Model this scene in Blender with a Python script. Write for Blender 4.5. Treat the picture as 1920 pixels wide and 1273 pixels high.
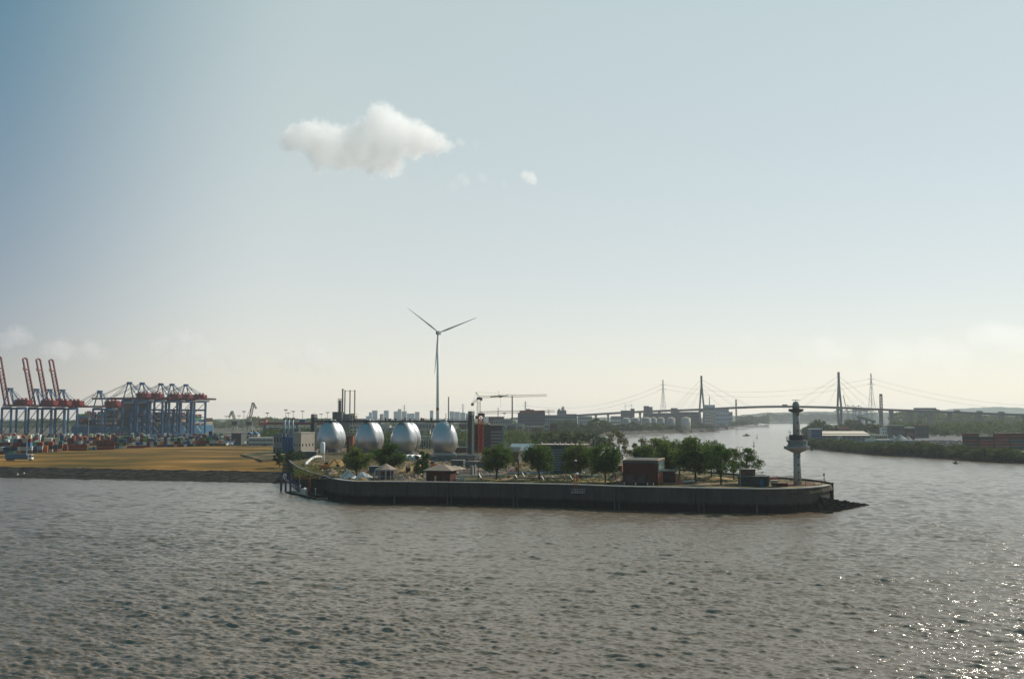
import bpy, math, random
import numpy as np
from mathutils import Vector, Matrix

for o in list(bpy.data.objects):
    bpy.data.objects.remove(o)
S = bpy.context.scene
COL = S.collection
R = math.radians
rnd = random.Random(7)

# ------------------------------------------------------------------ camera
PITCH = R(4.487)
CAMZ = 30.0
F = 1867.0                      # focal length in pixels of the 1920 wide photograph
cam = bpy.data.cameras.new('camera')
cam_o = bpy.data.objects.new('camera', cam)
COL.objects.link(cam_o)
S.camera = cam_o
cam.sensor_width = 36.0
cam.lens = 36.0 * F / 1920.0
cam.clip_start = 1.0
cam.clip_end = 60000.0
cam_o.location = (0, 0, CAMZ)
cam_o.rotation_euler = (R(90) + PITCH, 0, 0)

# ------------------------------------------------------------------ sky and sun
SKY_BASE, SKY_VEIL, SKY_LOW = (0.0, 2.5, 3.2), (7.6, 7.0, 5.25), (4.1, 0.6, 0.6)
SUN_AZ, SUN_EL = 48.0, 35.0     # azimuth clockwise from the view direction (+Y)
W = bpy.data.worlds.new('World')
S.world = W
W.use_nodes = True
nt = W.node_tree
bg = nt.nodes['Background']
sky = nt.nodes.new('ShaderNodeTexSky')
sky.sky_type = 'NISHITA'
sky.sun_disc = False
sky.sun_elevation = R(SUN_EL)
sky.sun_rotation = R(SUN_AZ)
sky.air_density = 1.0
sky.dust_density = 0.1
sky.ozone_density = 1.0
sky.altitude = 0
SUN_DIR = Vector((math.sin(R(SUN_AZ)) * math.cos(R(SUN_EL)), math.cos(R(SUN_AZ)) * math.cos(R(SUN_EL)), math.sin(R(SUN_EL))))
# a thin high veil that whitens the sky on the sun's side, and a warm haze low down
geo = nt.nodes.new('ShaderNodeTexCoord')
dotn = nt.nodes.new('ShaderNodeVectorMath'); dotn.operation = 'DOT_PRODUCT'
dotn.inputs[1].default_value = (math.sin(R(SUN_AZ)), math.cos(R(SUN_AZ)), 0)
nt.links.new(geo.outputs['Generated'], dotn.inputs[0])
mr = nt.nodes.new('ShaderNodeMapRange'); mr.interpolation_type = 'SMOOTHSTEP'
mr.inputs[1].default_value = 0.18; mr.inputs[2].default_value = 0.49
nt.links.new(dotn.outputs['Value'], mr.inputs[0])
sepd = nt.nodes.new('ShaderNodeSeparateXYZ'); nt.links.new(geo.outputs['Generated'], sepd.inputs[0])
zc = nt.nodes.new('ShaderNodeMath'); zc.operation = 'MAXIMUM'; zc.inputs[1].default_value = 0.0
nt.links.new(sepd.outputs[2], zc.inputs[0])
ex = nt.nodes.new('ShaderNodeMath'); ex.operation = 'POWER'; ex.inputs[0].default_value = math.exp(-4.0)
nt.links.new(zc.outputs[0], ex.inputs[1])
def vec_scaled(col, fac):
    v = nt.nodes.new('ShaderNodeVectorMath'); v.operation = 'SCALE'; v.inputs[0].default_value = col
    if fac is not None: nt.links.new(fac, v.inputs['Scale'])
    else: v.inputs['Scale'].default_value = 1.0
    return v.outputs[0]
def vadd(a_, b_):
    v = nt.nodes.new('ShaderNodeVectorMath'); v.operation = 'ADD'
    nt.links.new(a_, v.inputs[0]); nt.links.new(b_, v.inputs[1]); return v.outputs[0]
skm = nt.nodes.new('ShaderNodeVectorMath'); skm.operation = 'SCALE'; skm.inputs['Scale'].default_value = 0.7
nt.links.new(sky.outputs[0], skm.inputs[0])
tot = vadd(skm.outputs[0], vec_scaled(SKY_BASE, None))
tot = vadd(tot, vec_scaled(SKY_VEIL, mr.outputs[0]))
tot = vadd(tot, vec_scaled(SKY_LOW, ex.outputs[0]))
nt.links.new(tot, bg.inputs[0])
bg.inputs[1].default_value = 0.05

sun = bpy.data.lights.new('sun', 'SUN')
sun_o = bpy.data.objects.new('sun', sun)
COL.objects.link(sun_o)
sun.energy = 4.4
sun.angle = R(0.53)
sun.color = (1.0, 0.93, 0.83)
sun_o.rotation_euler = (-SUN_DIR).to_track_quat('-Z', 'Y').to_euler()
sun_o.location = (200, 100, 400)

S.view_settings.view_transform = 'Standard'
S.view_settings.look = 'None'
S.view_settings.exposure = 0.05
S.view_settings.gamma = 1.0
S.view_settings.use_curve_mapping = False
S.render.engine = 'CYCLES'
S.cycles.use_denoising = True
S.cycles.denoising_prefilter = 'ACCURATE'
S.cycles.volume_bounces = 40
S.cycles.max_bounces = 44
S.cycles.diffuse_bounces = 3
S.cycles.glossy_bounces = 3
S.cycles.transparent_max_bounces = 8
S.cycles.sample_clamp_indirect = 4.0

# ------------------------------------------------------------------ surveying the photograph
cP, sP = math.cos(PITCH), math.sin(PITCH)
def Zy(py, Y):                   # height of what stands at distance Y and shows at row py
    v = (636.5 - py) / F
    return CAMZ + (sP + v * cP) * Y / (cP - v * sP)
def Xp(px, Y, z=6.0):            # sideways position at distance Y
    return (px - 960.0) / F * (Y * cP + (z - CAMZ) * sP)
def G(px, py, z=0.0):            # point of the level z under a pixel
    v = (636.5 - py) / F
    t = (z - CAMZ) / (sP + v * cP)
    return Vector(((px - 960.0) / F * t, (cP - v * sP) * t, z))
def mpp(Y):                      # metres per photo pixel at distance Y
    return Y / F

# ------------------------------------------------------------------ materials
MATS = {}
def mat(name, col, rough=0.75, metal=0.0, var=0.18, scale=0.6, rv=0.0, bump=0.0, bscale=3.0, streak=0.0):
    if name in MATS: return MATS[name]
    m = bpy.data.materials.new(name); m.use_nodes = True
    n, l = m.node_tree.nodes, m.node_tree.links
    b = n['Principled BSDF']
    b.inputs['Roughness'].default_value = rough
    b.inputs['Metallic'].default_value = metal
    b.inputs['Specular IOR Level'].default_value = 0.12 if rough > 0.78 else (0.3 if rough > 0.35 and not metal else 0.5)
    g = n.new('ShaderNodeNewGeometry')
    mp = n.new('ShaderNodeMapping'); mp.inputs['Scale'].default_value = (scale, scale, scale * (0.25 if streak else 1.0))
    l.new(g.outputs['Position'], mp.inputs['Vector'])
    nz = n.new('ShaderNodeTexNoise'); nz.inputs['Scale'].default_value = 1.0; nz.inputs['Detail'].default_value = 5; nz.inputs['Roughness'].default_value = 0.65
    l.new(mp.outputs[0], nz.inputs['Vector'])
    r = n.new('ShaderNodeMapRange'); r.inputs[1].default_value = 0.3; r.inputs[2].default_value = 0.7
    r.inputs[3].default_value = 1 - var; r.inputs[4].default_value = 1 + var
    l.new(nz.outputs['Fac'], r.inputs[0])
    last = r.outputs[0]
    if rv:
        oi = n.new('ShaderNodeObjectInfo')
        r2 = n.new('ShaderNodeMapRange'); r2.inputs[3].default_value = 1 - rv; r2.inputs[4].default_value = 1 + rv
        l.new(oi.outputs['Random'], r2.inputs[0])
        mu = n.new('ShaderNodeMath'); mu.operation = 'MULTIPLY'
        l.new(last, mu.inputs[0]); l.new(r2.outputs[0], mu.inputs[1]); last = mu.outputs[0]
    vm = n.new('ShaderNodeVectorMath'); vm.operation = 'SCALE'; vm.inputs[0].default_value = col
    l.new(last, vm.inputs['Scale'])
    l.new(vm.outputs[0], b.inputs['Base Color'])
    if bump:
        n2 = n.new('ShaderNodeTexNoise'); n2.inputs['Scale'].default_value = bscale; n2.inputs['Detail'].default_value = 4
        l.new(g.outputs['Position'], n2.inputs['Vector'])
        bp = n.new('ShaderNodeBump'); bp.inputs['Distance'].default_value = bump; bp.inputs['Strength'].default_value = 1
        l.new(n2.outputs['Fac'], bp.inputs['Height']); l.new(bp.outputs[0], b.inputs['Normal'])
    MATS[name] = m
    return m

def mixmat(name, cols, scale=0.05, rough=0.9, detail=6, bump=0.0, bscale=1.0, sc3=None, pos=None):
    """colour patches of several tones by a noise field"""
    if name in MATS: return MATS[name]
    m = bpy.data.materials.new(name); m.use_nodes = True
    n, l = m.node_tree.nodes, m.node_tree.links
    b = n['Principled BSDF']; b.inputs['Roughness'].default_value = rough; b.inputs['Specular IOR Level'].default_value = 0.08
    g = n.new('ShaderNodeNewGeometry')
    mp = n.new('ShaderNodeMapping'); mp.inputs['Scale'].default_value = sc3 or (scale, scale, scale)
    l.new(g.outputs['Position'], mp.inputs[0])
    nz = n.new('ShaderNodeTexNoise'); nz.inputs['Scale'].default_value = 1; nz.inputs['Detail'].default_value = detail; nz.inputs['Roughness'].default_value = 0.62
    l.new(mp.outputs[0], nz.inputs['Vector'])
    cr = n.new('ShaderNodeValToRGB')
    k = len(cols)
    while len(cr.color_ramp.elements) < k: cr.color_ramp.elements.new(0.5)
    for i, c in enumerate(cols):
        e = cr.color_ramp.elements[i]; e.position = (pos[i] if pos else 0.33 + 0.34 * i / max(1, k - 1)); e.color = (*c, 1)
    l.new(nz.outputs['Fac'], cr.inputs[0]); l.new(cr.outputs[0], b.inputs['Base Color'])
    if bump:
        n2 = n.new('ShaderNodeTexNoise'); n2.inputs['Scale'].default_value = bscale; n2.inputs['Detail'].default_value = 5
        l.new(g.outputs['Position'], n2.inputs['Vector'])
        bp = n.new('ShaderNodeBump'); bp.inputs['Distance'].default_value = bump
        l.new(n2.outputs['Fac'], bp.inputs['Height']); l.new(bp.outputs[0], b.inputs['Normal'])
    MATS[name] = m
    return m

def leafmat(name, col, col2, trans=0.3):
    if name in MATS: return MATS[name]
    m = bpy.data.materials.new(name); m.use_nodes = True
    n, l = m.node_tree.nodes, m.node_tree.links
    for x in list(n):
        if x.type == 'BSDF_PRINCIPLED': n.remove(x)
    out = [x for x in n if x.type == 'OUTPUT_MATERIAL'][0]
    g = n.new('ShaderNodeNewGeometry')
    nz = n.new('ShaderNodeTexNoise'); nz.inputs['Scale'].default_value = 0.7; nz.inputs['Detail'].default_value = 3
    l.new(g.outputs['Position'], nz.inputs['Vector'])
    oi = n.new('ShaderNodeObjectInfo')
    ad = n.new('ShaderNodeMath'); ad.operation = 'MULTIPLY_ADD'; ad.inputs[1].default_value = 0.5; 
    l.new(oi.outputs['Random'], ad.inputs[0]); l.new(nz.outputs['Fac'], ad.inputs[2])
    mr_ = n.new('ShaderNodeMapRange'); mr_.inputs[1].default_value = 0.4; mr_.inputs[2].default_value = 1.1
    l.new(ad.outputs[0], mr_.inputs[0])
    mx = n.new('ShaderNodeMix'); mx.data_type = 'RGBA'; mx.inputs[6].default_value = (*col, 1); mx.inputs[7].default_value = (*col2, 1)
    l.new(mr_.outputs[0], mx.inputs[0])
    d = n.new('ShaderNodeBsdfDiffuse'); t = n.new('ShaderNodeBsdfTranslucent')
    l.new(mx.outputs[2], d.inputs[0]); l.new(mx.outputs[2], t.inputs[0])
    ms = n.new('ShaderNodeMixShader'); ms.inputs[0].default_value = trans
    l.new(d.outputs[0], ms.inputs[1]); l.new(t.outputs[0], ms.inputs[2]); l.new(ms.outputs[0], out.inputs[0])
    MATS[name] = m
    return m

M_CONC = mat('concrete', (0.30, 0.29, 0.27), 0.85, var=0.22, scale=0.5, bump=0.02)
M_CONC_D = mat('dark_concrete', (0.13, 0.13, 0.125), 0.85, var=0.25, scale=0.4)
M_CONC_L = mat('pale_concrete', (0.48, 0.45, 0.40), 0.85, var=0.18, scale=0.5)
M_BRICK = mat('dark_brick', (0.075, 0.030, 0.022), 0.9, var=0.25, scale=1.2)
M_BRICK_O = mat('orange_and_sunlit_brick', (0.30, 0.11, 0.06), 0.9, var=0.2, scale=1.2)
M_GLASS = mat('dark_glass', (0.02, 0.026, 0.03), 0.12, var=0.1)
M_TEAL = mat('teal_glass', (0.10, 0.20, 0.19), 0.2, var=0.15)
M_ROOF = mat('roof_tile', (0.30, 0.235, 0.18), 0.85, var=0.2, scale=1.5)
M_ROOF_D = mat('roof_felt', (0.10, 0.10, 0.10), 0.9)
M_WHITE = mat('white_paint', (0.72, 0.71, 0.68), 0.55, var=0.08)
M_CREAM = mat('cream_render', (0.55, 0.48, 0.36), 0.85, var=0.12)
M_BEIGE = mat('beige_cladding', (0.36, 0.32, 0.26), 0.7, var=0.12)
M_GREY = mat('grey_cladding', (0.20, 0.21, 0.21), 0.6, var=0.14)
M_GREY_D = mat('dark_grey_cladding', (0.075, 0.08, 0.08), 0.6, var=0.18)
M_STEELBLUE = mat('blue_steel', (0.010, 0.085, 0.19), 0.45, var=0.18)
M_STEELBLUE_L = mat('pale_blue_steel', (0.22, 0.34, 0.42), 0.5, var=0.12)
M_RED = mat('maroon_steel', (0.17, 0.014, 0.019), 0.5, var=0.2)
M_RED_B = mat('red_steel', (0.25, 0.030, 0.026), 0.5, var=0.15)
M_ORANGE = mat('orange_steel', (0.45, 0.15, 0.03), 0.55)
M_YEL = mat('cream_yellow_steel', (0.55, 0.46, 0.25), 0.5)
M_STEEL = mat('galvanised_steel', (0.30, 0.31, 0.31), 0.45, metal=0.3, var=0.12)
M_STEEL_D = mat('dark_steel', (0.05, 0.052, 0.055), 0.55, var=0.15)
M_RUST = mat('rusty_steel', (0.13, 0.06, 0.035), 0.85, var=0.25)
M_EGG = mat('aluminium_cladding', (0.47, 0.48, 0.49), 0.38, metal=0.75, var=0.05, scale=1.5)
M_TURB = mat('turbine_white', (0.74, 0.74, 0.72), 0.5, var=0.04)
M_BARK = mat('bark', (0.06, 0.045, 0.032), 0.95)
M_TARP = mixmat('white_tarpaulin', [(0.42, 0.40, 0.37), (0.70, 0.68, 0.64)], scale=0.6, rough=0.6, bump=0.15, bscale=0.8)
M_RUBBLE = mixmat('rubble', [(0.10, 0.07, 0.05), (0.26, 0.19, 0.14), (0.46, 0.36, 0.28)], scale=0.7, bump=0.3, bscale=0.9)
M_SOIL = mixmat('dry_soil', [(0.13, 0.085, 0.03), (0.30, 0.20, 0.075), (0.42, 0.31, 0.19)], scale=0.12, bump=0.2, bscale=0.7)
M_RIPRAP = mixmat('riprap_stone', [(0.010,0.009,0.007), (0.025,0.023,0.019), (0.055,0.050,0.043)], scale=0.35, rough=0.95, bump=0.5, bscale=0.9)
LEAF_A = leafmat('broad_leaves', (0.042, 0.088, 0.017), (0.130, 0.165, 0.042), 0.5)
LEAF_B = leafmat('olive_leaves', (0.075, 0.075, 0.030), (0.150, 0.135, 0.060), 0.35)
LEAF_C = leafmat('bank_leaves', (0.026, 0.056, 0.015), (0.110, 0.135, 0.042), 0.4)
LEAF_D = leafmat('fresh_leaves', (0.040, 0.085, 0.022), (0.085, 0.135, 0.040), 0.35)

# ------------------------------------------------------------------ mesh building
class MB:
    def __init__(self): self.v = []; self.f = []; self.m = []; self.mi = 0
    def add(self, vs, fs):
        b = len(self.v); self.v += [tuple(x) for x in vs]
        for f in fs: self.f.append([b + i for i in f]); self.m.append(self.mi)
        return self
    def box(self, x0, x1, y0, y1, z0, z1):
        return self.add([(x0,y0,z0),(x1,y0,z0),(x1,y1,z0),(x0,y1,z0),(x0,y0,z1),(x1,y0,z1),(x1,y1,z1),(x0,y1,z1)],
                        [(3,2,1,0),(4,5,6,7),(0,1,5,4),(1,2,6,5),(2,3,7,6),(3,0,4,7)])
    def cbox(self, x, y, z0, sx, sy, sz): return self.box(x-sx/2, x+sx/2, y-sy/2, y+sy/2, z0, z0+sz)
    def bar(self, p, q, w, h=None):
        p, q = Vector(p), Vector(q); h = h or w
        d = (q - p).normalized()
        up = Vector((0,0,1)) if abs(d.z) < 0.95 else Vector((1,0,0))
        s = d.cross(up).normalized(); u = s.cross(d)
        vs = []
        for c in (p, q):
            for a, b in ((-1,-1),(1,-1),(1,1),(-1,1)): vs.append(c + s*(a*w/2) + u*(b*h/2))
        return self.add(vs, [(3,2,1,0),(4,5,6,7),(0,1,5,4),(1,2,6,5),(2,3,7,6),(3,0,4,7)])
    def cyl(self, p, q, r0, r1=None, n=10):
        p, q = Vector(p), Vector(q); r1 = r0 if r1 is None else r1
        d = (q - p).normalized()
        up = Vector((0,0,1)) if abs(d.z) < 0.95 else Vector((1,0,0))
        s = d.cross(up).normalized(); u = s.cross(d)
        vs = []
        for c, r in ((p, r0), (q, r1)):
            for i in range(n):
                a = 2*math.pi*i/n; vs.append(c + s*(r*math.cos(a)) + u*(r*math.sin(a)))
        fs = [(i, i+n, (i+1)%n+n, (i+1)%n) for i in range(n)]
        fs += [tuple(range(n)), tuple(range(2*n-1, n-1, -1))]
        return self.add(vs, fs)
    def lathe(self, prof, n=24, cx=0, cy=0):
        vs = []
        for r, z in prof:
            for i in range(n):
                a = 2*math.pi*i/n; vs.append((cx + r*math.cos(a), cy + r*math.sin(a), z))
        fs = []
        for k in range(len(prof)-1):
            for i in range(n):
                j = (i+1) % n; fs.append((k*n+i, k*n+j, (k+1)*n+j, (k+1)*n+i))
        if prof[-1][0] > 0.001: fs.append(tuple((len(prof)-1)*n+i for i in range(n)))
        if prof[0][0] > 0.001: fs.append(tuple(n-1-i for i in range(n)))
        return self.add(vs, fs)
    def prism(self, pts, z0, z1):
        n = len(pts)
        return self.add([(x,y,z0) for x,y in pts] + [(x,y,z1) for x,y in pts],
                        [tuple(range(n-1,-1,-1)), tuple(range(n,2*n))] + [(i,(i+1)%n,(i+1)%n+n,i+n) for i in range(n)])
    def gable(self, x0, x1, y0, y1, z0, z1, ridge='x', t=0.25):
        if ridge == 'x':
            ym = (y0+y1)/2
            vs = [(x0,y0,z0),(x1,y0,z0),(x1,y1,z0),(x0,y1,z0),(x0,ym,z1),(x1,ym,z1)]
            return self.add(vs, [(0,1,5,4),(2,3,4,5),(3,0,4),(1,2,5),(3,2,1,0)])
        xm = (x0+x1)/2
        vs = [(x0,y0,z0),(x1,y0,z0),(x1,y1,z0),(x0,y1,z0),(xm,y0,z1),(xm,y1,z1)]
        return self.add(vs, [(0,1,4),(1,2,5,4),(2,3,5),(3,0,4,5),(3,2,1,0)])
    def hip(self, x0, x1, y0, y1, z0, z1, k=0.35):
        ym = (y0+y1)/2; xi = (x1-x0)*k
        vs = [(x0,y0,z0),(x1,y0,z0),(x1,y1,z0),(x0,y1,z0),(x0+xi,ym,z1),(x1-xi,ym,z1)]
        return self.add(vs, [(0,1,5,4),(2,3,4,5),(3,0,4),(1,2,5),(3,2,1,0)])
    def mesh(self, name, mats, smooth=False):
        me = bpy.data.meshes.new(name)
        me.from_pydata(self.v, [], self.f)
        mats = mats if isinstance(mats, (list, tuple)) else [mats]
        for m in mats: me.materials.append(m)
        if len(mats) > 1: me.polygons.foreach_set('material_index', self.m)
        if smooth: me.polygons.foreach_set('use_smooth', [True]*len(self.f))
        me.update()
        return me
    def part(self, name, mats, parent, smooth=False, label=None, stuff=False):
        o = bpy.data.objects.new(name, self.mesh(name, mats, smooth)); COL.objects.link(o); o.parent = parent
        if label: o['label'] = label
        if stuff: o['kind'] = 'stuff'
        return o
    def single(self, name, mats, label, cat, loc=(0,0,0), rz=0, group=None, smooth=False, kind=None):
        o = bpy.data.objects.new(name, self.mesh(name, mats, smooth)); COL.objects.link(o)
        o.location = loc; o.rotation_euler = (0,0,rz)
        tag(o, label, cat, group, kind)
        return o

def tag(o, label=None, cat=None, group=None, kind=None):
    if label: o['label'] = label
    if cat: o['category'] = cat
    if group: o['group'] = group
    if kind: o['kind'] = kind
    return o
def thing(name, label, cat, loc=(0,0,0), rz=0, group=None):
    o = bpy.data.objects.new(name, None); COL.objects.link(o)
    o.empty_display_size = 1
    o.location = loc; o.rotation_euler = (0,0,rz)
    return tag(o, label, cat, group)
def copy_thing(root, loc, rz=0, label=None, group=None, scale=None):
    r = root.copy(); COL.objects.link(r); r.location = loc; r.rotation_euler = (0,0,rz)
    if scale is not None: r.scale = (scale,)*3 if not isinstance(scale, tuple) else scale
    if label: r['label'] = label
    if group: r['group'] = group
    for ch in root.children:
        c = ch.copy(); COL.objects.link(c); c.parent = r
        for g in ch.children:
            d = g.copy(); COL.objects.link(d); d.parent = c
    return r
ONES = 'zeroth first second third fourth fifth sixth seventh eighth ninth tenth eleventh twelfth thirteenth fourteenth fifteenth sixteenth seventeenth eighteenth nineteenth'.split()
TENS = {2:'twent',3:'thirt',4:'fort',5:'fift',6:'sixt',7:'sevent',8:'eight',9:'ninet'}
def ordw(n):
    if n < 20: return ONES[n]
    t, u = divmod(n, 10)
    return TENS[t] + ('ieth' if u == 0 else 'y-' + ONES[u])

def npmesh(name, V, Fq, mats, smooth=False, fm=None):
    """mesh from numpy arrays; Fq is (n, 3 or 4)"""
    me = bpy.data.meshes.new(name)
    n, k = Fq.shape
    me.vertices.add(len(V)); me.vertices.foreach_set('co', np.ascontiguousarray(V, dtype=np.float32).ravel())
    me.loops.add(n*k); me.loops.foreach_set('vertex_index', np.ascontiguousarray(Fq, dtype=np.int32).ravel())
    me.polygons.add(n)
    me.polygons.foreach_set('loop_start', np.arange(0, n*k, k, dtype=np.int32))
    try: me.polygons.foreach_set('loop_total', np.full(n, k, dtype=np.int32))
    except Exception: pass
    mats = mats if isinstance(mats, (list, tuple)) else [mats]
    for m in mats: me.materials.append(m)
    if fm is not None: me.polygons.foreach_set('material_index', np.asarray(fm, dtype=np.int32))
    me.polygons.foreach_set('use_smooth', np.full(n, bool(smooth)))
    me.update(calc_edges=True); me.validate()
    return me

# ------------------------------------------------------------------ the river
def build_river():
    rs = np.random.RandomState(3)
    N = 512
    lam = [0.6, 1.0, 1.7, 2.8, 4.6, 8.0]
    slope = [0.085, 0.095, 0.076, 0.046, 0.034, 0.024]
    tiles = []
    for L0, s in zip(lam, slope):
        L = 44.0 * L0
        k = 2*np.pi*np.fft.fftfreq(N, L/N)
        KX, KY = np.meshgrid(k, k, indexing='ij')
        K = np.hypot(KX, KY) + 1e-9
        k0 = 2*np.pi/L0
        th = np.arctan2(KY, KX)
        a = np.exp(-(np.log(K/k0)/0.33)**2) * (0.10 + np.abs(np.cos(th - R(76)))**2.6)
        h = np.fft.ifft2(np.fft.fft2(rs.randn(N, N)) * a).real
        gx = np.diff(h, axis=0)*N/L
        h *= s/ (np.sqrt(2)*gx.std() + 1e-9)
        h = h + 0.28*h*np.abs(h)/h.std()         # sharper crests
        tiles.append((L, h - h.mean()))
    nc = 740
    r = np.concatenate([np.linspace(86.0**-0.5, 1250.0**-0.5, 1420)**-2.0, np.linspace(1265, 3200, 60)])
    nr = len(r)
    az = np.linspace(R(-33.5), R(33.5), nc)
    RR, AA = np.meshgrid(r, az, indexing='ij')
    X = RR*np.sin(AA); Y = RR*np.cos(AA)
    dr = np.gradient(r)[:, None]*np.ones_like(X); dw = RR*(az[1]-az[0])
    cell = np.maximum(dr, dw)
    Z = np.zeros_like(X)
    gust = 1.0 + 0.20*np.sin(X*0.043+0.7*np.sin(Y*0.021))*np.sin(Y*0.031+1.3+0.9*np.sin(X*0.017)) + 0.14*np.sin(X*0.11+Y*0.07)*np.sin(Y*0.093-X*0.05)
    for (L, h), L0 in zip(tiles, lam):
        att = np.clip((L0/cell - 1.6)/2.0, 0, 1)
        u = (X/L*N) % N; v = (Y/L*N) % N
        i0 = np.floor(u).astype(int) % N; j0 = np.floor(v).astype(int) % N
        fu = u - np.floor(u); fv = v - np.floor(v)
        i1 = (i0+1) % N; j1 = (j0+1) % N
        val = (h[i0,j0]*(1-fu)*(1-fv)+h[i1,j0]*fu*(1-fv)+h[i0,j1]*(1-fu)*fv+h[i1,j1]*fu*fv)
        Z += att*val*gust
    V = np.stack([X, Y, Z], -1).reshape(-1, 3)
    idx = np.arange(nr*nc).reshape(nr, nc)
    Fq = np.stack([idx[:-1,:-1], idx[:-1,1:], idx[1:,1:], idx[1:,:-1]], -1).reshape(-1, 4)
    Fq = Fq[:, ::-1]
    # the calm far and outer water, a little below the waves
    b = len(V)
    E = np.array([[-8800,-480,-0.45],[8800,-480,-0.45],[8800,11300,-0.45],[-8800,11300,-0.45]])
    V = np.vstack([V, E]); Fq = np.vstack([Fq, [[b,b+1,b+2,b+3]]])
    m = bpy.data.materials.new('river_water'); m.use_nodes = True
    n, l = m.node_tree.nodes, m.node_tree.links
    p = n['Principled BSDF']
    p.inputs['Base Color'].default_value = (0.145, 0.099, 0.060, 1)
    p.inputs['Roughness'].default_value = 0.17
    p.inputs['Specular Tint'].default_value = (1.0, 0.94, 0.86, 1)
    p.inputs['IOR'].default_value = 2.0
    g = n.new('ShaderNodeNewGeometry')
    mp = n.new('ShaderNodeMapping'); mp.inputs['Rotation'].default_value = (0,0,R(-22)); mp.inputs['Scale'].default_value = (0.75, 1.5, 1)
    l.new(g.outputs['Position'], mp.inputs[0])
    n1 = n.new('ShaderNodeTexNoise'); n1.inputs['Scale'].default_value = 1.15; n1.inputs['Detail'].default_value = 5; n1.inputs['Roughness'].default_value = 0.55
    l.new(mp.outputs[0], n1.inputs['Vector'])
    bp = n.new('ShaderNodeBump'); bp.inputs['Distance'].default_value = 0.20
    l.new(n1.outputs['Fac'], bp.inputs['Height']); l.new(bp.outputs[0], p.inputs['Normal'])
    o = bpy.data.objects.new('river', npmesh('river', V, Fq, m, True)); COL.objects.link(o)
    tag(o, 'choppy brown river water with glitter from the sun', None, None, 'structure')
build_river()

# ------------------------------------------------------------------ land
def sheet(name, pts, z, m, skirt=None, drop=7.0, out=8.0, label=None, ms=None):
    """a level sheet with a sloping bank round it"""
    pts = [Vector((p[0], p[1], 0)) for p in pts]
    n = len(pts)
    area = sum(pts[i].x*pts[(i+1)%n].y - pts[(i+1)%n].x*pts[i].y for i in range(n))
    if area < 0: pts.reverse()
    me = bpy.data.meshes.new(name)
    vs = [(p.x, p.y, z) for p in pts]; fs = [tuple(range(n))]; mi = [0]
    if skirt:
        for i in range(n):
            a, b, c = pts[i-1], pts[i], pts[(i+1)%n]
            e1 = (b-a).normalized(); e2 = (c-b).normalized()
            nn = Vector((e1.y+e2.y, -e1.x-e2.x, 0)); nn = nn.normalized() if nn.length > 1e-6 else Vector((e1.y,-e1.x,0))
            q = b + nn*out; vs.append((q.x, q.y, z-drop))
        for i in range(n): fs.append((i, n+i, n+(i+1)%n, (i+1)%n)); mi.append(1)
    me.from_pydata(vs, [], fs)
    me.materials.append(m)
    if skirt: me.materials.append(skirt)
    me.polygons.foreach_set('material_index', mi)
    import bmesh
    bm = bmesh.new(); bm.from_mesh(me); bmesh.ops.triangulate(bm, faces=[f for f in bm.faces if len(f.verts) > 4]); bm.to_mesh(me); bm.free()
    o = bpy.data.objects.new(name, me); COL.objects.link(o); tag(o, label, None, None, 'structure')
    return o

M_IND = mixmat('industrial_ground', [(0.022,0.034,0.010), (0.05,0.055,0.03), (0.10,0.09,0.075), (0.20,0.18,0.155)], scale=0.016, detail=8)
M_GREENLAND = mixmat('green_land', [(0.02,0.034,0.010), (0.045,0.058,0.020), (0.10,0.09,0.055)], scale=0.012, detail=8)
M_BANK = mixmat('bank_earth', [(0.02,0.025,0.012), (0.045,0.04,0.026), (0.10,0.08,0.06)], scale=0.15)
M_PEN = mixmat('peninsula_ground', [(0.028,0.038,0.011), (0.075,0.062,0.024), (0.15,0.105,0.05), (0.30,0.235,0.165)], scale=0.085, detail=7, bump=0.1)

WT = 7.8      # top of the flood wall
FRONT = [(613,894.5),(643,899.3),(667,901.5),(715,901.8),(770,902.2),(842,903),(913,904.2),(980,905.4),(1040,906.5),(1082,907.4),(1120,909),(1157,910.4),(1200,911.4),(1250,912.4),(1314,913.7),(1370,914.6),(1430,915.6),(1480,915.0),(1515,913.5),(1540,911),(1556,908)]
BACK = [(1559,905.6),(1550,903.4),(1530,900.6),(1506,898),(1475,896),(1445,894.4),(1415,891.8),(1385,889),(1337,885.5),(1290,881),(1240,876),(1200,870)]
INNER = [(541,857.5),(543,863),(548,868),(561,876.5),(580,884),(597,889),(614,893.0),(628,894.6)]
front_w = [G(x, y, WT) for x, y in FRONT]
back_w = [G(x, y, WT) for x, y in BACK]
inner_w = [G(x, y, WT) for x, y in INNER]

# shore of the left bank beyond the peninsula, going upstream
lb = [G(1160,862,WT), G(1120,845,WT), Vector((80,1000,0)), G(1120,818.5,0), G(1170,815,0), G(1201,814,0), G(1238,812,0), G(1269,811.5,0), G(1314,809.5,0), G(1342,808.4,0), G(1371,804.4,0), G(1402,797.2,0), G(1424,794.5,0)]
lb2 = [p - Vector((7,0,0)) for p in lb]
field_edge = [Vector((-900,640,0)), G(-60,868,4), G(160,874,4.5), G(330,876,4.5), G(500,880,5)]
land_pts = [Vector((-5200,760,0)), Vector((-900,760,0)), Vector((-420,600,0)), Vector((-280,585,0)), Vector((-200,565,0)), Vector((-135,540,0)), Vector((-60,440,0)), Vector((40,430,0))] + [back_w[-1]-Vector((5,0,0))] + lb2 + [Vector((1400,6200,0)), Vector((-5200,6200,0))]
sheet('industrial_ground', land_pts, 5.6, M_IND, M_BANK, 6.6, 9, 'pale and green industrial ground of the left bank')
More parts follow.
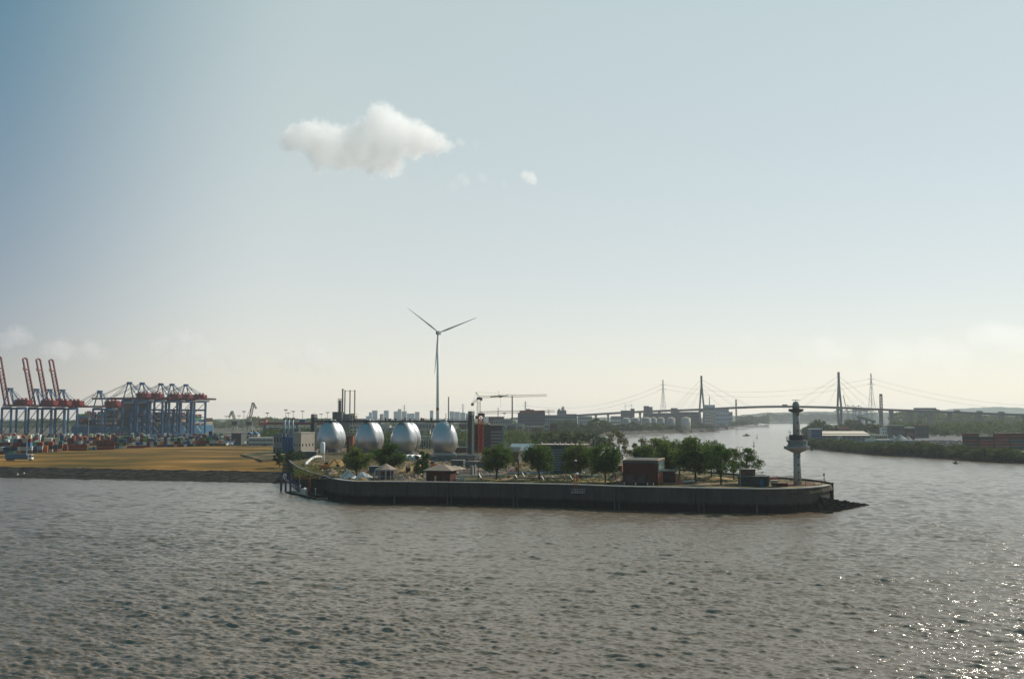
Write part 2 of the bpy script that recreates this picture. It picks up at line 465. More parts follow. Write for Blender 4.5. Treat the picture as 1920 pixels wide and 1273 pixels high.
# ground of the peninsula behind the wall
pen = [p for p in inner_w] + [p + Vector((0.3,0.6,0)) for p in front_w] + [p for p in back_w] + [Vector((52,560,0)), Vector((52,720,0)), Vector((-170,720,0)), Vector((-168,620,0)), Vector((-135,540,0))]
pen_o = sheet('peninsula_ground', [p for p in pen], 7.35, M_PEN, M_BANK, 1.5, 0.5, 'dry sandy and grassy ground behind the flood wall')

# right bank
rbp = [G(2080,884,0), G(1920,868.6,0), G(1844,864.5,0), G(1742,857.5,0), G(1652,853.2,0), G(1572,845.4,0), G(1518,840.4,0), G(1506,830,0), G(1506,817,0), G(1502,806,0), G(1512,801,0), G(1560,798.5,0), G(1600,796.0,0), G(1660,795.0,0)]
rb = [p + Vector((5,5,0)) for p in rbp]
sheet('right_bank_ground', rb + [Vector((2600,5000,0)), Vector((5200,5000,0)), Vector((5200,500,0)), Vector((800,480,0))], 4.6, M_GREENLAND, M_BANK, 5.6, 8, 'green ground of the right bank')
# land across the far end of the river
sheet('far_ground', [Vector((-5200,5300,0)), Vector((900,5300,0)), Vector((1250,5235,0)), Vector((1700,5235,0)), Vector((5200,5000,0)), Vector((8000,11000,0)), Vector((-8000,11000,0))], 4.0, M_GREENLAND, M_BANK, 5, 10, 'far wooded land at the end of the river')

# the grass field with its dark stone slope
def build_field():
    A = G(-160, 893.6, 0); B = G(525, 908, 0)
    shore = [A + (B-A)*t for t in (0, 0.25, 0.5, 0.75, 1.0)]
    ax = (B-A).normalized(); nrm = Vector((-ax.y, ax.x, 0))
    Lx = (B-A).length
    nu, nv = 120, 90
    vs = []; wid = 330.0
    rs = np.random.RandomState(5)
    ph = rs.rand(12)*6.28
    def h(u, d):
        if d < 26: z = -1.4 + 5.6*(d/26.0)
        elif d < 110: z = 4.2 + 2.3*math.sin((d-26)/84*math.pi/2)
        else: z = 6.5
        if d > 30:
            z += 0.22*math.sin(u*0.05+ph[0]) + 0.15*math.sin(u*0.11+d*0.06+ph[1]) + 0.10*math.sin(d*0.13+ph[2])
        else:
            z += (rs.rand()-0.5)*0.5
        return z
    ds = list(np.linspace(-3, 26, 16)) + list(np.linspace(29, wid, nv-16))
    for i in range(nu+1):
        u = -140 + (Lx+140+6)*i/nu
        for d in ds:
            p = A + ax*u + nrm*d
            vs.append((p.x, p.y, h(u, d)))
    nd = len(ds)
    V = np.array(vs)
    fr, fg = [], []
    for i in range(nu):
        for j in range(nd-1):
            q = (i*nd+j, (i+1)*nd+j, (i+1)*nd+j+1, i*nd+j+1)
            (fr if j < 15 else fg).append(q)
    fg = [q for q in fg if True]
    mg = mixmat('dry_grass', [(0.034,0.040,0.008), (0.090,0.060,0.013), (0.20,0.106,0.022), (0.38,0.20,0.056)], sc3=(0.012,0.035,0.05), detail=9, bump=0.15, bscale=1.5, pos=[0.34,0.45,0.56,0.68])
    o = bpy.data.objects.new('grass_field', npmesh('grass_field', V, np.array(fg), mg, True)); COL.objects.link(o)
    tag(o, 'dry brown and green meadow above the stone slope', None, None, 'structure')
    o = bpy.data.objects.new('stone_slope', npmesh('stone_slope', V, np.array(fr), M_RIPRAP, False)); COL.objects.link(o)
    tag(o, 'dark stone slope between the meadow and the river', None, None, 'structure')
build_field()

# far hills
def ridge(name, pts, d, base, m, label, depth=900):
    vs, fs = [], []
    rs = random.Random(len(pts))
    dense = []
    for (x0,y0),(x1,y1) in zip(pts[:-1], pts[1:]):
        k = max(2, int(abs(x1-x0)/6))
        for i in range(k): dense.append((x0+(x1-x0)*i/k, y0+(y1-y0)*i/k + rs.uniform(-0.55,0.55)))
    dense.append(pts[-1])
    for px, py in dense:
        zt = Zy(py, d)
        for f, dd in ((0.0,-depth*0.5),(0.55,-depth*0.3),(0.93,-depth*0.1),(1.0,0),(0.0,depth*0.6)):
            vs.append((Xp(px, d, zt), d+dd+rs.uniform(-30,30), base+(zt-base)*f))
    n = len(dense)
    for i in range(n-1):
        for k in range(4): fs.append((i*5+k, (i+1)*5+k, (i+1)*5+k+1, i*5+k+1))
    o = bpy.data.objects.new(name, npmesh(name, np.array(vs), np.array(fs), m, True)); COL.objects.link(o)
    tag(o, label, None, None, 'structure')
M_HILL = mixmat('far_forest', [(0.018,0.032,0.012), (0.035,0.05,0.02), (0.06,0.07,0.035)], scale=0.02, detail=8, bump=6.0, bscale=0.03)
ridge('hill', [(1330,785),(1400,777),(1440,773.5),(1490,772.5),(1540,771.5),(1580,772),(1640,773),(1700,774),(1760,775)], 6300, 3, M_HILL, 'hazy wooded hill at the far end of the river')
ridge('hill', [(1690,774),(1740,771),(1790,766.5),(1830,764.5),(1872,762.5),(1905,764),(1960,766),(2080,770)], 8600, 3, M_HILL, 'pale hazy hill behind the viaduct at the right')
ridge('hill', [(-140,786),(60,787),(200,788),(330,786.5),(480,785),(620,784.5),(700,786),(830,785.5),(1000,783),(1200,782),(1340,783)], 6600, 3, M_HILL, 'low hazy ridge along the left horizon')

# ------------------------------------------------------------------ the air
def build_haze():
    b = MB().box(-9000, 9000, -520, 11600, -7.5, 172)
    m = bpy.data.materials.new('haze_air'); m.use_nodes = True
    n, l = m.node_tree.nodes, m.node_tree.links
    for x in list(n):
        if x.type == 'BSDF_PRINCIPLED': n.remove(x)
    out = [x for x in n if x.type == 'OUTPUT_MATERIAL'][0]
    v = n.new('ShaderNodeVolumePrincipled')
    v.inputs['Color'].default_value = (0.86, 0.94, 1.0, 1)
    v.inputs['Density'].default_value = 6.2e-5
    v.inputs['Anisotropy'].default_value = 0.25
    l.new(v.outputs[0], out.inputs['Volume'])
    o = bpy.data.objects.new('haze', b.mesh('haze', m)); COL.objects.link(o)
    o['kind'] = 'stuff'; o['label'] = 'pale summer haze over the harbour'
build_haze()

# ------------------------------------------------------------------ clouds (above the haze)
def cloud(label, d, blobs, dens, seed, noise=1.0, soft=0.62):
    """blobs: (px, py, radius px, weight); one volume whose density follows the puffs, torn by noise of two sizes"""
    k = mpp(d)
    pts = [(Vector((Xp(px, d, Zy(py, d)), d, Zy(py, d))), rp*k, rz) for px, py, rp, rz in blobs]
    c = sum((p for p, r, z in pts), Vector())/len(pts)
    rmax = max(r for p, r, z in pts)
    lo = Vector((min(p[i]-r*1.1 for p, r, z in pts)-rmax*0.45 for i in range(3))) - c
    hi = Vector((max(p[i]+r*1.1 for p, r, z in pts)+rmax*0.45 for i in range(3))) - c
    mb = MB().box(lo.x, hi.x, lo.y, hi.y, lo.z, hi.z)
    m = bpy.data.materials.new('cloud_%d' % seed); m.use_nodes = True
    n, l = m.node_tree.nodes, m.node_tree.links
    for x in list(n):
        if x.type == 'BSDF_PRINCIPLED': n.remove(x)
    out = [x for x in n if x.type == 'OUTPUT_MATERIAL'][0]
    tc = n.new('ShaderNodeTexCoord')
    def warp(src, scale, det, amount, off):
        mp = n.new('ShaderNodeMapping'); mp.inputs['Location'].default_value = (off, off*1.7, off*0.3)
        l.new(tc.outputs['Object'], mp.inputs[0])
        z = n.new('ShaderNodeTexNoise'); z.inputs['Scale'].default_value = scale; z.inputs['Detail'].default_value = det; z.inputs['Roughness'].default_value = 0.60
        l.new(mp.outputs[0], z.inputs['Vector'])
        sub = n.new('ShaderNodeVectorMath'); sub.operation = 'SUBTRACT'; sub.inputs[1].default_value = (0.5,0.5,0.5)
        l.new(z.outputs['Color'], sub.inputs[0])
        sc = n.new('ShaderNodeVectorMath'); sc.operation = 'SCALE'; sc.inputs['Scale'].default_value = amount
        l.new(sub.outputs[0], sc.inputs[0])
        wp = n.new('ShaderNodeVectorMath'); wp.operation = 'ADD'
        l.new(src, wp.inputs[0]); l.new(sc.outputs[0], wp.inputs[1])
        return wp.outputs[0]
    w = warp(tc.outputs['Object'], 1.5/rmax, 2, rmax*1.1*noise, seed*31.0)
    w = warp(w, 6.0/rmax, 6, rmax*0.75*noise, seed*17.0)
    last = None
    for p, r, sq in pts:
        ds = n.new('ShaderNodeVectorMath'); ds.operation = 'DISTANCE'; ds.inputs[1].default_value = p - c
        l.new(w, ds.inputs[0])
        mr_ = n.new('ShaderNodeMapRange'); mr_.inputs[1].default_value = r; mr_.inputs[2].default_value = r*soft
        mr_.inputs[3].default_value = 0; mr_.inputs[4].default_value = sq
        l.new(ds.outputs['Value'], mr_.inputs[0])
        if last is None: last = mr_.outputs[0]
        else:
            mx = n.new('ShaderNodeMath'); mx.operation = 'MAXIMUM'
            l.new(last, mx.inputs[0]); l.new(mr_.outputs[0], mx.inputs[1]); last = mx.outputs[0]
    mu = n.new('ShaderNodeMath'); mu.operation = 'MULTIPLY'; mu.inputs[1].default_value = dens
    l.new(last, mu.inputs[0])
    v = n.new('ShaderNodeVolumePrincipled'); v.inputs['Color'].default_value = (1.0,1.0,1.0,1); v.inputs['Anisotropy'].default_value = 0.5
    l.new(mu.outputs[0], v.inputs['Density']); l.new(v.outputs[0], out.inputs['Volume'])
    try: m.cycles.volume_step_rate = 0.3
    except Exception: pass
    o = mb.single('cloud', m, label, 'cloud', c, group='clouds in the sky')
    return o
cloud('large white puffy cloud high above the wind turbine', 3600,
      [(548,262,26,1),(580,258,34,1),(612,272,44,1),(640,292,36,1),(668,272,44,1),(700,298,34,1),(735,312,22,.8),(716,236,44,1),(750,258,44,1),(785,262,40,1),(815,270,26,1),(838,272,14,.8),(600,302,24,.7),(720,285,44,1)], 0.017, 1, 1.0, 0.80)
cloud('small white cloud, alone to the right of the large one', 3700, [(985,329,11,1),(995,334,13,1),(1001,340,9,.9)], 0.020, 2)
cloud('tiny wisp of cloud at the right tip of the large cloud', 3700, [(862,266,9,.5),(868,270,7,.4),(892,272,8,.18)], 0.016, 3)
cloud('thin torn wisps of cloud below the large cloud', 3700, [(864,334,12,.35),(874,341,10,.4),(850,350,14,.18),(904,334,12,.2),(945,346,7,.3)], 0.016, 4)
cloud('pinkish low cloud at the left edge of the picture', 13500, [(12,640,20,.5),(34,628,22,.7),(52,634,15,.6)], 0.0034, 5)
cloud('flat low cloud above the raised crane booms', 13500, [(92,655,20,.6),(115,656,24,.8),(136,658,16,.6),(168,656,22,.7),(190,664,18,.4)], 0.0034, 6)
cloud('low cloud bank between the cranes and the turbine', 14000, [(300,648,24,.4),(330,658,30,.5),(345,634,22,.7),(366,640,20,.5),(378,668,34,.35)], 0.0034, 7)
cloud('faint flat cloud left of the turbine above the horizon', 14500, [(440,674,30,.3),(545,672,30,.35),(590,668,32,.5),(620,678,24,.3)], 0.0034, 8)
cloud('thin low cloud over the bridge pylons', 14500, [(1400,638,18,.5),(1505,656,20,.5),(1545,654,30,.8),(1580,662,24,.6)], 0.0006, 9)
cloud('wide low cloud above the viaduct', 14500, [(1660,668,40,.5),(1700,666,34,.5),(1745,656,34,.6),(1790,666,36,.4)], 0.0006, 10)
cloud('rounded cloud at the right edge of the picture', 14000, [(1835,632,26,.7),(1862,624,30,.9),(1892,632,30,.8),(1925,640,34,.6)], 0.0006, 11)

# ------------------------------------------------------------------ trees
def clump_leaves(rs, centres, radii, n_each, size, flat=0.8):
    Vs = []
    for c, r, k in zip(centres, radii, n_each):
        d = rs.randn(k, 3); d /= np.linalg.norm(d, axis=1)[:, None]
        rad = r*rs.rand(k, 1)**0.45
        p = c + d*rad*np.array([1,1,flat])
        a = rs.randn(k, 3); a /= np.linalg.norm(a, axis=1)[:, None]
        b = np.cross(a, rs.randn(k, 3)); b /= np.linalg.norm(b, axis=1)[:, None]
        s = size*(0.6+0.8*rs.rand(k, 1))
        q = np.stack([p-a*s*0.5, p+b*s*0.32, p+a*s*0.5, p-b*s*0.32], 1)
        Vs.append(q.reshape(-1, 3))
    V = np.concatenate(Vs)
    return V, np.arange(len(V)).reshape(-1, 4)
def tree_meshes(name, seed, h, rx, crown0, nclump, nleaf, lsize, lm, gap=0.0, bm_=M_BARK, clr=0.34):
    """trunk and crown meshes; base at the origin"""
    rs = np.random.RandomState(seed)
    cz = (crown0 + h)/2; rz = (h-crown0)/2
    cs = []
    tries = 0
    while len(cs) < nclump and tries < 5000:
        tries += 1
        d = rs.randn(3); d /= np.linalg.norm(d)
        f = 0.35 + 0.62*rs.rand()**0.5
        p = np.array([d[0]*rx*f, d[1]*rx*f, cz + d[2]*rz*f])
        # rounded top, flatter bottom
        if p[2] < cz - rz*0.75: continue
        if rs.rand() < gap and d[2] < 0.3: continue
        cs.append(p)
    cs.append(np.array([rs.randn()*rx*.1, rs.randn()*rx*.1, h - rx*clr*0.8]))
    rad = [rx*clr*(0.75+0.6*rs.rand()) for _ in cs]
    V, Fq = clump_leaves(rs, cs, rad, [int(nleaf/len(cs))]*len(cs), lsize)
    crown = npmesh(name+'_crown', V, Fq, lm)
    t = MB()
    tr = 0.028*h
    ctr = Vector((0,0,0)); prev = Vector((0,0,-0.3)); r0 = tr
    for i in range(4):
        nx = Vector((rs.randn()*0.03*h*0.3, rs.randn()*0.03*h*0.3, crown0*0.9 + (h*0.75-crown0*0.9)*(i)/3.0)) if i else Vector((0,0,crown0*0.9))
        r1 = tr*(0.78-0.18*i)
        t.cyl(prev, nx, r0, r1, 7); prev = nx; r0 = r1
    for p in cs[::2]:
        s = Vector((0,0,crown0*0.8 + (h*0.55-crown0*0.8)*rs.rand()))
        t.cyl(s, Vector(p), tr*0.4, tr*0.12, 5)
    return t.mesh(name+'_trunk', bm_), crown
TREE_LIB = {}
def treelib(kind):
    if kind in TREE_LIB: return TREE_LIB[kind]
    out = []
    if kind == 'broad':
        for s in range(6): out.append(tree_meshes('broad', 11+s, 11, 5.2, 1.9, 40, 7200, 0.50, LEAF_A))
    if kind == 'sparse':
        for s in range(3): out.append(tree_meshes('sparse', 31+s, 12, 4.2, 2.6, 22, 1500, 0.48, LEAF_B, 0.3, clr=0.30))
    if kind == 'edge':
        for s in range(2): out.append(tree_meshes('edge', 37+s, 11, 5.0, 2.2, 30, 3000, 0.48, LEAF_A, 0.3, clr=0.27))
    if kind == 'shrub':
        for s in range(2): out.append(tree_meshes('shrub', 41+s, 8, 2.9, 0.4, 24, 3200, 0.42, LEAF_D))
    if kind == 'far':
        for s in range(6): out.append(tree_meshes('far', 51+s, 15, 7.5, 1.5, 26, 1300, 1.35, LEAF_C))
    if kind == 'bush':
        for s in range(5): out.append(tree_meshes('bush', 61+s, 7, 5.2, -1.0, 20, 1200, 0.95, LEAF_C))
    TREE_LIB[kind] = out
    return out
DIM = {'broad':(11,5.2),'sparse':(12,4.2),'edge':(11,5.0),'shrub':(8,2.9),'far':(15,7.5),'bush':(7,5.2)}
def tree(kind, px, py_base, py_top, wpx, z0, label, group, d=None, cat='tree', name=None):
    if d is None: d = G(px, py_base, z0).y
    x = Xp(px, d, z0)
    h = Zy(py_top, d) - z0
    H, RX = DIM[kind]
    sz = h/H*0.97; sx = wpx*mpp(d)/2/(RX*1.0)
    lib = treelib(kind)
    tm, cm = lib[rnd.randrange(len(lib))]
    nm = name or {'shrub':'shrub','bush':'bush'}.get(kind, 'tree')
    t = thing(nm, label, cat, (x, d, z0), rnd.uniform(0, 6.28), group)
    t.scale = (sx, sx, sz)
    for n_, me in (('stem' if cat != 'tree' else 'trunk', tm), ('foliage' if cat != 'tree' else 'crown', cm)):
        o = bpy.data.objects.new(n_, me); COL.objects.link(o); o.parent = t
    return t
GP = 'trees on the walled peninsula'
PEN = 7.35
for a in [
    ('broad', 668, 895, 838, 54, 'leafy tree between the two white covered heaps, left of the pavilion'),
    ('broad', 728, 888, 829, 60, 'dark round tree directly behind the small pavilion with a pointed roof'),
    ('broad', 931, 899, 834, 62, 'broad round tree in front of the orange and yellow tower crane'),
    ('broad', 1011, 899, 832, 58, 'round tree at the left end of the long grey louvred building'),
    ('broad', 1082, 901, 832, 58, 'round tree behind the orange navigation light mast'),
    ('broad', 1135, 904, 829, 60, 'leafy tree with a forked trunk just left of the brick building'),
    ('broad', 1228, 885, 818, 74, 'dark tree rising directly behind the flat brick building'),
    ('broad', 1274, 893, 822, 54, 'tree behind the low annex of the brick building'),
    ('broad', 1304, 903, 816, 80, 'largest and darkest tree on the peninsula, right of the brick building'),
    ('edge', 1352, 908, 832, 62, 'tree with sky-lit gaps right of the largest dark tree'),
    ('edge', 1400, 906, 838, 58, 'rightmost tree of the peninsula above the low dark building'),
    ('broad', 1252, 898, 826, 56, 'dense tree between the brick building and the largest dark tree, behind the annex roof'),
    ('broad', 1334, 897, 824, 56, 'tree standing behind and between the largest dark tree and its right neighbour'),
    ('edge', 1376, 900, 838, 50, 'open crowned tree second from the right end of the tree row'),
    ('broad', 1208, 888, 832, 46, 'rounded tree behind the left half of the brick building roof'),
    ('broad', 1110, 893, 836, 44, 'tree half hidden between the navigation mast tree and the forked one'),
    ('sparse', 1158, 882, 806, 46, 'thin olive tree with the river showing through, left of the brick building'),
    ('sparse', 1203, 876, 819, 34, 'thin olive tree rising behind the brick building roof'),
    ('sparse', 1180, 880, 842, 30, 'short olive tree behind the left corner of the brick building'),
    ('sparse', 972, 894, 845, 28, 'pale thin willow between two round trees by the white glass roof'),
]:
    tree(a[0], a[1], a[2], a[3], a[4], PEN, a[5], GP)
tree('shrub', 793, 892, 843, 30, PEN, 'bright green upright shrub left of the pump house', 'shrubs by the wall', cat='shrub')
tree('shrub', 783, 893, 868, 22, PEN, 'small bright shrub at the foot of the tall one by the pump house', 'shrubs by the wall', cat='shrub')
tree('shrub', 524, 872, 842, 24, 5.5, 'bright green bush at the right end of the meadow', 'shrubs by the wall', d=505, cat='shrub')
tree('bush', 548, 866, 838, 26, 6.0, 'dark bush at the left end of the flood wall', 'shrubs by the wall', d=530, cat='shrub')
tree('bush', 562, 866, 842, 22, 6.5, 'dark bush in front of the beige plant building', 'shrubs by the wall', d=548, cat='shrub')
# clump on the river side behind the peninsula
for i, (px, b, t_, w) in enumerate([(1012,842,810,34),(1034,842,808,38),(1060,842,807,40),(1088,843,810,40),(1112,843,812,36),(1132,843,818,30),(1146,844,828,22)]):
    tree('far', px, b, t_, w, 5.6, 'dark tree in the clump behind the grey louvred building, %s from the left' % ordw(i+1), 'tree clump behind the peninsula', d=760+i*6)
# left bank upstream
lbt = [(1040,790,30,1750),(1062,786,40,1500),(1082,792,30,1450),(1100,796,34,1400),(1122,783,44,1480),(1137,790,30,1500),(1150,796,26,1520),(1168,794,30,1650),(1185,790,26,1750),(1200,795,24,1720),(1222,792,26,1800),(1236,795,24,1850),(1012,801,26,1300),(1150,800,22,1500),(1085,800,30,1350),(1062,802,30,1250),(1040,803,28,1200),(1120,804,30,1300)]
for i, (px, t_, w, d) in enumerate(sorted(lbt)):
    tree('far', px, 800, t_, w, 5.4, 'leafy tree on the left bank below the viaduct, %s from the left' % ordw(i+1), 'trees on the left bank', d=d)
lbt = [(1226,796,18,1980),(1244,793,20,2020),(1256,797,16,2000),(1270,796,18,2020),(1278,791,20,2060),(1296,793,22,2080),(1306,790,24,2150),(1318,794,20,2150),(1330,796,18,2190),(1338,798,14,2230),(1374,790,20,2700),(1384,788,22,2800),(1394,786,22,2900),(1403,787,18,3200)]
for i, (px, t_, w, d) in enumerate(lbt):
    tree('far', px, 805, t_, w, 5.4, 'hazy tree on the far left bank near the bridge pylon, %s from the left' % ordw(i+1), 'trees near the left bridge pylon', d=d)
n_ = 0
for (q0, q1, k_) in ((lb2[3], lb2[4], 5), (lb2[4], lb2[6], 6), (lb2[6], lb2[8], 12), (lb2[8], lb2[10], 10), (lb2[10], lb2[11], 8)):
    for j in range(k_):
        q = q0.lerp(q1, (j+rnd.random())/k_); d = q.y + rnd.uniform(4, 30); px = 960 + F*(q.x-rnd.uniform(3,9))/d
        n_ += 1; h = rnd.uniform(7, 13)*1700/d
        tree('bush', px, 0, 783 + 26*F/d - h, rnd.uniform(15,24)*1700/d, 3.5, 'waterside bush on the left bank below the bridge, %s from the left' % ordw(n_), 'waterside bushes on the left bank', d=d, cat='bush')
# right bank
hedge = []
def shore_d(px):
    for q0, q1 in zip(rbp[:-1], rbp[1:]):
        a0 = q0.x/q0.y; a1 = q1.x/q1.y; u = (px-960)/F
        if min(a0,a1) <= u <= max(a0,a1):
            t = (u-a0)/(a1-a0); return q0.y + (q1.y-q0.y)*t
    return rbp[0].y
px = 1519
while px < 1935:
    t = (px-1519)/400.0
    d = shore_d(px) + rnd.uniform(5, 9)
    big = 1.25 if (rnd.random() < 0.2 and px < 1790) else 1.0
    hedge.append((px + rnd.uniform(-2,2), d, rnd.uniform(9,18)*(1+0.5*t)*big, rnd.uniform(20,30)*(1+0.45*t)))
    if rnd.random() < 0.75: hedge.append((px + rnd.uniform(-4,4), d + rnd.uniform(12,22), rnd.uniform(15,20)*(1+0.25*t), rnd.uniform(20,30)*(1+0.3*t)))
    px += rnd.uniform(7.0, 10)*(1+0.4*t)
hedge.sort()
for i, (px, d, h, w) in enumerate(hedge):
    z0 = 1.6
    pb = 783 + (CAMZ-z0)*F/d
    tree('bush', px, 0, pb-h, w, z0, 'bush of the hedge along the right bank, %s from the left' % ordw(i+1), 'bushes along the right bank', d=d, cat='bush')
rbt = [(1512,800,18,1280),(1524,792,24,1320),(1532,785,28,1380),(1544,788,26,1420),(1556,795,24,1450),(1570,797,22,1500),(1582,796,20,1480),(1590,785,26,1650),(1604,786,24,1650),(1616,792,24,1500),(1630,793,26,1450),(1644,794,26,1420),(1659,797,24,1350),(1676,799,20,1380),(1688,800,24,1300),(1702,800,22,1350),(1716,799,24,1400),(1738,800,24,1380),(1752,799,24,1380),(1770,803,22,1300),(1515,812,20,1120),(1620,808,12,1150)]
for i, (px, t_, w, d) in enumerate(sorted(rbt)):
    tree('far', px, 812, t_, w, 4.6, 'tree on the right bank before the viaduct, %s from the left' % ordw(i+1), 'trees on the right bank', d=d)

def woods(name, label, px0, px1, d0, d1, topf, n, leaf, lm, z0=4.5, seed=1):
    rs = np.random.RandomState(seed)
    cs, rad = [], []
    for i in range(n):
        px = px0 + (px1-px0)*rs.rand(); d = d0 + (d1-d0)*rs.rand()
        top = Zy(topf(px), d) ; r = (4.5+4*rs.rand())
        for k in range(3):
            z = z0 + max(3.0, (top - z0 - r*0.6))*(1 - 0.33*k) + rs.randn()*1.5
            cs.append(np.array([Xp(px, d, 5)+rs.randn()*4, d+rs.randn()*5, z])); rad.append(r)
    V, Fq = clump_leaves(rs, cs, rad, [26]*len(cs), leaf)
    o = bpy.data.objects.new(name, npmesh(name, V, Fq, lm)); COL.objects.link(o)
    tag(o, label, None, None, 'stuff')
woods('woods', 'wooded slope under the viaduct on the right bank', 1672, 1970, 2280, 3000, lambda x: 774 + 2.2*math.sin(x*.11) + (x-1700)*0.034, 520, 4.0, LEAF_C, seed=2)
woods('woods', 'tree belt behind the car park on the right bank', 1680, 1965, 1330, 1900, lambda x: 793 + 2.5*math.sin(x*.13), 230, 2.6, LEAF_C, seed=7)
woods('woods', 'dark treeline behind the container terminal', -60, 640, 2300, 3000, lambda x: 788 + 2.2*math.sin(x*.05)+1.5*math.sin(x*.17) - (4 if 470 < x < 560 else 0), 620, 4.0, LEAF_C, seed=3)
woods('woods', 'treeline under the distant skyline', 640, 1060, 2200, 2900, lambda x: 792 + 2*math.sin(x*.09), 260, 4.0, LEAF_C, seed=4)
woods('woods', 'hazy riverside woods beyond the bridge', 1385, 1440, 3300, 4600, lambda x: 781 + 1.5*math.sin(x*.2), 110, 5.0, LEAF_C, seed=5)
woods('woods', 'hazy riverside woods behind the lookout tower', 1440, 1640, 5320, 5700, lambda x: 777 + 1.5*math.sin(x*.13), 300, 8.0, LEAF_C, seed=6)
woods('scrub', 'low scrub between terminal and plant', 380, 540, 640, 900, lambda x: 838, 40, 1.2, LEAF_C, z0=5.0, seed=8) if False else None

# ================================================================== the peninsula
def wall_mat():
    if 'flood_wall_concrete' in MATS: return MATS['flood_wall_concrete']
    m = mat('flood_wall_concrete', (0.060,0.056,0.048), 0.9, var=0.3, scale=0.35, bump=0.04, bscale=1.2, streak=1)
    n, l = m.node_tree.nodes, m.node_tree.links
    b = n['Principled BSDF']
    src = b.inputs['Base Color'].links[0].from_socket
    g = n.new('ShaderNodeNewGeometry'); sp = n.new('ShaderNodeSeparateXYZ'); l.new(g.outputs['Position'], sp.inputs[0])
    nz = n.new('ShaderNodeTexNoise'); nz.inputs['Scale'].default_value = 0.8; l.new(g.outputs['Position'], nz.inputs['Vector'])
    ma = n.new('ShaderNodeMath'); ma.operation = 'MULTIPLY_ADD'; ma.inputs[1].default_value = -1.2
    l.new(nz.outputs['Fac'], ma.inputs[0]); l.new(sp.outputs[2], ma.inputs[2])
    mr_ = n.new('ShaderNodeMapRange'); mr_.inputs[1].default_value = 1.6; mr_.inputs[2].default_value = 2.6
    l.new(ma.outputs[0], mr_.inputs[0])
    mx = n.new('ShaderNodeMix'); mx.data_type = 'RGBA'; mx.inputs[6].default_value = (0.010,0.010,0.007,1)   # algae below the tide mark
    l.new(mr_.outputs[0], mx.inputs[0]); l.new(src, mx.inputs[7]); l.new(mx.outputs[2], b.inputs['Base Color'])
    return m
M_FW = wall_mat()
def wall(name, label, pts, z1, thick, step, coping=True, joint=0.16, wm=None, cm=None):
    """a flood wall of panels with a pale coping; pts run left to right seen from the water"""
    L = [0.0]
    for a, b in zip(pts[:-1], pts[1:]): L.append(L[-1] + (Vector((b.x,b.y,0))-Vector((a.x,a.y,0))).length)
    def at(s):
        s = max(0, min(L[-1], s))
        for i in range(len(L)-1):
            if s <= L[i+1] or i == len(L)-2:
                t = (s-L[i])/max(1e-6, L[i+1]-L[i]); p = pts[i].lerp(pts[i+1], t)
                return Vector((p.x, p.y, 0))
    root = thing(name, label, 'wall', (0,0,0))
    n = max(1, round(L[-1]/step))
    for i in range(n):
        s0, s1 = L[-1]*i/n + joint/2, L[-1]*(i+1)/n - joint/2
        k = 4
        q = [at(s0+(s1-s0)*j/k) for j in range(k+1)]
        nr = []
        for j in range(k+1):
            d = (q[min(k,j+1)]-q[max(0,j-1)]).normalized(); nr.append(Vector((-d.y, d.x, 0)))
        def ribbon(off0, off1, za, zb):
            vs = []
            for j in range(k+1):
                for o_, z in ((off0,za),(off0,zb),(off1,zb),(off1,za)):
                    p = q[j] + nr[j]*o_; vs.append((p.x,p.y,z))
            fs = []
            for j in range(k):
                for e in range(4):
                    fs.append((j*4+e, (j+1)*4+e, (j+1)*4+(e+1)%4, j*4+(e+1)%4)[::-1])
            fs += [(3,2,1,0)[::-1], (k*4,k*4+1,k*4+2,k*4+3)[::-1]]
            return MB().add(vs, fs)
        ribbon(0, thick, -2.0, z1-0.28).part('wall_panel', wm or M_FW, root)
        if coping: ribbon(-0.18, thick+0.15, z1-0.28, z1).part('coping', cm or M_CONC_L, root)
    return root, at, L
fw, fw_at, fw_L = wall('flood_wall', 'long dark concrete flood wall facing the river with a pale coping', front_w, WT, 0.8, 11.5)
wall('flood_wall', 'curved flood wall behind the pontoon at the left end of the peninsula', [p + Vector((-0.6,1.2,0)) for p in inner_w], WT, 0.7, 9.0, wm=mat('shaded_wall_concrete', (0.018,0.018,0.016), 0.9, var=0.3, scale=0.4), cm=M_CONC_D)  # near-black panel colour stands in for the shade on the curved wall
wall('flood_wall', 'far flood wall on the back side of the peninsula behind the trees', list(reversed(back_w))[::-1][::-1], WT+0.3, 0.7, 14.0)
# end face of the front wall, where it steps forward of the curved wall
MB().box(-0.4, 0.4, 0, 6.5, -2, WT-0.02).part('wall_end', M_FW, fw).location = (front_w[0].x-0.45, front_w[0].y+0.1, 0)
